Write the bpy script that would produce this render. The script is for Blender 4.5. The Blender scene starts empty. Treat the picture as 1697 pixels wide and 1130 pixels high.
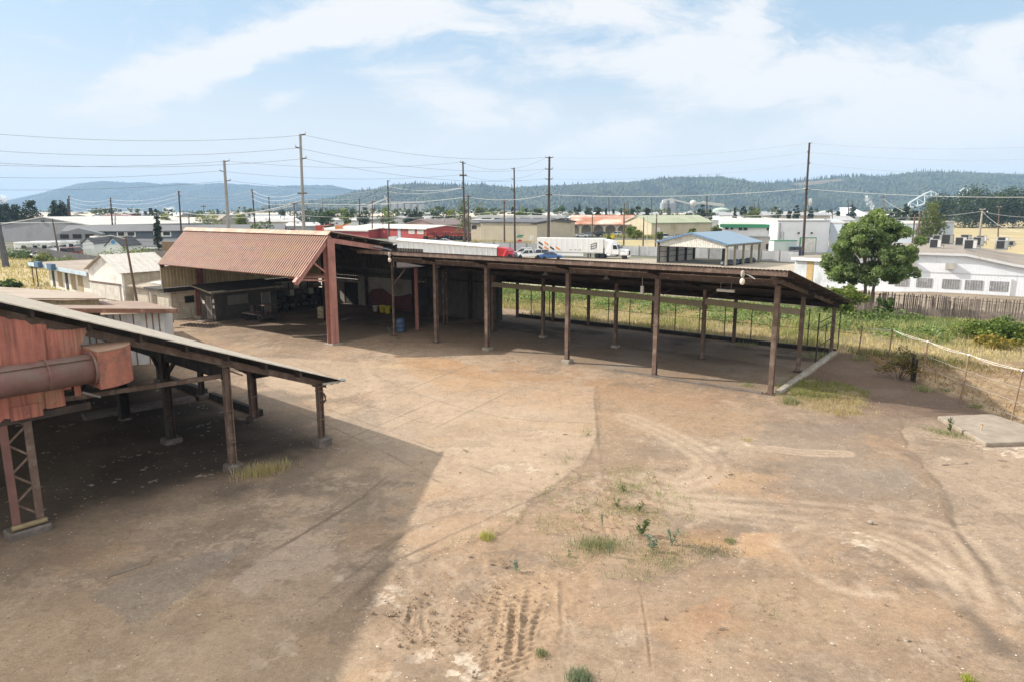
import bpy, math, random
import numpy as np
from mathutils import Vector, Matrix
RND = random.Random(11)
scene = bpy.context.scene
COL = scene.collection
rad = math.radians

# ------------------------------------------------------------------ survey: photo point -> place on the ground
F_PX, CX, CY, CAM_H, HORIZON = 1131.3, 848.5, 565.0, 9.5, 350.0
PITCH = math.atan((CY - HORIZON) / F_PX)
CP, SP = math.cos(PITCH), math.sin(PITCH)
def ray(px, py):
    x = (px - CX) / F_PX; y = -(py - CY) / F_PX
    return (x, CP + y * SP, -SP + y * CP)
def G(px, py, z=0.0):
    r = ray(px, py); t = (z - CAM_H) / r[2]
    return Vector((t * r[0], t * r[1], z))
def Yd(px, py, yd):
    r = ray(px, py); t = yd / r[1]
    return Vector((t * r[0], yd, CAM_H + t * r[2]))
def xat(px, yd, py=400):
    return Yd(px, py, yd).x
def zat(py, yd, px=848):
    return Yd(px, py, yd).z

# building grids: (a,b) for the two sheds, (p,q) for the lean-to on the left
AO = Vector((-13.0, 48.8, 0)); AU = Vector((.8, -.6, 0)); AN = Vector((.6, .8, 0)); AROT = math.atan2(-.6, .8)
_l = math.hypot(.76, .65)
PO = Vector((-7.86, 26.97, 0)); PU = Vector((.76 / _l, -.65 / _l, 0)); PN = Vector((.65 / _l, .76 / _l, 0)); PROT = math.atan2(-.65, .76)
def WA(a, b, z=0): return AO + AU * a + AN * b + Vector((0, 0, z))
def WP(p, q, z=0): return PO + PU * p + PN * q + Vector((0, 0, z))

# ------------------------------------------------------------------ mesh builder
class MB:
    def __init__(s): s.v = []; s.f = []; s.m = []
    def add(s, vs, fs, m=0):
        o = len(s.v); s.v += [tuple(x) for x in vs]
        for f in fs: s.f.append(tuple(o + i for i in f)); s.m.append(m)
        return s
    def box(s, x0, y0, z0, x1, y1, z1, m=0):
        return s.add([(x0, y0, z0), (x1, y0, z0), (x1, y1, z0), (x0, y1, z0), (x0, y0, z1), (x1, y0, z1), (x1, y1, z1), (x0, y1, z1)],
                     [(0, 3, 2, 1), (4, 5, 6, 7), (0, 1, 5, 4), (1, 2, 6, 5), (2, 3, 7, 6), (3, 0, 4, 7)], m)
    def bar(s, p, q, w, h=None, up=(0, 0, 1), m=0):
        h = w if h is None else h
        p, q = Vector(p), Vector(q); d = (q - p).normalized(); up = Vector(up)
        if abs(d.dot(up)) > .98: up = Vector((0, 1, 0)) if abs(d.y) < .9 else Vector((1, 0, 0))
        x = d.cross(up).normalized(); y = x.cross(d).normalized()
        vs = [e + x * (w / 2 * i) + y * (h / 2 * j) for e in (p, q) for i, j in ((-1, -1), (1, -1), (1, 1), (-1, 1))]
        return s.add(vs, [(0, 3, 2, 1), (4, 5, 6, 7), (0, 1, 5, 4), (1, 2, 6, 5), (2, 3, 7, 6), (3, 0, 4, 7)], m)
    def hbeam(s, p, q, w, h, t=.025, up=(0, 0, 1)):
        """H section: flanges w wide, h apart along 'up'"""
        p, q = Vector(p), Vector(q); d = (q - p).normalized(); up = Vector(up)
        x = d.cross(up).normalized(); y = x.cross(d).normalized(); o = y * (h / 2 - t / 2)
        s.bar(p + o, q + o, w, t, up); s.bar(p - o, q - o, w, t, up)
        return s.bar(p, q, t, h - 2 * t - .002, up)
    def tube(s, pts, r, n=8, r2=None, cap=True, m=0):
        pts = [Vector(p) for p in pts]; k = len(pts); rs = [r + ((r2 if r2 is not None else r) - r) * i / max(1, k - 1) for i in range(k)]
        vs = []; ref = None
        for i, p in enumerate(pts):
            d = (pts[min(i + 1, k - 1)] - pts[max(i - 1, 0)]).normalized()
            if ref is None: ref = Vector((0, 0, 1)) if abs(d.z) < .9 else Vector((1, 0, 0))
            x = d.cross(ref).normalized(); y = x.cross(d)
            vs += [p + x * (rs[i] * math.cos(2 * math.pi * j / n)) + y * (rs[i] * math.sin(2 * math.pi * j / n)) for j in range(n)]
        fs = [(i * n + j, i * n + (j + 1) % n, (i + 1) * n + (j + 1) % n, (i + 1) * n + j) for i in range(k - 1) for j in range(n)]
        if cap: fs += [tuple(range(n - 1, -1, -1)), tuple((k - 1) * n + j for j in range(n))]
        return s.add(vs, fs, m)
    def prism(s, poly, vec, m=0):
        vec = Vector(vec); n = len(poly); poly = [Vector(p) for p in poly]
        vs = poly + [p + vec for p in poly]
        return s.add(vs, [tuple(range(n - 1, -1, -1)), tuple(range(n, 2 * n))] + [(i, (i + 1) % n, n + (i + 1) % n, n + i) for i in range(n)], m)
    def lathe(s, prof, c=(0, 0, 0), n=16, m=0):
        vs = [(c[0] + r * math.cos(2 * math.pi * j / n), c[1] + r * math.sin(2 * math.pi * j / n), c[2] + z) for r, z in prof for j in range(n)]
        k = len(prof)
        fs = [(i * n + j, i * n + (j + 1) % n, (i + 1) * n + (j + 1) % n, (i + 1) * n + j) for i in range(k - 1) for j in range(n)]
        fs += [tuple(range(n - 1, -1, -1)), tuple((k - 1) * n + j for j in range(n))]
        return s.add(vs, fs, m)
    def corr(s, o, U, V, L, W, pitch=.25, amp=.03, flat=.3, m=0, wav=None):
        """ribbed metal sheet: ribs run along V, L wide along U"""
        o, U, V = Vector(o), Vector(U).normalized(), Vector(V).normalized(); N = U.cross(V).normalized()
        st = []; x = 0.0
        while x < L - 1e-6:
            for fx, h in ((0, 0), (flat, 0), (flat + .12, 1), (.88, 1)): st.append((x + fx * pitch, h))
            x += pitch
        st = [(x, h) for x, h in st if x < L] + [(L, 0)]
        vs = []
        for x, h in st:
            j = wav(x) if wav else 0
            for w in (0, W): vs.append(o + U * x + V * (w + (j if w else 0)) + N * (amp * h))
        return s.add(vs, [(2 * i, 2 * i + 2, 2 * i + 3, 2 * i + 1) for i in range(len(st) - 1)], m)
    def build(s, name, mats, parent=None, smooth=False, bevel=0.0):
        me = bpy.data.meshes.new(name); me.from_pydata(s.v, [], s.f)
        mats = mats if isinstance(mats, (list, tuple)) else [mats]
        for mm in mats: me.materials.append(mm)
        if len(mats) > 1: me.polygons.foreach_set('material_index', s.m)
        if smooth: me.polygons.foreach_set('use_smooth', [True] * len(s.f))
        me.update()
        o = bpy.data.objects.new(name, me); COL.objects.link(o)
        if parent: o.parent = parent
        if bevel:
            b = o.modifiers.new('bevel', 'BEVEL'); b.width = bevel; b.segments = 1; b.limit_method = 'ANGLE'
        return o

def tag(o, label=None, cat=None, group=None, kind=None):
    if label: o['label'] = label
    if cat: o['category'] = cat
    if group: o['group'] = group
    if kind: o['kind'] = kind
    return o
def thing(name, label, cat, loc=(0, 0, 0), rz=0.0, group=None, kind=None):
    o = bpy.data.objects.new(name, None); COL.objects.link(o); o.empty_display_size = .3
    o.location = loc; o.rotation_euler = (0, 0, rz)
    return tag(o, label, cat, group, kind)
def one(name, mb, mats, label, cat, loc=(0, 0, 0), rz=0.0, group=None, kind=None, smooth=False, bevel=0.0):
    o = mb.build(name, mats, None, smooth, bevel); o.location = loc; o.rotation_euler = (0, 0, rz)
    return tag(o, label, cat, group, kind)
def copy_thing(o, loc, rz=None, scale=None, label=None):
    def rec(s, par):
        c = s.copy(); COL.objects.link(c); c.parent = par
        for ch in list(s.children): rec(ch, c)
        return c
    c = rec(o, None); c.location = loc
    if rz is not None: c.rotation_euler = (0, 0, rz)
    if scale is not None: c.scale = scale if isinstance(scale, (tuple, list)) else (scale,) * 3
    if label: c['label'] = label
    return c
def np_mesh(name, V, Fq, mats, attrs=None, smooth=False):
    """V (n,3), Fq (m,k) all polygons of k corners; attrs: name -> (n,) or (n,3) per vertex"""
    me = bpy.data.meshes.new(name); V = np.asarray(V, np.float32); Fq = np.asarray(Fq, np.int32); k = Fq.shape[1]
    me.vertices.add(len(V)); me.vertices.foreach_set('co', V.ravel())
    me.loops.add(Fq.size); me.loops.foreach_set('vertex_index', Fq.ravel())
    me.polygons.add(len(Fq)); me.polygons.foreach_set('loop_start', np.arange(0, Fq.size, k, dtype=np.int32))
    for n_, a in (attrs or {}).items():
        a = np.asarray(a, np.float32)
        if a.ndim == 1:
            at = me.attributes.new(n_, 'FLOAT', 'POINT'); at.data.foreach_set('value', a)
        else:
            at = me.attributes.new(n_, 'FLOAT_COLOR', 'POINT')
            at.data.foreach_set('color', np.concatenate([a, np.ones((len(a), 1), np.float32)], 1).ravel())
    for mm in (mats if isinstance(mats, (list, tuple)) else [mats]): me.materials.append(mm)
    me.update(calc_edges=True); me.validate()
    if smooth: me.polygons.foreach_set('use_smooth', [True] * len(Fq))
    o = bpy.data.objects.new(name, me); COL.objects.link(o)
    return o

# ------------------------------------------------------------------ numpy noise
def vnoise(x, y, seed=0):
    xi = np.floor(x).astype(np.int64); yi = np.floor(y).astype(np.int64); fx = x - xi; fy = y - yi
    fx = fx * fx * (3 - 2 * fx); fy = fy * fy * (3 - 2 * fy)
    def h(i, j):
        n = (i * 374761393 + j * 668265263 + seed * 974634777) & 0xffffffff
        n = ((n ^ (n >> 13)) * 1274126177) & 0xffffffff
        return ((n ^ (n >> 16)) & 0xffff) / 65535.0
    return (h(xi, yi) * (1 - fx) + h(xi + 1, yi) * fx) * (1 - fy) + (h(xi, yi + 1) * (1 - fx) + h(xi + 1, yi + 1) * fx) * fy
def fbm(x, y, o=4, seed=0):
    t = 0; a = .5; s = 0
    for i in range(o):
        t = t + a * vnoise(x * 2 ** i, y * 2 ** i, seed + i * 17); s += a; a *= .55
    return t / s
def sstep(a, b, x):
    t = np.clip((x - a) / (b - a), 0, 1); return t * t * (3 - 2 * t)
def seg_dist(X, Y, pts):
    d = np.full(X.shape, 1e9)
    for (x0, y0), (x1, y1) in zip(pts[:-1], pts[1:]):
        dx, dy = x1 - x0, y1 - y0; L = dx * dx + dy * dy + 1e-9
        t = np.clip(((X - x0) * dx + (Y - y0) * dy) / L, 0, 1)
        d = np.minimum(d, np.hypot(X - x0 - t * dx, Y - y0 - t * dy))
    return d
def poly_sd(X, Y, pts):
    ins = np.zeros(X.shape, bool); n = len(pts)
    for i in range(n):
        x0, y0 = pts[i]; x1, y1 = pts[(i + 1) % n]
        c = ((y0 > Y) != (y1 > Y)) & (X < (x1 - x0) * (Y - y0) / (y1 - y0 + 1e-12) + x0)
        ins ^= c
    d = seg_dist(X, Y, list(pts) + [pts[0]])
    return np.where(ins, d, -d)
def gpts(*pp): return [tuple(G(*p)[:2]) for p in pp]

# ------------------------------------------------------------------ materials
def _new(name):
    m = bpy.data.materials.new(name); m.use_nodes = True; nt = m.node_tree
    return m, nt, nt.nodes, nt.links, nt.nodes['Principled BSDF']
def _mix(N, L, fac, a, b, mode='MIX'):
    n = N.new('ShaderNodeMix'); n.data_type = 'RGBA'; n.blend_type = mode
    for sock, val in ((n.inputs[0], fac), (n.inputs[6], a), (n.inputs[7], b)):
        if hasattr(val, 'links') or hasattr(val, 'is_linked'): L.new(val, sock)
        elif isinstance(val, (int, float)): sock.default_value = val
        else: sock.default_value = (*val, 1)
    return n.outputs[2]
def _noise(N, L, vec, scale, det=4, rough=.6):
    n = N.new('ShaderNodeTexNoise'); n.inputs['Scale'].default_value = scale; n.inputs['Detail'].default_value = det; n.inputs['Roughness'].default_value = rough
    if vec is not None: L.new(vec, n.inputs['Vector'])
    return n.outputs['Fac']
def _ramp(N, L, src, a, b):
    n = N.new('ShaderNodeMapRange'); n.inputs['From Min'].default_value = a; n.inputs['From Max'].default_value = b; L.new(src, n.inputs['Value'])
    return n.outputs['Result']
def _map(N, L, vec, sc):
    n = N.new('ShaderNodeMapping'); n.inputs['Scale'].default_value = sc; L.new(vec, n.inputs['Vector']); return n.outputs['Vector']
def _math(N, L, op, a, b=None):
    n = N.new('ShaderNodeMath'); n.operation = op
    for i, v in enumerate((a, b)):
        if v is None: continue
        if isinstance(v, (int, float)): n.inputs[i].default_value = v
        else: L.new(v, n.inputs[i])
    return n.outputs[0]
MATS = {}
def mat(name, base, rough=.75, metal=0.0, var=.18, nsc=2.0, dirt=None, damt=.5, dsc=1.2, streak=None, samt=.5, ssc=5.0, wave=None, wdepth=.02, bump=.15, bsc=25.0, fine=.12, courses=None, spec=.4):
    """procedural weathered surface. dirt = blotches, streak = vertical runs, wave = rib pitch (bump), courses = (w,h) block joints"""
    if name in MATS: return MATS[name]
    m, nt, N, L, B = _new(name)
    tc = N.new('ShaderNodeTexCoord').outputs['Object']
    c1 = tuple(min(1, c * (1 + var)) for c in base); c0 = tuple(c * (1 - var) for c in base)
    col = _mix(N, L, _ramp(N, L, _noise(N, L, tc, nsc), .3, .7), c0, c1)
    if fine:
        f = _noise(N, L, tc, 40 if bsc > 8 else 6, 3)
        col = _mix(N, L, _ramp(N, L, f, .3, .7), _mix(N, L, 1.0, col, (1 - fine,) * 3, 'MULTIPLY'), col)
    if dirt:
        d = _ramp(N, L, _noise(N, L, tc, dsc, 6, .65), .62 - damt * .25, .72 - damt * .1)
        d = _math(N, L, 'MULTIPLY', d, min(1, .5 + damt * .5)); d = _math(N, L, 'MINIMUM', d, 1.0)
        d = _math(N, L, 'MAXIMUM', d, 0.0); col = _mix(N, L, d, col, dirt)
    if streak:
        sx = N.new('ShaderNodeMapping'); sx.inputs['Scale'].default_value = (ssc, ssc, .35); L.new(tc, sx.inputs['Vector'])
        d = _ramp(N, L, _noise(N, L, sx.outputs[0], 1.0, 5, .6), .66 - samt * .28, .78 - samt * .1)
        d = _math(N, L, 'MAXIMUM', _math(N, L, 'MINIMUM', d, .85), 0.0); col = _mix(N, L, d, col, streak)
    hgt = _math(N, L, 'MULTIPLY', _noise(N, L, tc, bsc, 5), bump)
    if courses:
        br = N.new('ShaderNodeTexBrick'); sep = N.new('ShaderNodeSeparateXYZ'); L.new(tc, sep.inputs[0]); cb = N.new('ShaderNodeCombineXYZ')
        L.new(_math(N, L, 'ADD', sep.outputs[0], sep.outputs[1]), cb.inputs[0]); L.new(sep.outputs[2], cb.inputs[1]); L.new(cb.outputs[0], br.inputs['Vector'])
        br.inputs['Scale'].default_value = 1; br.inputs['Brick Width'].default_value = courses[0]; br.inputs['Row Height'].default_value = courses[1]; br.inputs['Mortar Size'].default_value = .012
        br.inputs['Color1'].default_value = (1, 1, 1, 1); br.inputs['Color2'].default_value = (.86, .86, .86, 1); br.inputs['Mortar'].default_value = (.6, .6, .6, 1)
        col = _mix(N, L, 1.0, col, br.outputs['Color'], 'MULTIPLY')
        hgt = _math(N, L, 'SUBTRACT', hgt, _math(N, L, 'MULTIPLY', br.outputs['Fac'], .4))
    bp = N.new('ShaderNodeBump'); bp.inputs['Strength'].default_value = .6; bp.inputs['Distance'].default_value = .02
    L.new(hgt, bp.inputs['Height']); nrm = bp.outputs['Normal']
    if wave:
        sep = N.new('ShaderNodeSeparateXYZ'); L.new(tc, sep.inputs[0])
        ph = _math(N, L, 'MULTIPLY', _math(N, L, 'ADD', sep.outputs[0], sep.outputs[1]), 2 * math.pi / wave)
        w = _math(N, L, 'POWER', _math(N, L, 'ABSOLUTE', _math(N, L, 'SINE', _math(N, L, 'MULTIPLY', ph, .5))), 8.0)
        b2 = N.new('ShaderNodeBump'); b2.inputs['Strength'].default_value = 1.0; b2.inputs['Distance'].default_value = wdepth
        L.new(w, b2.inputs['Height']); L.new(nrm, b2.inputs['Normal']); nrm = b2.outputs['Normal']
    L.new(nrm, B.inputs['Normal']); L.new(col, B.inputs['Base Color'])
    B.inputs['Roughness'].default_value = rough; B.inputs['Metallic'].default_value = metal; B.inputs['Specular IOR Level'].default_value = spec
    MATS[name] = m; return m
def leafmat(name, lo, hi, trans=.35):
    if name in MATS: return MATS[name]
    m, nt, N, L, B = _new(name)
    at = N.new('ShaderNodeAttribute'); at.attribute_name = 'tint'
    col = _mix(N, L, at.outputs['Fac'], lo, hi)
    L.new(col, B.inputs['Base Color']); B.inputs['Roughness'].default_value = .55; B.inputs['Specular IOR Level'].default_value = .3
    tr = N.new('ShaderNodeBsdfTranslucent'); L.new(_mix(N, L, 1.0, col, (1.0, 1.15, .5), 'MULTIPLY'), tr.inputs['Color'])
    mx = N.new('ShaderNodeMixShader'); mx.inputs[0].default_value = trans
    L.new(B.outputs[0], mx.inputs[1]); L.new(tr.outputs[0], mx.inputs[2]); L.new(mx.outputs[0], N['Material Output'].inputs['Surface'])
    MATS[name] = m; return m
def glassmat(name='window_glass', col=(.02, .025, .03), rough=.12):
    if name in MATS: return MATS[name]
    m, nt, N, L, B = _new(name); B.inputs['Base Color'].default_value = (*col, 1); B.inputs['Roughness'].default_value = rough; B.inputs['Specular IOR Level'].default_value = .6
    MATS[name] = m; return m
def paint(name, col, rough=.35, coat=.3, var=.05):
    if name in MATS: return MATS[name]
    m = mat(name, col, rough=rough, var=var, bump=.02, fine=.03); m.node_tree.nodes['Principled BSDF'].inputs['Coat Weight'].default_value = coat
    return m
# ------------------------------------------------------------------ camera, light, sky
cam = bpy.data.cameras.new('camera'); cam.lens = 24.0; cam.sensor_width = 36.0; cam.clip_start = .1; cam.clip_end = 40000
co = bpy.data.objects.new('camera', cam); COL.objects.link(co); co.location = (0, 0, CAM_H); co.rotation_euler = (math.pi / 2 - PITCH, 0, 0); scene.camera = co
SUN_EL = rad(32.5); SHX, SHY = .9636, -.2674
sd = bpy.data.lights.new('sun', 'SUN'); sd.energy = 4.3; sd.angle = rad(.9); sd.color = (1.0, .93, .82)
so = bpy.data.objects.new('sun', sd); COL.objects.link(so); so.location = (-60, 20, 60)
so.rotation_euler = Vector((SHX * math.cos(SUN_EL), SHY * math.cos(SUN_EL), -math.sin(SUN_EL))).to_track_quat('-Z', 'Y').to_euler()
scene.view_settings.view_transform = 'Standard'; scene.view_settings.look = 'None'; scene.view_settings.exposure = 0.80; scene.view_settings.gamma = 1.0
scene.cycles.use_denoising = True; scene.cycles.max_bounces = 6; scene.cycles.diffuse_bounces = 3; scene.cycles.transparent_max_bounces = 12; scene.cycles.volume_bounces = 0
scene.render.film_transparent = False

def make_world():
    w = bpy.data.worlds.new('World'); scene.world = w; w.use_nodes = True
    nt = w.node_tree; N = nt.nodes; L = nt.links; bg = N['Background']
    sky = N.new('ShaderNodeTexSky'); sky.sky_type = 'NISHITA'; sky.sun_disc = False; sky.sun_elevation = SUN_EL; sky.sun_rotation = math.atan2(-SHX, -SHY)
    sky.air_density = 1.0; sky.dust_density = 1.5; sky.ozone_density = 1.0; sky.altitude = 10
    tc = N.new('ShaderNodeTexCoord').outputs['Generated']
    sp = N.new('ShaderNodeSeparateXYZ'); L.new(tc, sp.inputs[0])
    X, Yy, Z = sp.outputs
    ya = _math(N, L, 'MAXIMUM', _math(N, L, 'ABSOLUTE', Yy), .05)
    S = _math(N, L, 'DIVIDE', X, ya); T = _math(N, L, 'DIVIDE', Z, ya)
    # cloud sheets high overhead, pulled into streaks
    cb = N.new('ShaderNodeCombineXYZ'); L.new(S, cb.inputs[0]); L.new(T, cb.inputs[1]); L.new(_math(N, L, 'SIGN', Yy), cb.inputs[2])
    mp = N.new('ShaderNodeMapping'); mp.inputs['Rotation'].default_value = (0, 0, rad(-16)); mp.inputs['Scale'].default_value = (1.0, 2.6, 1.0); L.new(cb.outputs[0], mp.inputs['Vector'])
    wn = N.new('ShaderNodeTexNoise'); wn.inputs['Scale'].default_value = 3.0; wn.inputs['Detail'].default_value = 5; L.new(mp.outputs[0], wn.inputs['Vector'])
    warp = N.new('ShaderNodeVectorMath'); warp.operation = 'MULTIPLY_ADD'; L.new(wn.outputs['Color'], warp.inputs[0]); warp.inputs[1].default_value = (.34, .34, 0); L.new(mp.outputs[0], warp.inputs[2])
    n1 = _noise(N, L, warp.outputs[0], 3.2, 9, .6)
    n2 = _noise(N, L, warp.outputs[0], 9.0, 8, .65)
    # warped coordinates for the single cloud banks
    w2 = N.new('ShaderNodeVectorMath'); w2.operation = 'MULTIPLY_ADD'; L.new(wn.outputs['Color'], w2.inputs[0]); w2.inputs[1].default_value = (.22, .12, 0)
    L.new(cb.outputs[0], w2.inputs[2]); s2 = N.new('ShaderNodeSeparateXYZ'); L.new(w2.outputs[0], s2.inputs[0])
    Sx, Tx = s2.outputs[0], s2.outputs[1]
    total = None
    def bank(px, py, rx, ry, rot, amp):
        nonlocal total
        r = ray(px, py); cx_, cy_ = r[0] / r[1] + .11, r[2] / r[1] + .06; rx, ry = rx / 1100, ry / 1100; c, s = math.cos(rad(rot)), math.sin(rad(rot))
        dx = _math(N, L, 'SUBTRACT', Sx, cx_); dy = _math(N, L, 'SUBTRACT', Tx, cy_)
        e1 = _math(N, L, 'DIVIDE', _math(N, L, 'ADD', _math(N, L, 'MULTIPLY', dx, c), _math(N, L, 'MULTIPLY', dy, s)), rx)
        e2 = _math(N, L, 'DIVIDE', _math(N, L, 'SUBTRACT', _math(N, L, 'MULTIPLY', dy, c), _math(N, L, 'MULTIPLY', dx, s)), ry)
        q = _math(N, L, 'ADD', _math(N, L, 'MULTIPLY', e1, e1), _math(N, L, 'MULTIPLY', e2, e2))
        g = _math(N, L, 'MULTIPLY', _math(N, L, 'EXPONENT', _math(N, L, 'MULTIPLY', q, -1.0)), amp)
        total = g if total is None else _math(N, L, 'ADD', total, g)
    for b in ((400, 85, 260, 45, 18, 1.0), (260, 125, 170, 40, 8, .8), (560, 50, 120, 25, 10, .7), (720, 40, 190, 40, -6, .9), (1010, 20, 110, 38, -8, .9),
              (1180, 65, 130, 40, 32, .9), (1000, 105, 190, 26, 4, .75), (1330, 110, 200, 42, 4, .95), (1300, 150, 170, 26, 0, .7), (790, 175, 170, 45, -10, .85), (700, 230, 130, 30, 24, .5),
              (1050, 225, 150, 28, 14, .85), (470, 178, 90, 16, 24, .55), (1600, 165, 240, 70, 6, 1.0), (1500, 225, 330, 40, 4, .75), (1690, 70, 60, 40, 30, .8), (80, 60, 110, 10, -8, .45), (300, 262, 420, 26, -4, .45), (60, 0, 60, 12, 10, .4)):
        bank(*b)
    front = _math(N, L, 'GREATER_THAN', Yy, 0.0)
    base = _math(N, L, 'ADD', _math(N, L, 'MULTIPLY', _math(N, L, 'MULTIPLY', total, .88), front), _math(N, L, 'MULTIPLY', _math(N, L, 'SUBTRACT', 1.0, front), .8))  # unseen cloud cover added behind the camera for whiter fill
    dens = _math(N, L, 'ADD', base, _math(N, L, 'ADD', _math(N, L, 'MULTIPLY', _math(N, L, 'SUBTRACT', n1, .5), 1.5), _math(N, L, 'MULTIPLY', _math(N, L, 'SUBTRACT', n2, .5), 1.5)))
    n3 = _noise(N, L, warp.outputs[0], 26.0, 6, .7); dens = _math(N, L, 'ADD', dens, _math(N, L, 'MULTIPLY', _math(N, L, 'SUBTRACT', n3, .5), .7))
    cov = N.new('ShaderNodeMapRange'); cov.interpolation_type = 'SMOOTHSTEP'; L.new(dens, cov.inputs['Value'])
    cov.inputs['From Min'].default_value = .22; cov.inputs['From Max'].default_value = .98; cov.inputs['To Max'].default_value = .93
    # unseen cloud added overhead to whiten the light in the shade
    ovr = N.new('ShaderNodeMapRange'); L.new(Z, ovr.inputs['Value']); ovr.inputs['From Min'].default_value = .52; ovr.inputs['From Max'].default_value = .75; ovr.inputs['To Max'].default_value = .8
    covx = _math(N, L, 'MAXIMUM', cov.outputs[0], ovr.outputs[0])
    # pale veil that thickens towards the horizon
    veil = N.new('ShaderNodeMapRange'); veil.interpolation_type = 'SMOOTHSTEP'; L.new(Z, veil.inputs['Value'])
    veil.inputs['From Min'].default_value = .24; veil.inputs['From Max'].default_value = .02; veil.inputs['To Min'].default_value = .0; veil.inputs['To Max'].default_value = .92
    tint = _mix(N, L, .62, sky.outputs[0], (4.7, 6.3, 7.8))
    c1 = _mix(N, L, veil.outputs[0], tint, (7.7, 7.45, 7.1))
    c2 = _mix(N, L, covx, c1, (7.7, 7.62, 7.55))
    # unseen cloud behind and above the camera, brightened to lift the shadows
    c2 = _mix(N, L, _math(N, L, 'MULTIPLY', _math(N, L, 'MAXIMUM', ovr.outputs[0], _math(N, L, 'SUBTRACT', 1.0, front)), covx), c2, (14.0, 13.5, 12.6))
    L.new(c2, bg.inputs['Color']); bg.inputs['Strength'].default_value = .075
make_world()

# the air: one even pale volume round the whole place
def make_haze():
    m = bpy.data.materials.new('pale_air'); m.use_nodes = True; N = m.node_tree.nodes; L = m.node_tree.links
    N.remove(N['Principled BSDF']); v = N.new('ShaderNodeVolumePrincipled'); v.inputs['Color'].default_value = (.44, .68, 1.0, 1)
    v.inputs['Density'].default_value = .00015; v.inputs['Anisotropy'].default_value = .0; L.new(v.outputs[0], N['Material Output'].inputs['Volume'])
    b = MB().box(-9000, -1500, -2.5, 9000, 8200, 330); o = b.build('haze', m); tag(o, 'thin pale blue air between the yard and the hills', 'haze', kind='stuff')
make_haze()
# ------------------------------------------------------------------ ground
def ground_mat(name, attr, rough=.95, fine=.24, bump=.45):
    m, nt, N, L, B = _new(name)
    tc = N.new('ShaderNodeTexCoord').outputs['Object']
    at = N.new('ShaderNodeAttribute'); at.attribute_name = attr; col = at.outputs['Color']
    for sc, a0 in ((.8, .08), (3.0, .10), (9.0, .13), (30.0, fine)):
        f = _ramp(N, L, _noise(N, L, tc, sc, 5, .65), .3, .7)
        col = _mix(N, L, f, _mix(N, L, 1.0, col, (1 - a0, 1 - a0 * 1.05, 1 - a0 * 1.1), 'MULTIPLY'), _mix(N, L, 1.0, col, (1 + a0,) * 3, 'MULTIPLY'))
    # scattered pale grit and dark crumbs
    vo = N.new('ShaderNodeTexVoronoi'); vo.inputs['Scale'].default_value = 5.5; L.new(tc, vo.inputs['Vector'])
    sp = N.new('ShaderNodeSeparateColor'); L.new(vo.outputs['Color'], sp.inputs[0])
    near = _math(N, L, 'LESS_THAN', vo.outputs['Distance'], .16)
    col = _mix(N, L, _math(N, L, 'MULTIPLY', _math(N, L, 'MULTIPLY', near, _math(N, L, 'GREATER_THAN', sp.outputs[0], .86)), .55), col, (.52, .46, .38))
    col = _mix(N, L, _math(N, L, 'MULTIPLY', _math(N, L, 'MULTIPLY', near, _math(N, L, 'LESS_THAN', sp.outputs[0], .10)), .6), col, (.07, .05, .04))
    # hairline cracks
    wv = N.new('ShaderNodeVectorMath'); wv.operation = 'MULTIPLY_ADD'; nn = N.new('ShaderNodeTexNoise'); nn.inputs['Scale'].default_value = 1.2; nn.inputs['Detail'].default_value = 6; L.new(tc, nn.inputs['Vector']); L.new(nn.outputs['Color'], wv.inputs[0]); wv.inputs[1].default_value = (.9, .9, 0); L.new(tc, wv.inputs[2])
    ve = N.new('ShaderNodeTexVoronoi'); ve.feature = 'DISTANCE_TO_EDGE'; ve.inputs['Scale'].default_value = .33; L.new(wv.outputs[0], ve.inputs['Vector'])
    ck = _math(N, L, 'MULTIPLY', _math(N, L, 'LESS_THAN', ve.outputs['Distance'], .0065), _math(N, L, 'GREATER_THAN', _noise(N, L, tc, .35, 3), .52))
    col = _mix(N, L, _math(N, L, 'MULTIPLY', ck, .22), col, (.09, .065, .05))
    h = _math(N, L, 'ADD', _math(N, L, 'MULTIPLY', _noise(N, L, tc, 9, 8, .7), .8), _math(N, L, 'MULTIPLY', _noise(N, L, tc, 60, 4), .25))
    bp = N.new('ShaderNodeBump'); bp.inputs['Strength'].default_value = bump; bp.inputs['Distance'].default_value = .05
    L.new(h, bp.inputs['Height']); L.new(bp.outputs[0], B.inputs['Normal'])
    L.new(col, B.inputs['Base Color']); B.inputs['Roughness'].default_value = rough; B.inputs['Specular IOR Level'].default_value = .15
    return m

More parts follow.
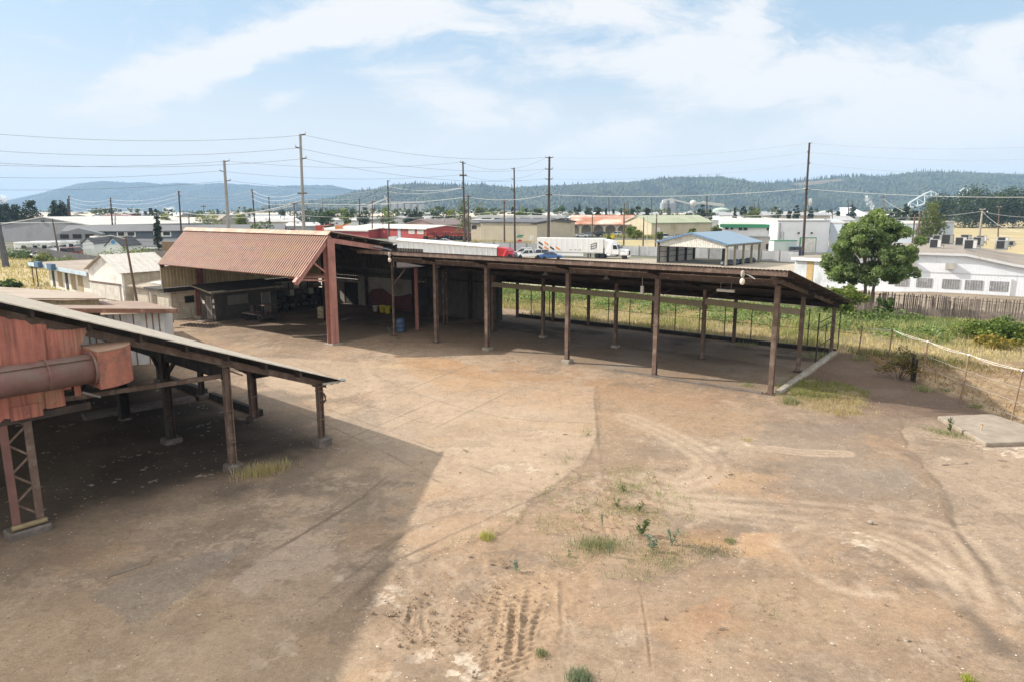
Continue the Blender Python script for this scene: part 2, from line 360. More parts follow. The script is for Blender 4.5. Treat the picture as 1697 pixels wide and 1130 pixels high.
def make_yard():
    nr, nc = 880, 980
    t = np.linspace(0, 1, nr); yy = 1 / (1 / 8.5 + (1 / 82.0 - 1 / 8.5) * t)          # denser close by
    u = np.linspace(-1, 1, nc)
    Y = np.repeat(yy[:, None], nc, 1); X = u[None, :] * (.86 * Y + 5)
    a = (X + 13) * .8 + (Y - 48.8) * -.6; b = (X + 13) * .6 + (Y - 48.8) * .8
    px_, py_ = X - PO.x, Y - PO.y; p = px_ * PU.x + py_ * PU.y; q = px_ * PN.x + py_ * PN.y
    n1 = fbm(X * .12, Y * .12, 5, 1); n2 = fbm(X * .45, Y * .45, 5, 2); n3 = fbm(X * 1.5, Y * 1.5, 4, 3); n4 = fbm(X * 5, Y * 5, 3, 4)
    nd = (fbm(X * .8, Y * .8, 4, 9) - .5)
    C = lambda *c: np.array(c, float)
    col = np.zeros(X.shape + (3,)); Hh = (fbm(X * .3, Y * .3, 4, 21) - .5) * .05
    def lay(c, m): 
        nonlocal col
        m = np.clip(m, 0, 1)[..., None]; col = col * (1 - m) + C(*c) * m
    col[:] = C(.345, .245, .165)
    lay((.40, .295, .205), sstep(.42, .62, n1)); lay((.27, .195, .135), sstep(.5, .7, fbm(X * .25 + 7, Y * .25, 5, 5)) * .7)
    lay((.42, .325, .235), sstep(.55, .72, n2) * .7); lay((.24, .18, .13), sstep(.58, .75, fbm(X * .9, Y * .9, 5, 6)) * .5)
    # brown dirt on the right of the slab edge
    edge = gpts((1130, 560), (988, 640), (990, 690), (986, 738), (965, 770), (905, 815), (872, 838), (830, 880), (780, 905), (700, 930), (640, 935), (560, 990), (420, 1080), (300, 1160))
    right = gpts((988, 640), (990, 690), (986, 738), (965, 770), (905, 815), (872, 838), (830, 880), (760, 905), (640, 935), (560, 1010), (420, 1100), (300, 1300), (2600, 1300), (2600, 640), (1500, 600))
    sdr = poly_sd(X + nd * .7, Y + (n3 - .5) * .7, right); dirt = sstep(-.05, .12, sdr)
    lay((.30, .212, .142), dirt * .8); lay((.365, .27, .185), dirt * sstep(.45, .65, n2) * .7); lay((.25, .175, .12), dirt * sstep(.52, .7, n1) * .6)
    Hh -= dirt * .03
    lay((.16, .115, .08), np.exp(-(sdr / .10) ** 2) * .5 * sstep(.4, .6, n2))
    # pale slab left of it
    slab = (1 - dirt) * sstep(-.3, .3, X + 8 + nd * 4) * sstep(52, 44, Y)
    lay((.445, .335, .235), slab * .65 * sstep(.3, .6, n2 + .1))
    # smoother grey-tan asphalt at the far right
    asp = gpts((1480, 640), (1505, 745), (1555, 800), (1572, 850), (1590, 880), (1635, 940), (1655, 975), (1690, 1010), (1760, 1130), (2300, 1130), (2300, 650))
    sda = poly_sd(X + nd * 1.1, Y + nd * 1.1, asp); am = sstep(-.05, .1, sda)
    lay((.375, .285, .205), am * .85); lay((.30, .225, .165), am * sstep(.5, .65, n2) * .5)
    lay((.15, .11, .075), np.exp(-((sda + .05) / .09) ** 2) * .55 * sstep(.35, .55, n3))
    # darker asphalt between, greyish sweep marks
    for e, c, w, k in (((1330, 790, 130, 40), (.245, .19, .145), 1, .55), ((1250, 740, 170, 22), (.40, .32, .24), 1, .5), ((1400, 700, 110, 26), (.235, .18, .135), 1, .5), ((1150, 800, 120, 30), (.37, .275, .19), 1, .5),
                       ((1350, 940, 170, 40), (.27, .205, .15), 1, .5), ((1180, 890, 60, 16), (.41, .24, .11), 1, .8), ((1240, 905, 60, 18), (.44, .27, .13), 1, .8), ((1300, 960, 200, 40), (.37, .245, .145), 1, .4),
                       ((700, 600, 55, 9), (.45, .25, .11), 1, .75), ((740, 612, 110, 14), (.42, .235, .10), 1, .6), ((830, 622, 150, 20), (.41, .245, .125), 1, .55), ((900, 655, 120, 24), (.42, .25, .12), 1, .5), ((1010, 640, 160, 18), (.34, .20, .11), 1, .5),
                       ((1120, 660, 160, 18), (.38, .225, .13), 1, .55), ((640, 605, 60, 14), (.48, .34, .19), 1, .6), ((690, 560, 90, 12), (.30, .205, .13), 1, .5), ((1225, 795, 60, 18), (.40, .265, .15), 1, .7),
                       ((380, 900, 150, 50), (.255, .20, .155), 1, .5), ((230, 960, 200, 50), (.30, .215, .145), 1, .5), ((150, 1060, 160, 50), (.37, .25, .15), 1, .5), ((330, 1020, 160, 40), (.37, .245, .14), 1, .4),
                       ((620, 985, 80, 30), (.345, .245, .165), 1, .5), ((1230, 1050, 220, 60), (.39, .27, .165), 1, .4), ((1000, 1000, 100, 50), (.345, .235, .155), 1, .4), ((850, 1010, 110, 60), (.40, .27, .16), 1, .65), ((460, 610, 90, 30), (.37, .27, .19), 1, .4)):
        cx_, cy_ = G(e[0], e[1])[:2]; rx = (G(e[0] + e[2], e[1]) - G(e[0], e[1])).length; ry = (G(e[0], e[1] - e[3]) - G(e[0], e[1])).length
        d = np.hypot((X - cx_) / rx, (Y - cy_) / ry) + nd * 1.5 + (n3 - .5) * .6
        lay(c, sstep(1.1, .4, d) * k)
    # lighter scraped rectangle and patches inside the building shadow
    for pg, c, k in ((((500, 888), (565, 925), (470, 965), (400, 992), (370, 985), (420, 940)), (.40, .30, .225), .75), (((395, 905), (330, 960), (250, 1010), (170, 1000), (150, 985), (230, 950)), (.27, .225, .185), .6),
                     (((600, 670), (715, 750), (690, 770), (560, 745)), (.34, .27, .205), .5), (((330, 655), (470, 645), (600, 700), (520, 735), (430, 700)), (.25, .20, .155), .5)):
        lay(c, sstep(-.25, .15, poly_sd(X + nd * .9, Y + nd * .9, gpts(*pg))) * k)
    # flaked pale paint / lime spots
    for (x_, y_, r_, k) in ((190, 1075, 40, .7), (150, 1100, 30, .6), (250, 1040, 26, .6), (640, 985, 22, .8), (655, 975, 14, .7), (690, 1085, 24, .7), (775, 1110, 30, .9), (800, 1120, 22, .9), (630, 1120, 20, .8), (840, 776, 16, .9), (882, 777, 16, 1), (815, 778, 9, .8), (862, 771, 9, .8), (1418, 894, 22, 1.2), (1440, 903, 24, 1.1), (1405, 890, 14, .9),
                          (300, 985, 20, .5), (480, 1070, 26, .6), (430, 1100, 20, .6), (240, 1120, 40, .6), (1660, 742, 30, .9), (1690, 738, 24, .9), (1565, 757, 9, .8), (1240, 735, 9, .7), (420, 778, 9, .6), (1180, 740, 12, .5), (935, 605, 10, .5), (655, 1000, 9, .6), (545, 905, 10, .5), (565, 960, 9, .6), (585, 1005, 9, .7)):
        cx_, cy_ = G(x_, y_)[:2]; rx = (G(x_ + r_, y_) - G(x_, y_)).length
        d = np.hypot((X - cx_) / rx, (Y - cy_) / (rx * 1.2)) + (n4 - .5) * 2.6 + (n3 - .5) * 1.6
        d = d + (fbm(X * 11, Y * 11, 3, 107) - .5) * 1.2; lay((.62, .54, .44), sstep(.85, .62, d) * k * .8)
    for sc_, th_, c_, k_ in ((.35, .60, (.235, .175, .125), .45), (.6, .62, (.25, .20, .155), .4), (.9, .64, (.41, .31, .215), .5), (3.2, .66, (.21, .15, .105), .4), (4.5, .67, (.45, .36, .265), .35)): lay(c_, sstep(th_, th_ + .08, fbm(X * sc_ + 11 * sc_, Y * sc_ * 1.2 - 5, 6, int(sc_ * 100))) * k_)
    lay((.36, .31, .25), np.exp(-((a + .15 + nd * .5) / .35) ** 2) * sstep(-1.0, .5, b) * sstep(8.5, 7.5, b) * .7)
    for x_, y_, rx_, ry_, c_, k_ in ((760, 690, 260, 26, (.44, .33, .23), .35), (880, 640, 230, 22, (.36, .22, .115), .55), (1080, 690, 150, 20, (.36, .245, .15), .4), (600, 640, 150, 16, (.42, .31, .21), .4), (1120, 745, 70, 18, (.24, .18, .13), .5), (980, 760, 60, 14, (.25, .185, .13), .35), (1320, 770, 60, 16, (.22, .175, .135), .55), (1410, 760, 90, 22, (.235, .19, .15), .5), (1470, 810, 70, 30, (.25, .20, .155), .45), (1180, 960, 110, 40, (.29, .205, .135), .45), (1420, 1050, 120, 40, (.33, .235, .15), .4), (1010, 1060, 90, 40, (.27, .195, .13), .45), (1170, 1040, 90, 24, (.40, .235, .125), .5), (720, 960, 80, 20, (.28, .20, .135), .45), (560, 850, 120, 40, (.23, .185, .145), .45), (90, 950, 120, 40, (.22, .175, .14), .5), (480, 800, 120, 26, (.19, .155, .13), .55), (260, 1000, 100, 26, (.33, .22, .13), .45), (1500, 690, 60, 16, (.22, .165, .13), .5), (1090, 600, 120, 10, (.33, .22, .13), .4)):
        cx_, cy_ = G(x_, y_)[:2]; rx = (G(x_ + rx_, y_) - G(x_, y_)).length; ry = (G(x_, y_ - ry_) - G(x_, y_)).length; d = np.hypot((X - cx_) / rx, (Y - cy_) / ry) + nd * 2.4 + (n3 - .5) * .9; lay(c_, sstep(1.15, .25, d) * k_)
    # pocking all over
    lay((.44, .345, .255), sstep(.66, .74, fbm(X * 2.2, Y * 1.3, 5, 31)) * .45); lay((.20, .145, .10), sstep(.70, .8, fbm(X * 1.7 + 3, Y * 1.7, 5, 33)) * .45)
    # crisp worn edges: flaked film, patched slabs, saw-cut joints
    wx, wy = (fbm(X * 3.3, Y * 3.3, 4, 101) - .5) * .5, (fbm(X * 3.3 + 9, Y * 3.3, 4, 102) - .5) * .5
    def patch(pg, c, k, e=.05): lay(c, sstep(-e, e, poly_sd(X + wx, Y + wy, gpts(*pg))) * k)
    fine5 = fbm(X * 7, Y * 7, 3, 105)
    lay((.50, .395, .285), sstep(.60, .625, fbm(X * .55 + wx, Y * .8 + wy, 6, 103) * .72 + fine5 * .28) * (1 - dirt * .7) * sstep(42, 30, Y) * .5)
    lay((.215, .165, .125), sstep(.60, .63, fbm(X * .5 + 20 + wx, Y * .7 + wy, 6, 104) * .8 + fine5 * .2) * .5)
    lay((.40, .265, .155), sstep(.60, .66, fbm(X * .33 + 40 + wx, Y * .4 + wy, 6, 106)) * .5)
    lay((.45, .325, .205), sstep(-3.0, 1.5, poly_sd(X + wx, Y + wy, gpts((-60, 1010), (200, 985), (420, 1010), (520, 1130), (420, 1300), (-200, 1300)))) * .6)  # tan ground, lightened further to stand for a softly lit shadow
    patch(((500, 888), (565, 925), (500, 957), (455, 962), (420, 985), (385, 975), (398, 945), (440, 915)), (.46, .36, .275), .75)
    patch(((398, 908), (380, 930), (330, 962), (290, 1000), (240, 1030), (205, 1028), (170, 1000), (150, 985), (230, 945), (330, 915)), (.285, .24, .20), .6)
    patch(((540, 700), (640, 668), (716, 748), (655, 765)), (.36, .29, .225), .45); patch(((330, 655), (470, 645), (540, 690), (480, 712), (430, 700)), (.22, .18, .145), .6); patch(((460, 700), (560, 745), (520, 790), (420, 790), (400, 740)), (.19, .155, .13), .55)
    patch(((595, 595), (760, 625), (985, 640), (985, 735), (900, 815), (720, 800), (640, 720)), (.47, .36, .255), .4); patch(((420, 590), (600, 600), (640, 640), (560, 660), (440, 640)), (.47, .365, .26), .45); patch(((650, 587), (760, 600), (850, 640), (760, 650), (690, 625)), (.43, .265, .13), .45)
    for pg, c, k in ((((990, 640), (1130, 660), (1270, 690), (1200, 720), (1050, 720), (992, 700)), (.36, .245, .145), .5), (((1270, 700), (1420, 700), (1440, 740), (1330, 760), (1250, 735)), (.25, .205, .165), .5), (((1300, 760), (1480, 755), (1530, 800), (1420, 830), (1310, 800)), (.265, .22, .18), .5), (((1190, 975), (1330, 935), (1420, 990), (1330, 1060), (1200, 1060)), (.355, .25, .15), .4), (((1000, 930), (1130, 920), (1180, 1000), (1060, 1040), (985, 1000)), (.30, .215, .15), .4), (((1235, 880), (1290, 885), (1300, 905), (1250, 915), (1220, 900)), (.47, .30, .165), .8), (((1140, 1010), (1200, 985), (1225, 1000), (1190, 1030), (1150, 1035)), (.37, .215, .12), .6), (((820, 950), (900, 935), (940, 1000), (930, 1070), (860, 1130), (800, 1130), (815, 1040)), (.43, .30, .185), .6), (((1160, 770), (1260, 785), (1250, 815), (1170, 805)), (.40, .28, .17), .5)): patch(pg, c, k, .12)
    for l_ in (((440, 640), (720, 742)), ((535, 745), (720, 665)), ((470, 590), (600, 645)), ((640, 640), (560, 668)), ((716, 748), (900, 815)), ((600, 590), (985, 660)), ((790, 600), (640, 660)), ((985, 650), (992, 742)), ((905, 815), (640, 935)), ((620, 560), (760, 600)), ((300, 560), (480, 610)), ((480, 560), (330, 600)), ((860, 640), (700, 720)), ((640, 800), (400, 945)), ((700, 860), (520, 1000))):
        d = seg_dist(X + wx * .12, Y + wy * .12, gpts(*l_)); lay((.17, .13, .10), np.exp(-(d / .055) ** 2) * .5 * sstep(.3, .5, n2))
    # sweeping tyre marks left by turning lorries
    def arc(pts, w, c, k, dbl=0):
        P_ = [Vector((*G(*pp)[:2], 0)) for pp in pts]; fine_ = []
        for i in range(len(P_) - 1):
            p0, p1, p2, p3 = P_[max(i - 1, 0)], P_[i], P_[i + 1], P_[min(i + 2, len(P_) - 1)]
            for s in range(6):
                s_ = s / 6; fine_.append(tuple((.5 * ((2 * p1) + (p2 - p0) * s_ + (2 * p0 - 5 * p1 + 4 * p2 - p3) * s_ ** 2 + (3 * p1 - p0 - 3 * p2 + p3) * s_ ** 3))[:2]))
        fine_.append(tuple(P_[-1][:2])); d = seg_dist(X, Y, fine_) + (n4 - .5) * .10
        if dbl: d = np.minimum(np.abs(d - dbl), np.abs(d))
        lay(c, np.exp(-(d / w) ** 2) * k * (.35 + sstep(.3, .6, n2)))
        return d
    LT, DK = (.47, .365, .265), (.17, .13, .10)
    arc([(1040, 690), (1100, 715), (1170, 755), (1175, 780), (1130, 800), (1080, 790)], .22, LT, .5, .5)
    arc([(1010, 800), (1120, 828), (1260, 838), (1400, 848), (1480, 862), (1560, 880), (1610, 930), (1640, 1000)], .2, LT, .55, .6)
    arc([(1060, 815), (1200, 850), (1330, 868), (1400, 880)], .16, LT, .45, .4)
    arc([(1310, 900), (1350, 882), (1400, 880), (1470, 895), (1560, 945), (1600, 990)], .18, LT, .6, .45)
    arc([(1300, 905), (1330, 940), (1400, 975), (1480, 985)], .16, LT, .5)
    arc([(1140, 870), (1200, 845), (1290, 842)], .14, LT, .4); arc([(1280, 742), (1330, 748), (1400, 750)], .12, LT, .6, .3)
    arc([(1490, 960), (1570, 975), (1610, 1020), (1655, 1075)], .3, DK, .45); arc([(1600, 1010), (1640, 1050), (1660, 1075)], .25, DK, .6)
    arc([(1340, 700), (1430, 720), (1520, 760)], .3, DK, .35); arc([(1160, 960), (1250, 950), (1340, 950)], .2, DK, .2)
    arc([(640, 790), (560, 850), (400, 940)], .06, DK, .5); arc([(465, 670), (620, 740), (730, 800)], .05, DK, .5); arc([(560, 745), (640, 715), (700, 690)], .05, DK, .4)
    arc([(330, 560), (520, 640), (700, 700)], .05, DK, .4); arc([(620, 620), (700, 655), (830, 690), (985, 700)], .05, DK, .35); arc([(985, 660), (1000, 800)], .06, DK, .35)
    arc([(600, 920), (700, 870), (760, 850)], .12, DK, .4); arc([(560, 1010), (640, 940), (720, 900)], .06, DK, .5)
    arc([(1505, 745), (1540, 775), (1572, 830), (1580, 872)], .09, DK, .55); arc([(1585, 880), (1640, 945), (1690, 1010)], .08, DK, .5)
    # churned mud: ruts with raised lips, real relief
    def rut(pts, w, dep, tread=False):
        nonlocal Hh
        g = gpts(*pts); d = seg_dist(X + (n4 - .5) * .06, Y + (n4 - .5) * .06, g)
        w *= .62; brk = .6 + .8 * sstep(.3, .65, fbm(X * 3.1 + 5, Y * 3.1, 3, 88)); tip = np.minimum(np.hypot(X - g[0][0], Y - g[0][1]), np.hypot(X - g[-1][0], Y - g[-1][1])); brk = brk * (.12 + .88 * sstep(.0, 1.1, tip)) * (.35 + .9 * sstep(.35, .6, fbm(X * .9, Y * .9, 3, 89))); dep = dep * .44 * brk
        Hh += -dep * np.exp(-(d / w) ** 2) + dep * .75 * np.exp(-((d - 1.7 * w) / (.55 * w)) ** 2) * (.2 + 1.5 * n4)
        lay((.22, .155, .10), np.exp(-(d / w) ** 2) * .36 * np.clip(brk, 0, 1)); lay((.43, .30, .185), np.exp(-((d - 2.4 * w) / (1.6 * w)) ** 2) * .28 * np.clip(brk, 0, 1))
        if tread:
            s_ = np.sin((Y * 1.0 + np.abs(X - g[0][0]) * .5) * 2 * math.pi / .20); Hh += .012 * s_ * np.exp(-(d / (w * 2.6)) ** 4); lay((.22, .15, .095), np.exp(-(d / (w * 2.6)) ** 4) * np.clip(-s_, 0, 1) * .3)
    rut([(688, 985), (678, 1025), (668, 1062)], .10, .10); rut([(708, 985), (700, 1030), (712, 1060), (722, 1080)], .10, .09)
    rut([(822, 950), (826, 1010), (810, 1080), (800, 1125)], .13, .09, True); rut([(855, 985), (850, 1040), (845, 1090), (832, 1128)], .14, .11, True); rut([(880, 960), (872, 1010), (868, 1070), (852, 1125)], .12, .07, True)
    rut([(905, 985), (885, 1040), (872, 1090)], .10, .05, True); rut([(930, 960), (932, 1040), (925, 1070)], .09, .04)
    rut([(800, 985), (792, 1015), (760, 1025), (745, 1050)], .11, .09); rut([(770, 1060), (755, 1040)], .12, .08)
    rut([(940, 830), (990, 850), (1010, 890), (1002, 930)], .09, .05); rut([(1005, 800), (1010, 860), (1030, 900)], .09, .05); rut([(1060, 960), (1075, 1060), (1080, 1120)], .05, .04)
    mud = poly_sd(X + nd * 1.5, Y + nd * 1.5, gpts((650, 960), (800, 905), (960, 940), (980, 1090), (860, 1150), (680, 1100))); mm = sstep(-.6, .5, mud)
    Hh += mm * (n4 - .5) * .035 + mm * (n3 - .5) * .05; lay((.29, .195, .12), mm * sstep(.5, .68, n4) * .5)
    mud2 = poly_sd(X + nd * 1.5, Y + nd * 1.5, gpts((930, 800), (1080, 790), (1110, 900), (960, 920))); mm2 = sstep(-.8, .6, mud2); Hh += mm2 * (n4 - .5) * .04; lay((.40, .265, .16), mm2 * sstep(.45, .6, n3) * .5); lay((.21, .14, .09), mm2 * sstep(.6, .72, n4) * .7)
    # oil-black floor under the lean-to
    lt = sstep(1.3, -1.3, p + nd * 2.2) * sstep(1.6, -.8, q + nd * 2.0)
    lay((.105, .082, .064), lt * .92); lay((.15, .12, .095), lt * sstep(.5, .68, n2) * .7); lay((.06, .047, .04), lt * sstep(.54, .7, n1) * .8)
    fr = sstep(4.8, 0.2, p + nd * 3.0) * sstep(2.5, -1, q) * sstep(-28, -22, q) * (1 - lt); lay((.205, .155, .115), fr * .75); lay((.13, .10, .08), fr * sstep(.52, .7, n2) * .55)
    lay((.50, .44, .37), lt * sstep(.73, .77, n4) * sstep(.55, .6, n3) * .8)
    # floor of the red shed and of the long shed: trodden brown dust over dark concrete
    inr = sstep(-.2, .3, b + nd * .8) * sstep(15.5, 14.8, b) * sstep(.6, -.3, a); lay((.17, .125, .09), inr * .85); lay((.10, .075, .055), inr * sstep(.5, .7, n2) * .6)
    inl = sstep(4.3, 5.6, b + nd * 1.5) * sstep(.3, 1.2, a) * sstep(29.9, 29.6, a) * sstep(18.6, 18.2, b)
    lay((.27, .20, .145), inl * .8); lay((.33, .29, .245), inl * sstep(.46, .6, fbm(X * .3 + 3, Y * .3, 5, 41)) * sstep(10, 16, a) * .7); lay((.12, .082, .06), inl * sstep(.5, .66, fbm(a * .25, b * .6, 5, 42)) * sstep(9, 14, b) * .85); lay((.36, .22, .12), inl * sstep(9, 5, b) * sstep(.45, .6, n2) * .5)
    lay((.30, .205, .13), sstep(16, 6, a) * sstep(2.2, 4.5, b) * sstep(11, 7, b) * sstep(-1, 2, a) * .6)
    lip = np.exp(-((b - 4.6 + nd * .6) / .3) ** 2) * sstep(18, 21, a) * sstep(30, 29, a); lay((.20, .155, .12), lip * .8); Hh += lip * .05
    # long shed's shadow painted as a dark red-brown strip up to the wire fence
    st = sstep(29.9, 30.3, a) * sstep(3.5, 6.5, b + nd * 2.5) * sstep(19, 18.5, b); lay((.15, .10, .072), st * .9); lay((.21, .15, .115), st * sstep(.5, .65, n2) * .6)
    # straw-littered ground outside the wire fence and the bank behind the shed
    out = sstep(22.85, 23.4, X + nd * .8)
    bank = np.maximum(sstep(18.5, 18.9, b) * sstep(2.5, 4, a), out)
    lay((.36, .26, .145), bank); lay((.25, .17, .095), bank * sstep(.45, .62, n3) * .8); lay((.50, .39, .24), bank * sstep(.58, .72, fbm(X * 3, Y * 1.1, 5, 51)) * .7)
    Hh += bank * (.04 + .16 * (n3 - .4)) + sstep(23.2, 26, X) * sstep(46, 40, Y) * .18
    lay((.24, .22, .10), sstep(19.5, 24, b) * sstep(3, 5, a) * .7)
    lot = sstep(39.3, 40.2, b + nd * .6) * sstep(-12, 0, a); lay((.285, .235, .18), lot); lay((.36, .30, .235), lot * sstep(.4, .62, n1)); lay((.21, .175, .14), lot * sstep(.55, .72, fbm(a * .08, b * .5, 4, 61)) * .7); Hh *= (1 - lot * .8)
    fld = sstep(74, 78, Y + nd * 3) * sstep(-40, -44, X + nd * 3); lay((.44, .34, .165), fld); lay((.33, .28, .11), fld * sstep(.45, .62, n2))
    # weedy patch at the corner of the long shed
    wp = poly_sd(X + nd * 1.2, Y + nd * 1.2, gpts((1293, 655), (1305, 632), (1345, 628), (1405, 640), (1436, 655), (1425, 688), (1370, 686), (1320, 672))); wm = sstep(-.3, .3, wp); lay((.30, .235, .12), wm * .8); Hh += wm * (.05 + .1 * (n4 - .4))
    Hh += (n4 - .5) * .012
    Hh = np.clip(Hh, -.14, .5)
    rim = np.minimum(np.minimum(np.arange(nc), np.arange(nc)[::-1])[None, :], np.minimum(np.arange(nr), np.arange(nr)[::-1])[:, None]); Hh = np.where(rim == 0, -.25, Hh)
    # overall tone of the dry dust
    lum = col.mean(-1, keepdims=True); col = lum + (col - lum) * .78; col *= np.array([.80, .77, .735])
    # keep the raised bank off the shed floor
    V = np.stack([X, Y, Hh], -1).reshape(-1, 3)
    i = np.arange(nr * nc).reshape(nr, nc); Fq = np.stack([i[:-1, :-1], i[:-1, 1:], i[1:, 1:], i[1:, :-1]], -1).reshape(-1, 4)
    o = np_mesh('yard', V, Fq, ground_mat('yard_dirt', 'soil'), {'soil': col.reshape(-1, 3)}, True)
    tag(o, 'rutted tan dirt and concrete yard', None, None, 'structure')
    return o
make_yard()

def plane(name, pts, z, m, kind='structure'):
    mb = MB(); mb.add([(x, y, z) for x, y in pts], [tuple(range(len(pts)))]); o = mb.build(name, m); tag(o, kind=kind); return o
m_far = mat('far_ground', (.12, .12, .085), rough=.95, nsc=.02, var=.3, dirt=(.07, .085, .045), damt=.6, dsc=.012, bump=.0, fine=0)
plane('ground', [(-9000, -1200), (9000, -1200), (9000, 9000), (-9000, 9000)], -.30, m_far)
m_grav = mat('gravel', (.33, .285, .23), rough=.95, nsc=.15, var=.2, dirt=(.42, .36, .28), damt=.7, dsc=.05, bump=.4, bsc=3, fine=.12)
m_asph = mat('asphalt', (.12, .115, .11), rough=.9, nsc=.1, var=.2, dirt=(.2, .18, .16), damt=.4, dsc=.06, bump=.3, bsc=4)
m_dry = mat('dry_grass', (.40, .32, .18), rough=.95, nsc=.06, var=.22, dirt=(.33, .29, .11), damt=.6, dsc=.07, bump=.5, bsc=1.5, fine=.2)
plane('gravel_lot', [(-14, 64), (17, 81.7), (60, 49), (140, 60), (110, 118), (60, 126), (20, 147), (-60, 168), (-75, 150), (-40, 110)], -.02 - .24, m_grav)
plane('road', [(-140, 190), (60, 160), (130, 130), (135, 137), (64, 168), (-140, 200)], -.24, m_asph)
plane('road', [(60, 215), (20, 203), (90, 186), (110, 180), (112, 190)], -.235, m_asph)
plane('dry_field', [(-120, 156), (-72, 120), (-40, 97), (-44, 84), (-62, 76), (-130, 76), (-150, 120)], -.22, m_dry)
plane('dry_field', [(60, 190), (95, 210), (200, 400), (330, 620), (900, 700), (900, 150), (140, 120)], -.22, m_dry)
plane('dry_field', [(22, 178), (70, 205), (60, 232), (25, 235)], -.22, m_dry)
plane('road', [(118, 225), (500, 268), (500, 276), (120, 231)], -.20, mat('pale_road', (.42, .36, .28), nsc=.2))
m_grn = mat('green_turf', (.16, .20, .06), rough=.95, nsc=.2, var=.3, dirt=(.3, .27, .1), damt=.5, dsc=.2, bump=.4, bsc=2, fine=.2)
plane('grass_strip', [(-105, 150), (-72, 122), (-60, 112), (-52, 122), (-70, 140), (-96, 165)], -.215, m_grn)
# ------------------------------------------------------------------ shared weathered materials
RUST = mat('rusty_brown_steel', (.135, .088, .068), rough=.7, var=.25, dirt=(.25, .19, .15), damt=.5, dsc=2.5, streak=(.07, .045, .035), samt=.5, ssc=9, bump=.25)
DKST = mat('dark_rusty_steel', (.045, .033, .028), rough=.75, var=.3, dirt=(.085, .055, .042), damt=.4, dsc=2, bump=.25)
PINK = mat('faded_red_steel', (.42, .20, .165), rough=.65, var=.15, dirt=(.23, .12, .09), damt=.45, dsc=1.4, streak=(.20, .09, .07), samt=.4, ssc=6, bump=.15)
RROOF = mat('rusty_red_roof', (.30, .155, .115), rough=.6, var=.2, dirt=(.29, .18, .085), damt=.55, dsc=.4, streak=(.22, .11, .08), samt=.4, ssc=4, bump=.1)
BRROOF = mat('brown_roof_sheet', (.065, .046, .038), rough=.7, var=.2, dirt=(.10, .07, .05), damt=.4, dsc=.8, bump=.1)
CREAM = mat('cream_painted_beam', (.29, .25, .17), rough=.7, var=.12, dirt=(.2, .15, .09), damt=.4, dsc=2, bump=.1)
TANSID = mat('tan_metal_siding', (.40, .33, .205), rough=.7, var=.12, dirt=(.26, .2, .12), damt=.4, dsc=.7, streak=(.22, .16, .10), samt=.45, ssc=5, bump=.05)
GRYSID = mat('grimy_grey_siding', (.085, .074, .062), rough=.8, var=.2, dirt=(.05, .04, .035), damt=.5, dsc=.5, streak=(.15, .125, .1), samt=.3, ssc=4, bump=.05)
WHTSID = mat('white_metal_siding', (.62, .63, .64), rough=.5, var=.05, dirt=(.5, .48, .45), damt=.3, dsc=.5, streak=(.42, .33, .26), samt=.16, ssc=4, bump=.03)
BLOCKS = mat('white_painted_block', (.58, .53, .44), rough=.85, var=.1, dirt=(.34, .27, .19), damt=.45, dsc=.8, streak=(.25, .19, .13), samt=.3, ssc=3, courses=(.42, .21), bump=.1)
DKWOOD = mat('dark_weathered_board', (.06, .05, .043), rough=.85, var=.25, dirt=(.1, .085, .07), damt=.4, dsc=3, streak=(.12, .1, .085), samt=.3, ssc=8, bump=.2)
TARP = mat('dark_felt_roof', (.055, .05, .047), rough=.9, var=.25, dirt=(.13, .11, .09), damt=.3, dsc=1.5, bump=.2)
CONC = mat('stained_concrete', (.30, .265, .22), rough=.9, var=.15, dirt=(.16, .13, .1), damt=.5, dsc=2, bump=.3)
DKCONC = mat('oily_concrete', (.12, .10, .088), rough=.9, var=.25, dirt=(.2, .18, .16), damt=.35, dsc=4, bump=.3)
BLACK = mat('black_timber', (.022, .018, .016), rough=.8, var=.3, dirt=(.07, .055, .045), damt=.4, dsc=2, bump=.2)
OLDWOOD = mat('grey_weathered_wood', (.21, .165, .125), rough=.85, var=.2, streak=(.1, .08, .065), samt=.4, ssc=9, bump=.2)
WHITEP = mat('white_paint', (.72, .71, .68), rough=.5, var=.05, dirt=(.5, .47, .42), damt=.25, dsc=2, bump=.05)
GALV = mat('galvanised_steel', (.42, .42, .41), rough=.45, metal=.4, var=.1, bump=.05)
GLASS = glassmat()

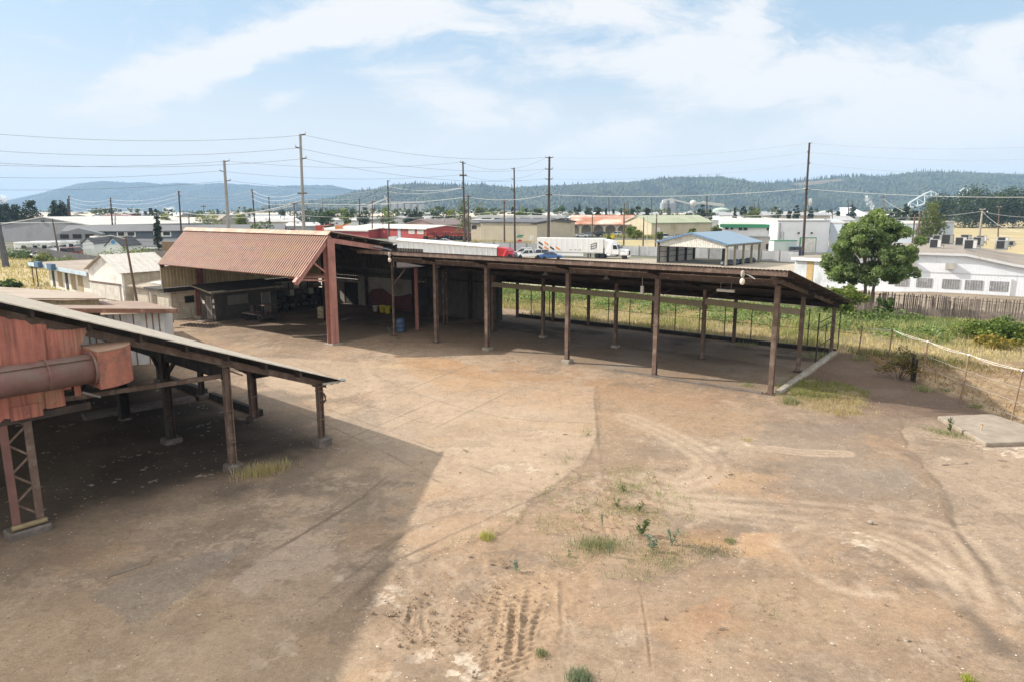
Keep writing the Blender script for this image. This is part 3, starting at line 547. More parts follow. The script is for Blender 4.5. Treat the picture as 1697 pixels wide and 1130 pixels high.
# ------------------------------------------------------------------ long open pole shed
FA = [1.07, 5.56, 10.35, 16.9, 22.95, 29.62]
MA = [.6, 5.95, 10.8, 17.0, 23.4, 29.4]
RA = [3.2, 7.1, 10.65, 16.55, 23.05, 29.73]
def roof_z(b): return 6.62 - (b - 3.25) * (6.62 - 3.42) / 16.05
def long_shed():
    t = thing('pole_shed', 'long open-sided shed of rusty brown steel posts with low sloping roof', 'open shed', AO, AROT)
    def post(a, b, z1, w, foot=None, caps=()):
        w *= .84; m = MB(); m.hbeam((a, b, .02), (a, b, z1), w, w, .03, up=(0, 1, 0))
        for z in caps: m.box(a - w * .6, b - w * .62, z, a + w * .6, b + w * .62, z + .07)
        p = m.build('post', RUST, t)
        f = MB()
        if foot: f.prism([(a - foot, b - foot, -.1), (a + foot, b - foot, -.1), (a + foot, b + foot, -.1), (a - foot, b + foot, -.1)], (0.03, .02, .1 + foot * .7)); f.build('footing', CONC, p, bevel=.04)
        else: f.box(a - .24, b - .24, .0, a + .24, b + .24, .03); f.build('base_plate', DKST, p)
        return p
    for i, a in enumerate(FA):
        post(a, 5.0, 5.70, .30 if i else .16, .30 if i in (2, 3) else None, ((2.95,) if i in (1, 4, 5) else (2.2,)) if i else ())
        if i:
            m = MB(); m.hbeam((a, 5.0, 5.995), (a, 5.0, roof_z(5.0) - .20), .22, .20, .03, up=(0, 1, 0)); m.build('post_head', RUST, t)
    for i, a in enumerate(MA): post(a, 11.2, roof_z(11.2) - .52, .26 if i else .14, .26 if i in (2, 3) else None)
    for i, a in enumerate(RA): post(a, 18.2, roof_z(18.2) - .50, .24)
    # girders over the front posts: two tiers, bay by bay
    for a0, a1 in zip(FA[:-1], FA[1:]):
        m = MB(); m.hbeam((a0 + .03, 5.0, 5.85), (a1 - .03, 5.0, 5.85), .24, .29, .035); m.build('girder', RUST, t)
        m = MB(); m.bar((a0 + .2, 4.86, 6.03), (a1 - .2, 4.86, 6.03), .10, .04)
        for k in range(RND.randint(2, 4)):
            x = a0 + RND.uniform(.5, a1 - a0 - .6); m.box(x, 4.80, 6.052, x + RND.uniform(.06, .15), 4.88, 6.09)
        m.build('conduit', mat('chalky_conduit', (.36, .29, .25), dirt=(.6, .57, .52), damt=.4, dsc=9), t)
    for b_, w in ((11.2, .22), (18.2, .2)):
        m = MB(); z = roof_z(b_) - .36; m.hbeam((0, b_, z - .0), (30.0, b_, z), w, .32, .03); m.build('roof_beam', DKST, t)
    m = MB(); 
    for a0, a1 in zip(MA[1:-1], MA[2:]):
        m.bar((a0 + .1, 11.05, 3.78), (a1 - .1, 11.05, 3.60 if a1 > 20 else 3.72), .14, .36)
    m.build('lower_beam', CREAM, t)
    # rafters and purlins
    for a in [.6] + FA[1:]:
        m = MB(); m.hbeam((a + .001, 3.65, roof_z(3.65) - .30), (a + .001, 19.0, roof_z(19.0) - .22), .16, .24, .025); m.build('rafter', RUST if a > 29 else DKST, t)
    for k in range(9):
        b_ = 4.6 + k * 1.78; m = MB(); m.bar((-.2, b_, roof_z(b_) - .115), (30.45, b_, roof_z(b_) - .115), .07, .16); m.build('purlin', DKST, t)
    m = MB(); m.bar((-.9, 3.34, roof_z(3.3) - .13), (30.5, 3.34, roof_z(3.3) - .13), .05, .26); m.build('fascia', RUST, t)
    V = Vector((0, 16.05, -3.2)); m = MB(); m.corr((-1.75, 3.25, 6.635), (1, 0, 0), V, 32.4, V.length, .20, .035, .25); m.build('roof_sheet', BRROOF, t)
    m = MB(); m.bar((1.2, 5.0, 4.0), (1.9, 5.6, 5.2), .09); m.build('brace', RUST, t)
    m = MB(); m.bar((20.5, 11.2, 4.0), (21.9, 11.2, 5.0), .09); m.build('brace', DKST, t); m = MB(); m.bar((23.5, 11.2, 4.0), (25, 11.2, 5.0), .09); m.build('brace', DKST, t)
    # end rail frame between the last posts
    m = MB()
    for z in (1.05, 2.2, 2.6): m.tube([(29.7, 14.2, z), (29.75, 18.1, z)], .03, 6)
    m.tube([(29.7, 14.2, .0), (29.7, 14.2, 3.2)], .045, 6); m.tube([(29.74, 16.2, .02), (29.74, 16.2, 2.2)], .03, 6); m.build('end_rail', DKST, t)
    # low rear kerb board
    m = MB(); m.box(3.0, 18.35, -.02, 30.0, 18.62, .28); m.build('rear_kerb_board', BLACK, t)
    return t
long_shed()
k_ = MB(); k_.box(29.80, 5.2, -.05, 30.12, 18.2, .20); o = k_.build('kerb', mat('worn_white_kerb', (.36, .33, .28), dirt=(.17, .13, .1), damt=.55, dsc=3, bump=.3), None, bevel=.03); o.location = AO; o.rotation_euler = (0, 0, AROT); tag(o, kind='structure')
k_ = MB(); k_.box(20.4, 4.62, -.06, 29.3, 4.86, .11); o = k_.build('kerb', DKCONC, None, bevel=.04); o.location = AO; o.rotation_euler = (0, 0, AROT); tag(o, kind='structure')

# lamps hanging under the long roof
def pendant(a, b, label):
    z = roof_z(b) - .50; t = thing('pendant_lamp', label, 'lamp', WA(a, b, z), AROT, 'enamel lamps hanging under the long shed roof')
    m = MB(); m.tube([(0, 0, .45), (0, 0, .02)], .025, 6); m.build('stem', GALV, t)
    m = MB(); m.lathe([(.03, .06), (.07, .02), (.10, -.04), (.24, -.14), (.25, -.16), (.02, -.10)], n=14); m.build('lamp_shade', mat('dull_enamel', (.34, .33, .30), dirt=(.2, .16, .12), damt=.4), t, True)
    return t
pendant(4.4, 6.4, 'dull enamel lamp hanging in the first bay beside the red shed')
pendant(9.2, 6.5, 'dull enamel lamp hanging just left of the third front post')
pendant(14.1, 6.6, 'dull enamel lamp hanging midway between the third and fourth front posts')
pendant(18.7, 6.6, 'dull enamel lamp hanging just right of the fourth front post')
t = thing('strip_lamp', 'boxy white strip lamp under the roof of the last bay', 'lamp', WA(26.2, 7.0, 5.05), AROT)
m = MB(); m.box(-.5, -.12, -.08, .5, .12, .08); m.build('housing', WHITEP, t, bevel=.02)

for x in (-.3, .3): m = MB(); m.tube([(x, 0, .08), (x, 0, .8)], .012, 5); m.build('hanger', GALV, t)
t = thing('bracket_box', 'small pale box hanging left of the fifth front post', 'electrical box', WA(21.1, 6.8, 4.75), AROT)
m = MB(); m.box(-.09, -.08, -.25, .09, .08, .25); m.build('box', WHITEP, t, bevel=.02); m = MB(); m.tube([(0, 0, .25), (0, 0, .9)], .02, 5); m.build('stem', GALV, t)
def flood(a, label, arm):
    t = thing('floodlight', label, 'floodlight', WA(a, 3.22, 6.28), AROT, 'weathered floodlights clamped to the eave edge')
    m = MB(); m.lathe([(.05, .28), (.10, .22), (.11, .02), (.07, -.04), (.06, -.12)], n=12); m.build('ballast', mat('chalky_grey_casting', (.36, .33, .29), dirt=(.2, .17, .13), damt=.4), t, True)
    m = MB(); m.lathe([(.06, -.12), (.12, -.2), (.13, -.32), (.09, -.42), (.03, -.45)], n=12); m.build('lens', mat('cream_glass', (.75, .68, .55), rough=.2), t, True)
    m = MB(); m.tube([(0, .02, .05)] + arm, .03, 6); m.build('arm', GALV, t)
flood(2.75, 'pale floodlight clamped to the eave near the red shed', [(.1, .25, .25), (.8, .5, .32), (1.3, .8, .1)])
flood(28.35, 'cream floodlight with curved arm on the eave beside the blue-roofed carport', [(.1, .1, .1), (.35, .05, .02), (.62, .02, -.12)])

# ------------------------------------------------------------------ red-roofed workshop shed
def red_shed():
    t = thing('workshop_shed', 'open-fronted workshop shed with steep rusty red ribbed roof apron', 'shed', AO, AROT)
    def col(a, b, z, w):
        m = MB(); m.hbeam((a, b, -.02), (a, b, z), w, w * .9, .05, up=(1, 0, 0)); return m
    p = col(0, 0, 7.55, .62).build('post', PINK, t); f = MB(); f.box(-.55, -.5, -.02, .5, .5, .07); f.build('footing', CONC, p, bevel=.03)
    p = col(-19.25, .7, 4.7, .6).build('post', mat('faded_maroon_steel', (.21, .09, .075), dirt=(.35, .15, .12), damt=.4, dsc=2), t)
    f = MB(); f.box(-19.8, .2, -.02, -18.75, 1.2, .22); f.build('footing', CONC, p, bevel=.03)
    # steep ribbed apron
    V = Vector((0, -2.75, -2.9)); L = V.length
    m = MB(); m.corr((.32, -.05, 7.98), (-1, 0, 0), V, 19.6, L, .27, -.12, .34); m.build('roof_apron', RROOF, t)
    m = MB(); m.prism([(.34, -.30, 7.86), (.34, -.02, 8.10), (.34, .34, 8.03), (.34, .34, 7.99), (.34, -.02, 8.05), (.34, -.33, 7.82)], (-19.65, 0, 0)); m.build('ridge_cap', mat('bleached_red_cap', (.40, .27, .20), dirt=(.5, .42, .34), damt=.5, dsc=1), t)
    m = MB(); m.bar((-.02, .1, 7.72), (-.02, -2.95, 4.62), .34, .34, up=(0, -.72, .69)); m.build('rafter', PINK, t)
    for a in (-6.5, -13, -19.1):
        m = MB(); m.bar((a, .1, 7.55), (a, -2.6, 4.85), .2, .3, up=(0, -.72, .69)); m.build('rafter', DKST, t)
    for k in range(4):
        b_ = -.5 - k * .68; z = 7.98 + (b_ + .05) * 2.9 / 2.75 - .16; m = MB(); m.bar((.1, b_, z), (-19.2, b_, z), .08, .16, up=(0, -.72, .69)); m.build('purlin', DKST, t)
    m = MB(); m.bar((.05, -.3, 4.62), (.0, -2.62, 4.86), .10); m.bar((-.12, -.3, 5.2), (-.14, -1.55, 6.15), .10); m.build('strut', PINK, t)
    m = MB(); m.bar((-.3, -.3, 4.85), (-1.6, -2.4, 4.9), .16); m.bar((-.3, .2, 4.85), (-6.4, .1, 4.85), .2, .3); m.bar((-6.6, .1, 4.85), (-19.0, .4, 4.85), .2, .3); m.build('header', mat('dusty_red_steel', (.23, .13, .10), dirt=(.3, .2, .15), damt=.4), t)
    # upper roof, gently falling to the back
    def rz(b): return 8.02 - b * .165
    V = Vector((0, 6.4, -6.4 * .165)); m = MB(); m.corr((-19.3, 0.0, 8.05), (1, 0, 0), V, 19.7, V.length, .3, .05); m.build('roof_sheet', mat('pale_rust_roof', (.34, .27, .22), dirt=(.55, .50, .43), damt=.5, dsc=.4), t)
    V = Vector((0, 9.0, -9.0 * .165)); m = MB(); m.corr((-19.3, 6.4, 8.04 - 6.4 * .165), (1, 0, 0), V, 10.0, V.length, .3, .05); m.build('roof_sheet', BRROOF, t)
    m = MB(); m.corr((-9.3, 6.6, 4.95), (1, 0, 0), (0, 8.5, -.3), 9.2, 8.51, .3, .04); m.build('rear_roof_sheet', BRROOF, t)
    m = MB(); m.bar((0, .25, rz(.25) - .55), (0, 5.0, rz(5.0) - .52), .22, .34); m.build('gable_beam', PINK, t)
    m = MB(); m.bar((0, 5.02, rz(5.0) - .53), (0, 6.35, rz(6.35) - .5), .18, .28); m.build('gable_beam', DKST, t)
    for a in (-6.5, -13, -19.1):
        m = MB(); m.bar((a, .1, rz(.1) - .45), (a, 6.3, rz(6.3) - .45), .2, .34); m.build('roof_beam', DKST, t)
    for k in range(5):
        b_ = .7 + k * 1.3; m = MB(); m.bar((.25, b_, rz(b_) - .16), (-19.2, b_, rz(b_) - .16), .10, .26); m.build('purlin', DKST, t)
    m = MB(); m.box(.18, 6.2, rz(6.3) - .9, .24, 6.4, rz(6.3) - .05); m.build('roof_edge_board', BLACK, t)
    m = MB(); m.tube([(.2, 4.0, 6.85), (.2, 5.3, 6.62), (.2, 5.75, 6.5), (.2, 5.95, 6.2), (.2, 5.98, 5.2)], .05, 8); m.build('conduit', GALV, t)
    # left end wall, upper metal
    m = MB(); m.corr((-19.25, -2.55, 3.0), (0, 1, 0), (0, 0, 1), 2.4, 1.85, .30, .04); m.corr((-19.25, -.15, 3.0), (0, 1, 0), (0, 0, 1), 15.1, 2.55, .30, .04); m.build('end_siding', TANSID, t)
    m = MB(); m.prism([(-19.34, .0, 5.56), (-19.34, 15.1, 5.56), (-19.34, 15.1, 5.62), (-19.34, 0, 7.94)], (.06, 0, 0)); m.build('end_gable', GRYSID, t)  # carried up and back to shut out sun leaking over the siding
    m = MB(); m.box(-19.31, -2.62, 2.9, -19.19, -2.5, 4.95); m.build('corner_trim', CREAM, t)
    m = MB(); m.box(-19.45, -2.6, 2.62, -19.05, 15, 2.95); m.build('sill_beam', BLACK, t)
    # back wall: painted block below, corrugated above
    def wall(name, a0, a1, z0, z1, b, mt, **k): m = MB(); m.box(a0, b, z0, a1, b + .2, z1); return m.build(name, mt, t)
    DARKBLK = mat('grimy_white_block', (.32, .295, .26), rough=.9, var=.15, dirt=(.16, .13, .1), damt=.45, dsc=.5, courses=(.42, .21))
    wall('block_wall', -19.05, -16.9, 0, 2.6, 15.0, DARKBLK); wall('block_wall', -14.7, -5.6, 0, 3.0, 15.0, DARKBLK); wall('block_wall', -16.9, -14.7, 2.3, 2.6, 15.0, DARKBLK)
    m = MB(); m.box(-16.88, 15.05, 0, -14.72, 15.12, 2.28); m.build('door', BLACK, t)
    m = MB(); m.corr((-19.2, 15.05, 3.0), (1, 0, 0), (0, 0, 1), 13.8, 3.0, .35, .05); m.corr((-19.2, 15.05, 2.65), (1, 0, 0), (0, 0, 1), 5.2, .34, .35, .05); m.build('back_siding', GRYSID, t)
    m = MB(); m.prism([(-13.6, 14.985, .02), (-5.7, 14.985, .02), (-5.7, 14.985, 1.3), (-7.2, 14.985, 1.7), (-8.6, 14.985, 1.35), (-9.6, 14.985, 1.3), (-11.0, 14.985, 1.95), (-12.6, 14.985, 1.75), (-13.4, 14.985, 1.0)], (0, .012, 0)); m.build('red_stain', mat('dark_red_overspray', (.11, .045, .042), var=.25, rough=.9), t)
    for z in (3.4, 4.6): m = MB(); m.bar((-19.1, 14.9, z), (3.6, 14.9, z), .1, .16); m.build('girt', DKST, t)
    for a in (-13.1, -6.5, .55):
        m = MB(); m.hbeam((a, 14.75, 0), (a, 14.75, 5.7), .25, .25, .03, up=(1, 0, 0)); m.build('post', DKST, t)
    m = MB(); m.hbeam((-9.2, 6.5, 0), (-9.2, 6.5, 6.3), .2, .2, .03, up=(1, 0, 0)); m.build('post', DKST, t)
    for a, b_ in ((.6, 8.0),):
        m = MB(); m.hbeam((a, b_, 0), (a, b_, 5.0), .2, .2, .03, up=(1, 0, 0)); m.build('post', PINK, t)
    m = MB(); m.tube([(.5, 11.7, 0), (.5, 11.7, 4.6)], .09, 8); m.build('pipe_post', RUST, t)
    m = MB(); m.bar((-13, 15, 6.2), (-19, 14.8, 3.6), .12); m.bar((-9.4, 13, 5.6), (-13, 14.7, 4.4), .12); m.build('brace', DKST, t)
    m = MB(); m.box(-19.3, 1.0, 0, -19.1, 13.5, 2.6); m.box(-19.3, 13.5, 0, -19.1, 14.9, 1.5); m.box(-19.3, 14.4, 1.5, -19.1, 14.9, 2.6); m.build('end_block_wall', DARKBLK, t)
    m = MB(); m.corr((-9.2, 6.5, 4.9), (1, 0, 0), (0, 0, 1), 9.2, 1.95, .3, .04); m.build('shade_infill_sheet', BLACK, t)  # black sheet added to shut out light and stand for the dark interior
    # leaning board and the dark partition at the corner
    m = MB(); m.prism([(-5.2, 14.2, 0), (-4.3, 14.6, 0), (-4.6, 14.6, 3.0), (-5.6, 14.2, 2.9)], (.1, -.1, 0)); m.build('partition', BLACK, t)
    return t
red_shed()

# dark ribbed store closing the left end of the long shed
def back_building():
    t = thing('metal_store', 'dark ribbed metal store under the left end of the long shed roof', 'store', WA(-9.2, 15.25, 0), AROT)
    m = MB(); m.corr((3.6, 0, 0), (1, 0, 0), (0, 0, 1), 8.75, 5.15, .42, .06, .6); m.build('lower_siding', GRYSID, t)
    m = MB(); m.prism([(3.4, -.3, 5.15), (12.4, -.3, 5.15), (12.4, .9, 5.05), (3.4, .9, 5.05)], (0, 0, .06)); m.build('roof', BRROOF, t)
    m = MB(); m.box(3.45, .2, 0, 3.65, .8, 4.95); m.box(12.2, .2, 0, 12.35, .8, 4.95); m.box(3.66, .7, 0, 12.19, .8, 4.9); m.build('side_wall', DKWOOD, t)
back_building()
# ------------------------------------------------------------------ lean-to hall on the left
ROOFGREY = mat('chalky_grey_roof_sheet', (.56, .505, .43), rough=.75, var=.12, dirt=(.36, .29, .22), damt=.4, dsc=1.2, bump=.15)
REDSID = mat('faded_red_siding', (.45, .165, .12), rough=.75, var=.18, dirt=(.36, .21, .13), damt=.6, dsc=.8, streak=(.17, .07, .055), samt=.62, ssc=8, bump=.15)
DUCT = mat('rusty_maroon_duct', (.20, .105, .088), rough=.6, var=.2, dirt=(.17, .135, .11), damt=.6, dsc=1.6, streak=(.16, .06, .05), samt=.3, ssc=2, bump=.1)
def lz(q): return 2.74 + (.66 - q) * .390
def lean_to():
    t = thing('lean_to_hall', 'open lean-to hall with grey sheet roof on dark posts and peeling red end wall', 'open hall', PO, PROT)
    # roof with ragged near edge
    V = Vector((0, -27, 27 * .390)); w = RND.random
    m = MB(); m.corr((-27.5, .78, lz(.78) + .02), (1, 0, 0), V, 28.05, V.length, .30, .035, .3); m.build('roof_sheet', ROOFGREY, t)
    m = MB()
    for i in range(59):
        q0, q1 = .7 - i * .45, .7 - (i + 1) * .45 - .05; j = RND.uniform(-.03, .03); m.bar((.50 + j, q0, lz(q0) + .005), (.50 + j, q1, lz(q1) + .012), .26, .035)
    m.build('edge_flashing', mat('flaking_grey_flashing', (.52, .47, .40), dirt=(.13, .1, .08), damt=.4, dsc=4, bump=.3), t)
    for i in range(18):
        q = .35 - i * 1.42; m = MB(); m.bar((-17.3, q, lz(q) - .16), (.44, q, lz(q) - .16), .09, .22); m.build('purlin', DKST, t)
    m = MB(); m.hbeam((.0, .35, lz(.35) - .36), (.0, -24, lz(-24) - .36), .18, .24, .03); m.build('rake_beam', RUST, t)
    for p in (-5.35, -10.7, -15.8):
        m = MB(); m.hbeam((p, .3, lz(.3) - .42), (p, -17.5, lz(-17.5) - .42), .18, .3, .03); m.build('rafter', DKST, t)
    m = MB(); m.bar((.42, .62, lz(.62) - .1), (-17, .62, lz(.62) - .1), .05, .16); m.build('eave_board', DKST, t)
    m = MB(); m.bar((.45, -.12, lz(0) - .30), (.45, .70, lz(.70) - .08), .06, .08); m.tube([(.52, .62, lz(.6) - .02), (.52, .9, lz(.9) + .03)], .07, 8); m.build('edge_pipe', GALV, t)
    def post(p, q, w, mt, foot=.3, fh=.35, z1=None):
        foot *= .84; fh *= .85; w *= .88
        m = MB(); z = (z1 or lz(q) - .46); m.hbeam((p, q, .05), (p, q, z), w, w, .03, up=(0, 1, 0)); m.box(p - .2, q - .2, z - .02, p + .2, q + .2, z + .04)
        for k in range(2): m.box(p - w * .55, q - w * .56, 1.1 + k * 1.2, p + w * .55, q + w * .56, 1.15 + k * 1.2)
        o = m.build('post', mt, t); f = MB()
        f.prism([(p - foot, q - foot, -.05), (p + foot, q - foot, -.05), (p + foot * .9, q + foot, -.05), (p - foot, q + foot, -.05)], (.02, .03, fh + .05)); f.build('footing', DKCONC, o, bevel=.06)
    post(0, 0, .25, RUST, .38, .42); post(-.1, -3.8, .27, RUST, .36, .34); post(-5.4, 0, .34, RUST, .3, .12); post(-10.75, .1, .26, DKST, .34, .3); post(-15.8, .1, .26, DKST, .34, .3)
    post(-5.1, -3.9, .34, DKST, .42, .25); post(-10.0, -3.9, .45, BLACK, .3, .1); post(-15.5, -3.9, .35, BLACK, .3, .1); post(-10.2, -10.4, .4, BLACK, .4, .2); post(-5.2, -10.4, .4, BLACK, .4, .2)
    m = MB(); m.bar((.02, .12, 2.05), (.02, -.02, 1.9), .12, .12); m.tube([(.16, .06, 2.25), (.26, .1, 2.1), (.26, .1, 1.95), (.16, .06, 1.85)], .05, 6); m.build('bracket', RUST, t)
    # deep trusses crossing to the second row
    for q in (-3.9, -10.4):
        z = lz(q) - .75; m = MB(); m.bar((-.1, q, z), (-16, q, z), .12, .5); m.build('cross_beam', BLACK, t)
    m = MB(); m.bar((-.1, -3.8, 3.65), (-2.8, -8.2, 3.2), .12, .16); m.bar((-.15, -3.85, 3.9), (-.15, -3.2, 3.55), .3, .05); m.build('tie_rail', RUST, t)
    m = MB(); m.bar((-5.1, -3.9, 2.8), (-3.4, -3.9, 4.1), .1, .14); m.bar((-5.1, -3.9, 2.6), (-6.9, -3.9, 4.1), .1, .14); m.build('knee_brace', BLACK, t)
    m = MB(); m.prism([(-5.1, .05, 2.0), (-3.9, .05, 2.3), (-5.1, .05, 2.75), (-9, .05, 2.75), (-9, .05, 2.35)], (0, .06, 0)); m.build('gusset', BLACK, t)
    m = MB(); m.box(-27.4, -26, 0, -27.2, .4, 2.6); m.prism([(-27.4, .4, 2.6), (-27.4, -26, 2.6), (-27.4, -26, lz(-26) - .3), (-27.4, .4, 2.62)], (.2, 0, 0)); m.build('sun_block_wall', GRYSID, t)  # unseen wall added, roof run out to it, to keep sun off the floor
    # red end wall: ribbed sheets with torn lower edge and notched top
    segs = [(-8.47, 4.95, .18), (-8.75, 4.05, .18), (-9.3, 3.98, .15), (-9.9, 3.75, .1), (-17.5, 3.62, .1)]
    def sheet(q0, q1, zb, off, notch=.38):
        n = max(3, int((q0 - q1) / .12)); m = MB(); vs = []; lx = PANEL['x'] + off
        for i in range(n + 1):
            q = q0 + (q1 - q0) * i / n; rib = .03 if i % 2 else 0
            vs += [(lx + rib, q, zb + RND.uniform(-.05, .05)), (lx + rib, q, lz(q) - notch + RND.uniform(-.08, .03))]
        m.add(vs, [(2 * i, 2 * i + 1, 2 * i + 3, 2 * i + 2) for i in range(n)])
        m.add([(x - .012, y, z) for x, y, z in vs], [(2 * i, 2 * i + 2, 2 * i + 3, 2 * i + 1) for i in range(n)])
        return m
    PANEL = {'x': .16}
    for q0, q1, zb, off, nt in ((-8.40, -9.28, 4.72, .04, .50), (-9.22, -10.35, 3.72, .0, .42), (-10.3, -12.0, 3.62, .03, .12), (-11.95, -17.5, 3.6, .0, .12)):
        sheet(q0, q1, zb, off, nt).build('wall_sheet', REDSID, t)
    m = MB(); m.prism([(.2, -8.15, 6.0), (.2, -8.35, 5.55), (.2, -8.9, 5.35), (.2, -9.2, 5.6), (.2, -9.15, 6.05), (.2, -8.6, 5.98)], (.02, 0, 0)); m.build('torn_sheet', REDSID, t)
    for q0, q1, z0, z1 in ((-9.0, -9.5, 3.72, 4.25), (-8.55, -8.72, 3.95, 4.5), (-8.8, -9.0, 4.2, 4.5), (-9.6, -10.4, 3.55, 3.95)):
        m = MB(); m.box(.2, q1, z0, .24, q0, z1)
        if q1 < -9: m.tube([(.25, (q0 + q1) / 2, z0 + .1), (.30, (q0 + q1) / 2, z0 + .1)], .05, 8)
        m.build('hanging_plate', REDSID, t)
    m = MB(); m.bar((.05, -8.3, 3.55), (.05, -17, 3.5), .14, .22); m.build('wall_girt', DKST, t)
    # latticed end column
    c = MB(); c.bar((.02, -10.58, .28), (.02, -10.58, 3.7), .10, .20); c.build('column_chord', mat('red_patched_steel', (.19, .095, .08), dirt=(.48, .12, .09), damt=.3, dsc=.5, var=.2), t)
    c = MB(); c.bar((.02, -9.98, .28), (.02, -9.98, 3.7), .10, .20); c.build('column_chord', RUST, t)
    l = MB()
    for i in range(7): 
        z = .55 + i * .46; s = 1 if i % 2 else -1; l.bar((.02, -10.28 - s * .24, z), (.02, -10.28 + s * .24, z + .42), .035, .06)
    l.build('lacing', RUST, t)
    f = MB(); f.box(-.30, -10.88, -.05, .34, -9.76, .22); f.build('footing', DKCONC, t, bevel=.05)
    return t
lean_to()
# ventilation duct in front of the red wall
t = thing('ventilation_duct', 'fat rusty maroon duct pipe ending in a curved elbow before the red wall', 'duct', WP(.95, -9.72, 4.88), PROT)
m = MB(); m.tube([(0, -6, -.02), (0, 1.55, 0)], .44, 24)
for q in (-2.2, .1): m.tube([(0, q, 0), (0, q + .05, 0)], .455, 24)
m.tube([(0, 1.28, 0), (0, 1.34, 0)], .51, 24)
m.build('pipe', DUCT, t, True)
m = MB()
for q in (-2.2, .1, 1.28):
    for k in range(12): an = k * math.pi / 6; m.box(.47 * math.cos(an) - .015, q - .02, .47 * math.sin(an) - .015, .47 * math.cos(an) + .015, q - .002, .47 * math.sin(an) + .015)
m.bar((.30, -6, .33), (.30, 1.25, .35), .05, .012); m.build('seam_bolts', RUST, t)
m = MB(); K = 10; prof = []
for i in range(K + 1):
    an = math.pi / 2 * i / K; prof.append((-.05 - 1.15 * (1 - math.cos(an)) * .9, 1.35 + 1.25 * math.sin(an)))
n_in = [(-1.2, 1.35)]
poly = [(x + .5, y, -.60) for x, y in prof] + [(-1.0, 2.2, -.60), (-1.0, 1.35, -.60)]
m.prism(poly, (0, 0, 1.12)); e = m.build('elbow', mat('rusty_red_elbow', (.40, .15, .10), dirt=(.14, .085, .065), damt=.75, dsc=2.2, var=.2, bump=.2), t, bevel=.015)
m = MB(); m.prism([(x * 1.02, y * 1.005, .525) for x, y, _ in poly], (0, 0, .03)); m.build('elbow_top', mat('dusty_tan_top', (.34, .22, .155), dirt=(.24, .13, .1), damt=.5, dsc=2), t)
t = thing('hanging_pipe', 'short grey pipe stub hanging below the duct', 'pipe', WP(.5, -8.35, 4.0), PROT); m = MB(); m.tube([(0, -.25, .1), (.1, .2, -.12)], .04, 8); m.build('pipe', mat('dull_pipe', (.26, .24, .22)), t)
t = thing('gas_cylinder', 'dirty brass coloured bottle lying on the footing of the latticed column', 'cylinder', WP(.1, -10.3, .33), PROT)
m = MB(); m.tube([(.1, -.45, 0), (.1, -.38, 0), (.1, .35, 0), (.1, .45, 0)], .085, 10); m.build('body', mat('dirty_brass', (.26, .20, .11), dirt=(.12, .09, .06), damt=.5, dsc=4, rough=.5), t, True)
m = MB(); m.tube([(.1, .45, 0), (.1, .56, 0)], .04, 8); m.build('neck', DKST, t)

# timber sleepers along the lean-to eave
for a, b, wd, lab in (((-15.9, .45), (-11.2, .45), .34, 'black timber sleeper lying between the two farthest lean-to posts'), ((-10.6, .5), (-5.7, .35), .26, 'black timber sleeper lying between the middle lean-to posts')):
    m = MB(); m.box(0, -wd / 2, -.05, b[0] - a[0], wd / 2, wd + .05); one('timber_sleeper', m, BLACK, lab, 'timber', WP(*a), PROT, 'timber sleepers along the lean-to', bevel=.02)
m = MB(); m.prism([(0, -.35, -.05), (4.9, -.45, -.05), (4.9, .35, -.05), (0, .35, -.05)], (0, 0, .26)); one('low_wall', m, DKCONC, 'low oily concrete curb running under the lean-to from the middle timber', 'curb', WP(-10.8, -.3), PROT - math.pi / 2 - .15, bevel=.05)
t = thing('wheel_axle', 'scrap roller axle lying at the foot of the lean-to post', 'scrap', WP(-5.6, -.9, 0), PROT)
m = MB(); m.tube([(-.5, .1, .16), (.5, .5, .16)], .06, 8); m.build('axle', RUST, t); m = MB(); m.tube([(-.62, .05, .17), (-.44, .12, .17)], .19, 12); m.build('wheel', DKST, t); m = MB(); m.tube([(.45, .48, .17), (.6, .54, .17)], .17, 12); m.build('wheel', DKST, t)

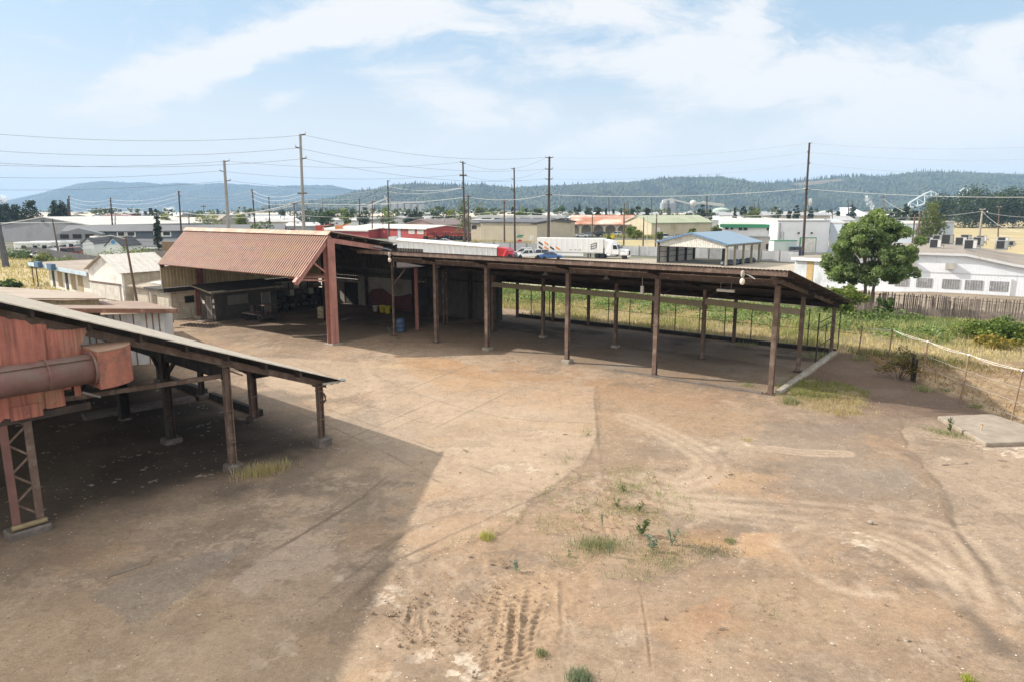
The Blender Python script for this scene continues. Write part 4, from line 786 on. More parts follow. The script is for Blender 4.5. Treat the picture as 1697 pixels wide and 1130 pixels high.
# ------------------------------------------------------------------ things in the red shed
def booth():
    t = thing('site_office', 'dark boarded hut with felt roof standing inside the red shed', 'hut', WA(-18.6, .35), AROT)
    W_, D_ = 2.3, 6.2
    m = MB(); m.prism([(0, 0, .12), (W_, 0, .12), (W_, 0, 2.55), (0, 0, 2.85)], (0, .08, 0)); m.prism([(0, D_ - .08, .12), (W_, D_ - .08, .12), (W_, D_ - .08, 2.55), (0, D_ - .08, 2.85)], (0, .08, 0))
    m.box(W_ - .08, .082, .12, W_, D_ - .082, 2.55); m.box(0, .082, .12, .08, D_ - .082, 2.85); m.box(0, 0, 0, W_, D_, .118); m.build('wall', DKWOOD, t)
    m = MB(); m.prism([(-.35, -.55, 3.0), (W_ + .5, -.55, 2.55), (W_ + .5, -.55, 2.65), (-.35, -.55, 3.1)], (0, D_ + .9, 0)); m.build('roof', TARP, t)
    m = MB(); m.bar((W_ + .53, -.58, 2.58), (W_ + .53, D_ + .38, 2.58), .04, .14); m.bar((-.36, -.58, 3.03), (W_ + .5, -.58, 2.58), .04, .14); m.build('fascia', mat('dusty_fascia', (.26, .22, .17)), t)
    d = MB(); d.box(1.1, -.04, .15, 1.75, -.005, 2.15); d.build('door', mat('dull_brown_door', (.12, .1, .085), dirt=(.2, .17, .14)), t); 
    m = MB(); m.box(1.04, -.05, .15, 1.09, -.003, 2.2); m.box(1.76, -.05, .15, 1.81, -.003, 2.2); m.build('door_frame', mat('worn_pale_frame', (.36, .31, .25)), t)
    m = MB(); m.box(W_ + .003, 1.2, 1.3, W_ + .03, 3.2, 2.15); m.build('window_shutter', mat('dusty_shutter', (.16, .145, .125), dirt=(.1, .09, .07)), t)
    m = MB(); m.box(W_ + .003, 4.6, .2, W_ + .035, 5.4, 2.1); m.build('door', mat('grey_panel_door', (.15, .14, .13)), t)
    m = MB(); m.box(W_ + .02, 4.52, .2, W_ + .045, 4.59, 2.16); m.box(W_ + .02, 5.41, .2, W_ + .045, 5.47, 2.16); m.build('door_frame', mat('worn_pale_frame', (.36, .31, .25)), t)
    for x, z, w_, h_ in ((.35, 1.45, .4, .3), (2.0, 1.62, .26, .3), (2.0, 1.15, .28, .28)):
        m = MB(); m.box(x, -.03, z, x + w_, -.004, z + h_); m.build('notice', mat('notice_paper', (.58, .56, .50) if z != 1.62 else (.5, .42, .2)), t)
    m = MB(); m.box(.9, -1.1, 0, 2.0, -.08, .1); m.build('step', OLDWOOD, t)
booth()
t = thing('flatbed_trolley', 'grey flat trolley with boxy motor end parked before the dark hut', 'trolley', WA(-13.9, 3.1, 0), AROT)
m = MB(); m.box(-1.7, -.7, .55, .4, .7, .66); m.build('deck', OLDWOOD, t, bevel=.02); m = MB(); m.box(.42, -.6, .3, 1.3, .6, .72); m.box(.5, -.1, .72, .6, .1, 1.5); m.box(-.3, -.72, .66, .2, -.5, 1.4); m.build('motor_box', DKST, t, bevel=.02)
m = MB(); m.box(.9, -.55, 1.45, 1.6, .55, 1.52); m.bar((1.0, .4, .7), (1.0, .4, 1.46), .06); m.bar((1.5, -.4, .7), (1.5, -.4, 1.46), .06); m.build('rack', RUST, t)
for x in (-1.3, .9):
    for y in (-.6, .6): m = MB(); m.tube([(x, y - .07, .24), (x, y + .07, .24)], .24, 12); m.build('wheel', BLACK, t)
t = thing('floor_grating', 'flat dark metal grating lying on the dirt before the hut', 'grating', WA(-15.2, -1.7, .0), AROT + .3)
m = MB()
for i in range(9): m.box(-1.6 + i * .4, -.6, .05, -1.5 + i * .4, .6, .11)
for j in (-.6, -.2, .2, .58): m.box(-1.6, j, .02, 1.7, j + .06, .048)
m.build('bars', DKST, t)
t = thing('drum', 'open cream drum standing on the floor behind the pink column', 'drum', G(534, 527), 0)
m = MB(); m.lathe([(.40, 0), (.42, .05), (.41, .3), (.43, .32), (.41, .34), (.41, .62), (.43, .64), (.41, .66), (.42, .95), (.43, .98), (.40, .98), (.39, .6)], n=20); m.build('body', mat('cream_drum', (.48, .40, .27), dirt=(.3, .22, .14), damt=.4, dsc=3), t, True)
t = thing('plastic_drum', 'blue plastic drum standing by the left end of the long shed', 'drum', G(664, 551), 0)
m = MB(); m.lathe([(.30, 0), (.34, .08), (.35, .3), (.33, .32), (.35, .34), (.35, .62), (.33, .64), (.35, .66), (.34, .98), (.26, 1.12), (.12, 1.16)], n=20); m.build('body', paint('blue_plastic', (.055, .085, .15), .45, 0), t, True); m = MB(); m.tube([(.12, 0, 1.13), (.12, 0, 1.22)], .05, 8); m.build('cap', BLACK, t)
def bucket(px, py, name, lab, c, s=1.0):
    t = thing('bucket', lab, 'bucket', G(px, py), 0, 'plastic buckets inside the shed')
    m = MB(); m.lathe([(.26 * s, 0), (.33 * s, .66 * s), (.36 * s, .66 * s), (.36 * s, .72 * s), (.31 * s, .72 * s), (.25 * s, .1)], n=18); m.build('body', paint(name, c, .4, 0), t, True)
    m = MB(); m.tube([(-.34 * s, 0, .66 * s), (-.3 * s, .1, .45 * s), (0, -.36 * s, .35 * s), (.3 * s, .1, .45 * s), (.34 * s, 0, .66 * s)], .012, 5); m.build('handle', GALV, t)
bucket(634, 518, 'yellow_plastic', 'yellow bucket standing right beside the white one', (.85, .70, .06), .9); bucket(642.5, 519.5, 'yellow_plastic', 'yellow bucket half behind the thin post, farthest from the white bucket', (.85, .70, .06), .9); bucket(622, 516.5, 'white_plastic', 'narrow white bucket left of the two yellow ones', (.66, .64, .58), .75)
# racks and stored pieces along the back wall
t = thing('storage_rack', 'dark steel rack of boxes along the left end wall inside the red shed', 'rack', WA(-18.95, 13.3, 0), AROT - math.pi / 2)
for x in (0, 2.2, 4.4, 6.6):
    m = MB(); m.box(x - .04, 0, 0, x + .04, .08, 2.6); m.box(x - .04, 1.2, 0, x + .04, 1.28, 2.6); m.build('upright', DKST, t)
for z in (.5, 1.2, 1.9): m = MB(); m.box(-.03, .082, z, 6.63, 1.198, z + .06); m.build('shelf', OLDWOOD if z == 1.9 else DKST, t)
for i, (x, z, w_, h_, c) in enumerate(((.3, 1.26, .7, .5, (.05, .045, .04)), (1.3, 1.26, .6, .55, (.34, .32, .28)), (2.5, 1.26, .9, .5, (.06, .05, .045)), (3.6, 1.26, .7, .6, (.36, .34, .3)), (4.7, 1.26, .8, .55, (.04, .04, .04)), (.4, .56, 1.2, .5, (.05, .05, .05)), (2.6, .56, 1.4, .55, (.09, .07, .05)), (4.8, .56, 1.3, .5, (.08, .07, .06)), (.3, 1.96, 1.0, .35, (.16, .14, .11)), (3.0, 1.96, .6, .5, (.4, .37, .3)))):
    places = ('bottom', 'middle', 'top'); m = MB(); m.box(0, 0, 0, w_, .8, h_)
    one('storage_box', m, mat('box_paint_%d' % i, c, rough=.7), '%s box on the %s shelf of the dark rack, %s from the left' % ('pale' if sum(c) > .6 else 'dark', places[0 if z < 1 else 1 if z < 1.9 else 2], ('first', 'second', 'third', 'fourth', 'fifth')[(0, 1, 2, 3, 4, 0, 1, 2, 0, 1)[i]]), 'box', WA(-18.8, 13.3 - x, z), AROT - math.pi / 2, 'boxes on the rack', bevel=.02)
t = thing('steel_bench', 'low dark workbench loaded with scrap by the rack', 'workbench', WA(-17.3, 11.0, 0), AROT - math.pi / 2)
m = MB(); m.box(0, 0, .82, 3.4, .9, .9); m.build('top', DKST, t); 
for x in (.1, 3.2):
    for y in (.1, .7): m = MB(); m.box(x, y, 0, x + .1, y + .1, .82); m.build('leg', DKST, t)
m = MB(); m.lathe([(.4, 0), (.46, .3), (.46, .6), (.3, .8)], n=14); one('cable_reel', m, mat('dusty_pale_casting', (.30, .28, .25), dirt=(.12, .1, .08)), 'pale rounded casting on the floor under the hut side of the bench', 'casting', G(474, 508), 0, smooth=True)
m = MB()
for i in range(8): m.bar((i * .22, 0, .02), (i * .22 + .1, .55, 1.35 + .1 * (i % 3)), .16, .05)
one('leaning_boards', m, DKWOOD, 'row of dark boards leaning against the workbench', 'boards', G(489, 514), AROT - .8, kind='stuff')
m = MB(); m.box(-.3, -.25, 0, .3, .25, 1.9); one('steel_cabinet', m, BLACK, 'tall black cabinet standing behind the pink column', 'cabinet', G(537, 508), AROT, bevel=.03)

# ------------------------------------------------------------------ small buildings left of the red shed
def block_house():
    t = thing('block_shed', 'small white painted block shed with flat dark roof beside the red shed', 'shed', WA(-24.2, -1.4), AROT)
    m = MB(); m.box(0, 0, 0, 3.9, .2, 2.5); m.box(3.7, .202, 0, 3.9, 3.0, 2.5); m.box(0, .202, 0, .2, 3.0, 2.5); m.box(.202, 2.8, 0, 3.698, 3.0, 2.5); m.build('wall', BLOCKS, t)
    m = MB(); m.box(-.3, -.35, 2.5, 4.2, 3.3, 2.68); m.build('roof', TARP, t)
    m = MB(); m.box(.55, -.04, 0, 1.3, -.004, 2.0); m.build('door', mat('brown_plank_door', (.17, .13, .09), streak=(.1, .07, .05)), t)
    m = MB(); m.box(3.904, 1.2, 1.35, 3.93, 2.1, 2.0); f = m.build('window_frame', DKWOOD, t); m = MB(); m.box(3.932, 1.28, 1.42, 3.938, 2.02, 1.94); m.build('pane', GLASS, f)
    m = MB(); m.tube([(.1, -.1, 0), (.1, -.1, 2.5)], .05, 8); m.build('downpipe', GALV, t)
    t = thing('block_annex', 'low block annex with tan roof between the white barn and the red shed', 'shed', WA(-29.5, -.4), AROT)
    m = MB(); m.box(0, 0, 0, 5.0, 4, 2.2); m.build('wall', BLOCKS, t)
    m = MB(); m.prism([(-.3, -.4, 2.3), (5.1, -.4, 2.3), (5.1, -.4, 2.42), (-.3, -.4, 2.42)], (0, 4.6, .5)); m.build('roof', mat('tan_flat_roof', (.33, .285, .225), dirt=(.12, .1, .09), damt=.5, dsc=.8), t)
    m = MB(); m.box(1.5, 1.0, 2.62, 3.6, 2.6, 2.72); m.build('roof_sheet', WHITEP, t)
    m = MB(); m.tube([(4.4, 1.6, 2.6), (4.4, 1.6, 5.3)], .12, 10); m.build('stack_pipe', RUST, t)
block_house()
def barn():
    # gable facing the camera, ridge running back to the right
    fl, fr = Yd(152, 498, 70.5), Yd(206, 500, 66.5); fl.z = fr.z = 0
    u = (fr - fl).normalized(); w = (fr - fl).length; rz_ = math.atan2(u.y, u.x); 
    t = thing('white_barn', 'weathered white gabled barn with sliding doors and rusty tin roof', 'barn', fl, rz_)
    he, hr, D = zat(449, 68.5), zat(423.5, 68.5), 21.0; 
    W1 = mat('peeling_white_boards', (.78, .76, .72), rough=.85, var=.08, dirt=(.42, .36, .28), damt=.4, dsc=.6, streak=(.36, .31, .25), samt=.4, ssc=6, bump=.1)
    m = MB(); m.prism([(0, 0, -.2), (w, 0, -.2), (w, 0, he), (w / 2, 0, hr), (0, 0, he)], (0, .2, 0)); m.build('gable_wall', W1, t)
    m = MB(); m.box(w - .2, .202, -.2, w, D, he - .1); m.box(0, .202, -.2, .2, D, he - .1); m.build('side_wall', mat('stained_cream_wall', (.52, .46, .35), rough=.85, dirt=(.36, .29, .19), damt=.5, dsc=.4, streak=(.30, .24, .16), samt=.4), t)
    RT = mat('rusty_tin_roof', (.60, .57, .52), rough=.6, var=.1, dirt=(.42, .30, .19), damt=.5, dsc=.35, streak=(.36, .24, .15), samt=.3, bump=.05)
    for s, nm in ((1, 'roof_right'), (-1, 'roof_left')):
        dx = w / 2 + .35; sl = (hr - he) / (w / 2); o = Vector((w / 2, -.35, hr + .08)); V = Vector((s * dx, 0, -dx * sl))
        m = MB(); m.corr(o, (0, 1, 0), V, D + .6, V.length, .7, .04, .8); m.build('roof', RT, t)
    sl = (hr - he) / (w / 2); m = MB(); m.add([(w / 2 + .1, 5.2, hr + .10 - .1 * sl), (w / 2 + .1, 6.4, hr + .10 - .1 * sl), (w + .3, 6.4, he + .11 - .3 * sl), (w + .3, 5.2, he + .11 - .3 * sl)], [(0, 1, 2, 3)]); m.add([(w / 2 + .1, 5.2, hr + .2 - .1 * sl), (w / 2 + .1, 6.4, hr + .2 - .1 * sl), (w + .3, 6.4, he + .21 - .3 * sl), (w + .3, 5.2, he + .21 - .3 * sl)], [(0, 3, 2, 1)]); m.build('roof_patch', mat('dark_roof_patch', (.10, .085, .07), dirt=(.25, .2, .15)), t)
    m = MB(); m.bar((w + .02, -.2, he - .05), (w + .02, D, he - .05), .1, .14); m.build('gutter', mat('brown_gutter', (.14, .09, .06)), t)
    for x0, x1 in ((.35, w * .5 - .03), (w * .5 + .03, w - .5)):
        m = MB(); m.box(x0, -.09, -.15, x1, -.03, he * .62); d = m.build('sliding_door', mat('white_door_boards', (.60, .58, .52), streak=(.38, .30, .22), samt=.45, ssc=8, dirt=(.40, .3, .2), damt=.3), t)
        m = MB(); m.box(x0 + .1, -.11, he * .2, x1 - .1, -.092, he * .2 + .07); m.build('door_rail', RUST, d)
    m = MB(); m.box(.1, -.13, he * .64, w - .3, -.02, he * .64 + .14); m.build('door_track', RUST, t)
barn()
def low_block():
    A_, B_ = G(84, 474), G(152, 490); u = (B_ - A_).normalized(); rz_ = math.atan2(u.y, u.x); L_ = (B_ - A_).length
    t = thing('low_office', 'long low white building with flat roof and dark blue awning boxes', 'building', A_, rz_)
    m = MB(); m.box(0, 0, -.2, L_ + 3, .2, 2.6); m.box(0, .202, -.2, .2, 9, 2.6); m.box(.202, 8.8, -.2, L_ + 3, 9, 2.6); m.build('wall', mat('warm_white_stucco', (.68, .65, .58), dirt=(.45, .37, .27), damt=.4, dsc=.5, rough=.9), t)
    m = MB(); m.box(-4.2, -1.1, 2.62, L_ + 3, 9.4, 2.85); m.build('roof', mat('brown_grey_roll_roof', (.27, .22, .18), dirt=(.36, .3, .25), dsc=.3), t)
    m = MB(); m.box(-4.25, -1.2, 2.45, L_ + 3, -1.104, 2.9); m.build('fascia', mat('pale_blue_fascia', (.42, .52, .60), rough=.6), t)
    for x in (-3.9, -2.0):
        m = MB(); m.box(x, -.95, -.2, x + .12, -.83, 2.6); m.build('post', RUST, t)
    for x in (1.3, 6.6):
        m = MB(); m.box(x - .6, -1.7, 2.55, x + 1.2, -1.204, 3.25); m.build('awning_box', mat('dark_blue_awning', (.055, .12, .20), rough=.7), t)
        m = MB(); m.box(x, -.05, 0, x + .9, -.004, 2.05); m.build('door', mat('black_blue_door', (.03, .04, .05)), t)
    for x in (3.6, 8.6, 11.2):
        m = MB(); m.box(x, -.04, .2, x + 1.7, -.004, 2.1); m.build('window_board', mat('tan_window_board', (.36, .28, .17), dirt=(.24, .18, .1)), t)
low_block()
def flat_sheds():
    TR = mat('tan_grey_sheet_roof', (.35, .29, .235), rough=.75, dirt=(.26, .19, .14), damt=.5, dsc=.4, var=.12)
    t = thing('storage_shed', 'long shed with dusty tan sheet roof, behind the one with the brown roof edge', 'shed', WP(-26, -.5), PROT)
    fz = zat(497, 50)
    a, b, c, d = Yd(-60, 497, 44), Yd(176, 497, 46), Yd(150, 487, 56), Yd(-60, 474, 62)
    inv = Matrix.Translation(t.location) @ Matrix.Rotation(PROT, 4, 'Z'); inv = inv.inverted()
    pts = [inv @ v for v in (a, b, c, d)]; m = MB(); m.prism(pts, (0, 0, .10)); m.build('roof', TR, t)
    def skirt(p, q, drop, mt, nm, ins=.3):
        m = MB(); P_, Q_ = inv @ p, inv @ q; d_ = (Q_ - P_); L_ = d_.length; d_.normalize(); nrm = Vector((-d_.y, d_.x, 0)) * ins
        m.corr(P_ + nrm - Vector((0, 0, P_.z)), (d_.x, d_.y, 0), (0, 0, 1), L_, min(P_.z, Q_.z) - .02, .35, .05, .6); return m.build(nm, mt, t)
    skirt(a, b + Vector((-.6, 0, 0)), 1, TANSID, 'wall')
    t = thing('storage_shed', 'shed with brown roof and white ribbed wall streaked with rust, beside the barn', 'shed', WP(-20, -.5), PROT)
    inv = (Matrix.Translation(t.location) @ Matrix.Rotation(PROT, 4, 'Z')).inverted()
    a, b, c, d = Yd(-60, 512, 39), Yd(294, 513.5, 42), Yd(236, 500.5, 55), Yd(-60, 497.5, 51)
    pts = [inv @ v for v in (a, b, c, d)]; m = MB(); m.prism(pts, (0, 0, .05)); m.build('roof', mat('dusty_brown_roof', (.25, .175, .135), dirt=(.32, .25, .2), damt=.5, dsc=.4, rough=.75), t)
    m = MB(); m.bar(pts[0] + Vector((0, 0, -.10)), pts[1] + Vector((0, 0, -.10)), .08, .24); m.build('fascia', mat('rusty_brown_fascia', (.16, .075, .05), dirt=(.3, .2, .15), damt=.3, dsc=2), t)
    e = Yd(265, 516, 42); RW = mat('rust_striped_white_wall', (.58, .57, .56), rough=.7, dirt=(.4, .36, .32), damt=.3, streak=(.30, .15, .08), samt=.2, ssc=3)
    P_, Q_ = inv @ Yd(-60, 514, 39), inv @ e; d_ = Q_ - P_; L_ = d_.length; d_.normalize(); nrm = Vector((-d_.y, d_.x, 0)) * .5; P0 = P_ + nrm; P0.z = -.1
    m = MB(); m.corr(P0, (d_.x, d_.y, 0), (0, 0, 1), L_, min(P_.z, Q_.z) - .05, .36, .02, .8); m.build('wall', RW, t)
    m = MB(); k = 0.3
    while k < L_: 
        o = P0 + Vector((d_.x, d_.y, 0)) * k - nrm * .06; m.bar(o, o + Vector((0, 0, min(P_.z, Q_.z) - .07)), .07, .05); k += .72 / 2 * (1 if RND.random() < .3 else 2)
    m.build('rib_cap', mat('rusty_rib', (.26, .12, .065), dirt=(.4, .25, .15), damt=.4, dsc=2), t)
    R0 = P0 + Vector((d_.x, d_.y, 0)) * L_; m = MB(); m.box(0, 0, 0, .08, 3, min(P_.z, Q_.z) - .1); o = m.build('end_wall', WHTSID, t); o.location = R0; o.rotation_euler = (0, 0, math.atan2(d_.y, d_.x))
flat_sheds()
t = thing('drain_pipe', 'pale pipe with blue cap sticking out over the shed corner', 'pipe', G(262, 545), 0); 
m = MB(); m.tube([(-2.2, -1.5, .15), (.6, .6, .55)], .12, 10); m.build('pipe', mat('pale_pipe', (.46, .42, .36)), t); m = MB(); m.tube([(.6, .6, .55), (.9, .82, .6)], .22, 10); m.build('cap', mat('slate_blue_cap', (.2, .24, .3)), t)
m = MB(); m.bar((0, 0, .1), (2.6, -.4, .12), .22, .12); one('timber_offcut', m, OLDWOOD, 'weathered timber lying on the sunlit dirt before the pink column', 'timber', G(484, 560), .4)
# ------------------------------------------------------------------ foliage
NR = np.random.default_rng(5)
def leaf_quads(C_, size, aspect=.55, droop=.3, up=.3, rng=NR):
    """C_ (n,3) leaf centres -> V, F of small folded leaves"""
    n = len(C_); d = rng.normal(size=(n, 3)); d[:, 2] = d[:, 2] * .6 - droop; d /= np.linalg.norm(d, axis=1)[:, None]
    r = rng.normal(size=(n, 3)); r[:, 2] += up * 2; s = np.cross(d, r); s /= np.linalg.norm(s, axis=1)[:, None] + 1e-9
    sz = (size * rng.uniform(.6, 1.3, n))[:, None]
    a = C_ - d * sz * .5; b = C_ + d * sz * .5; m = C_ + np.cross(s, d) * sz * .06
    V = np.stack([a, m + s * sz * aspect * .5, b, m - s * sz * aspect * .5], 1).reshape(-1, 3)
    return V, np.arange(4 * n).reshape(n, 4)
def crown_points(n, clumps, rng=NR):
    """clumps: (cx,cy,cz,r) ; leaves spread through shells of clumps"""
    cl = np.array(clumps); w = cl[:, 3] ** 2; k = rng.choice(len(cl), n, p=w / w.sum())
    d = rng.normal(size=(n, 3)); d /= np.linalg.norm(d, axis=1)[:, None]; r = cl[k, 3] * rng.uniform(.25, 1.0, n) ** .5
    P_ = cl[k, :3] + d * r[:, None] * np.array([1, 1, .75]); return P_, k
TREE = {}
def tree_mesh(kind, n_leaf, leaf, H_, Rx, z0, nclump, mt, rng_seed, shape='round', droop=.3):
    rng = np.random.default_rng(rng_seed); cl = []
    while len(cl) < nclump:
        x, y, z = rng.uniform(-1, 1, 3)
        if x * x + y * y + z * z > 1: continue
        if shape == 'round': f = 1
        elif shape == 'cone': f = (1 - (z + 1) / 2) * .95 + .05
        elif shape == 'column': f = .55 + .45 * (1 - abs(z) ** 2)
        elif shape == 'loose': f = .5 + .5 * (1 - z) / 2
        if shape == 'cone': zz = z0 + (H_ - z0) * (z + 1) / 2; rr = Rx * f
        else: zz = z0 + (H_ - z0) * (z + 1) / 2; rr = Rx * f
        cr = (.44 if shape == 'round' else .34 if shape == 'cone' else .5 if shape == 'column' else .36) * Rx * rng.uniform(.6, 1.15) * (1 if shape != 'cone' else .4 + f)
        cl.append((x * rr, y * rr, zz, cr))
    P_, k = crown_points(n_leaf, cl, rng); V, F_ = leaf_quads(P_, leaf, rng=rng, droop=droop)
    ct = rng.uniform(.15, .85, len(cl)); tint = np.clip(np.repeat(ct[k] + rng.uniform(-.25, .25, len(P_)), 4), 0, 1)
    return V, F_, tint, cl
def make_tree(name, kind, label, cat, loc, H_, Rx, z0, mt, n=900, leaf=.5, ncl=26, seed=1, shape='round', group=None, trunk_r=.16, bark=None, droop=.3, sway=0):
    t = thing(name, label, cat, loc, RND.uniform(0, 6.28), group); V, F_, tint, cl = tree_mesh(kind, n, leaf, H_, Rx, z0, ncl, mt, seed, shape, droop)
    o = np_mesh('crown', V, F_, mt, {'tint': tint}); o.parent = t
    bark = bark or mat('bark_brown', (.085, .065, .05), rough=.95, var=.25, bump=.4)
    m = MB(); top = z0 + (H_ - z0) * .7; m.tube([(0, 0, -.3), (trunk_r * .3, 0, z0 * .6), (trunk_r, trunk_r, z0 + .2), (0, trunk_r, top)], trunk_r, 7, trunk_r * .3)
    for c in sorted(cl, key=lambda c: -c[3])[:6 if n > 600 else 3]:
        b = Vector((0, trunk_r * .5, z0 + (c[2] - z0) * .35)); e = Vector(c[:3]); m.tube([b, b.lerp(e, .55) + Vector((0, 0, .1 * Rx)), e], trunk_r * .4, 5, trunk_r * .12)
    m.build('trunk', bark, t); return t
LG = leafmat('leaf_mid_green', (.03, .055, .018), (.11, .16, .05)); LD = leafmat('leaf_dark_green', (.02, .038, .018), (.062, .09, .036), .2)
LC = leafmat('conifer_green', (.015, .030, .019), (.046, .070, .036), .1); LY = leafmat('leaf_yellow_green', (.09, .12, .02), (.26, .27, .05)); LB = leafmat('leaf_bright_green', (.05, .095, .015), (.22, .26, .05))
LO = leafmat('leaf_dull_olive', (.07, .09, .03), (.20, .22, .09)); LT = leafmat('leaf_big_tree', (.06, .10, .045), (.36, .43, .20), .5); LW = leafmat('weed_leaf', (.05, .085, .03), (.17, .21, .09)); LBL = leafmat('weed_blue_green', (.10, .15, .11), (.24, .30, .22), .2)
LDRY = leafmat('dry_leaf', (.16, .10, .04), (.36, .26, .10))

# the big broad tree by the paling fence
def big_tree():
    D_ = 65.0; base = Vector((xat(1449, D_), D_, 0)); t = thing('broad_tree', 'big dark green broadleaf tree standing before the long white building', 'tree', base, 0)
    rng = np.random.default_rng(77); cl = []; zl, zh = 2.9, 9.2
    while len(cl) < 190:
        z = rng.uniform(0, 1); an = rng.uniform(0, 6.283); prof = (.95 * math.sin(math.pi * min(1, .2 + z * .80)) ** .6) if z > .05 else .6
        if z > .8: prof *= 1 - (z - .8) * 3.0
        r = 4.15 * prof * rng.uniform(.25, 1.0) ** .5; lop = 1 + .12 * math.sin(an * 3 + z * 5)
        cl.append((math.cos(an) * r * lop - .05, math.sin(an) * r * lop, zl + (zh - zl) * z, rng.uniform(.36, .78)))
    cl += [(0, 0, 4, 1.2), (.5, .6, 6, 1.3), (-.8, -.3, 7, 1.2), (3.7, -.6, 3.9, .6), (4.2, -.3, 3.5, .4), (-3.4, -.8, 4.1, .6), (1.9, -.5, 3.0, .5), (-2.4, .3, 3.3, .5), (-4.2, .2, 5.2, .55), (-3.9, -1, 6.2, .6)]
    P_, k = crown_points(46000, cl, rng); P_[:, 2] -= .12 * np.hypot(P_[:, 0] - np.array(cl)[k, 0], P_[:, 1] - np.array(cl)[k, 1])
    V, F_ = leaf_quads(P_, .33, .40, .6, .6, rng); ct = rng.uniform(.05, .8, len(cl)); ct += (np.array(cl)[:, 2] > 8.3) * .15
    tint = np.clip(np.repeat(ct[k] * .6 + rng.uniform(-.1, .5, len(P_)), 4), 0, 1); o = np_mesh('crown', V, F_, LT, {'tint': tint}); o.parent = t
    m = MB(); m.tube([(-.15, 0, -.3), (-.3, 0, 1.4), (-.5, .1, 3.2), (-.9, .2, 6.2), (-1.0, 0, 8.5)], .19, 8, .05); m.tube([(.15, 0, -.3), (.3, 0, 1.5), (.4, -.1, 3.2), (.9, -.2, 5.8), (1.3, 0, 8.0)], .18, 8, .05)
    for c in cl[::5]:
        e = Vector(c[:3]); b = Vector((-.6 if e.x < 0 else .6, 0, 2.6 + (e.z - 2.6) * .35)); m.tube([b, b.lerp(e, .5) + Vector((0, 0, .3)), e], .06, 5, .015)
    m.build('trunk', mat('pale_bark', (.20, .165, .13), rough=.95, bump=.4), t)
big_tree()

def bush(name, label, loc, R_, H_, mt, n, leaf, seed, cat='bush', ncl=18, group=None):
    rng = np.random.default_rng(seed); cl = [(rng.uniform(-1, 1) * R_ * .75, rng.uniform(-1, 1) * R_ * .75, rng.uniform(.25, .85) * H_ * (1 - .2 * rng.uniform()), R_ * rng.uniform(.25, .42)) for _ in range(ncl)]
    P_, k = crown_points(n, cl, rng); P_[:, 2] = np.abs(P_[:, 2]); V, F_ = leaf_quads(P_, leaf, .6, .1, .6, rng); ct = rng.uniform(0, .8, len(cl))
    t = thing(name, label, cat, loc, 0, group); o = np_mesh('foliage', V, F_, mt, {'tint': np.clip(np.repeat(ct[k] + rng.uniform(-.2, .3, n), 4), 0, 1)}); o.parent = t
    m = MB()
    for c in cl[:8]: m.tube([(c[0] * .2, c[1] * .2, -.1), (c[0] * .7, c[1] * .7, c[2] * .6), c[:3]], .03, 5, .01)
    m.build('stem', mat('twig_brown', (.10, .07, .045)), t); return t
bush('shrub', 'bright yellow-green shrub just beyond the low end of the long shed roof', Vector((xat(1408, 60), 60, 0)), 2.0, 3.7, LB, 2600, .30, 3)
bush('shrub', 'green shrub under the right side of the big broad tree', Vector((xat(1466, 62), 61, 0)), .8, 2.0, LG, 1100, .24, 4)
bush('shrub', 'yellowing bramble mound at the far right by the paling fence', Vector((xat(1668, 49.5), 49.5, 0)), 2.6, 1.9, LB, 3400, .24, 5)
bush('shrub', 'sparse dry brown shrub leaning on the wire fence posts', Vector((xat(1514, 38.4), 38.4, 0)), 1.05, 2.1, leafmat('dry_shrub_leaf', (.045, .04, .015), (.20, .15, .045)), 1300, .12, 6)
bush('shrub', 'low yellow-orange bramble in front of the bramble mound at the far right', Vector((xat(1672, 47), 47, 0)), 1.3, .95, leafmat('orange_bramble', (.12, .12, .02), (.40, .27, .05)), 900, .2, 7)

# grass blades
def bladesmat(name):
    if name in MATS: return MATS[name]
    m, nt, N, L, B = _new(name); at = N.new('ShaderNodeAttribute'); at.attribute_name = 'blade'; L.new(at.outputs['Color'], B.inputs['Base Color']); B.inputs['Roughness'].default_value = .8; B.inputs['Specular IOR Level'].default_value = .15
    tr = N.new('ShaderNodeBsdfTranslucent'); L.new(at.outputs['Color'], tr.inputs['Color']); mx = N.new('ShaderNodeMixShader'); mx.inputs[0].default_value = .35
    L.new(B.outputs[0], mx.inputs[1]); L.new(tr.outputs[0], mx.inputs[2]); L.new(mx.outputs[0], N['Material Output'].inputs['Surface']); MATS[name] = m; return m
GRASS = bladesmat('grass_blade')
def blades(name, X, Y, h, wd, colr, z=0.0, lean=.35, label=None, cat=None, kind='stuff', rng=NR, parent=None):
    n = len(X); an = rng.uniform(0, 6.283, n); ln = rng.uniform(.1, 1, n) * lean * h; la = rng.uniform(0, 6.283, n)
    c, s = np.cos(an) * wd / 2, np.sin(an) * wd / 2; dx, dy = np.cos(la) * ln, np.sin(la) * ln; zz = np.zeros(n) + z
    V = np.stack([np.stack([X - c, Y - s, zz], 1), np.stack([X + c, Y + s, zz], 1), np.stack([X + dx * .35 + c * .7, Y + dy * .35 + s * .7, zz + h * .6], 1), np.stack([X + dx * .35 - c * .7, Y + dy * .35 - s * .7, zz + h * .6], 1),
                  np.stack([X + dx + c * .1, Y + dy + s * .1, zz + h], 1), np.stack([X + dx - c * .1, Y + dy - s * .1, zz + h], 1)], 1).reshape(-1, 3)
    i = np.arange(n)[:, None] * 6; F_ = np.concatenate([i + np.array([0, 1, 2, 3]), i + np.array([3, 2, 4, 5])], 0)
    o = np_mesh(name, V, F_, GRASS, {'blade': np.repeat(colr, 6, 0)}); 
    if parent: o.parent = parent
    if label: tag(o, label, cat, None, kind)
    return o
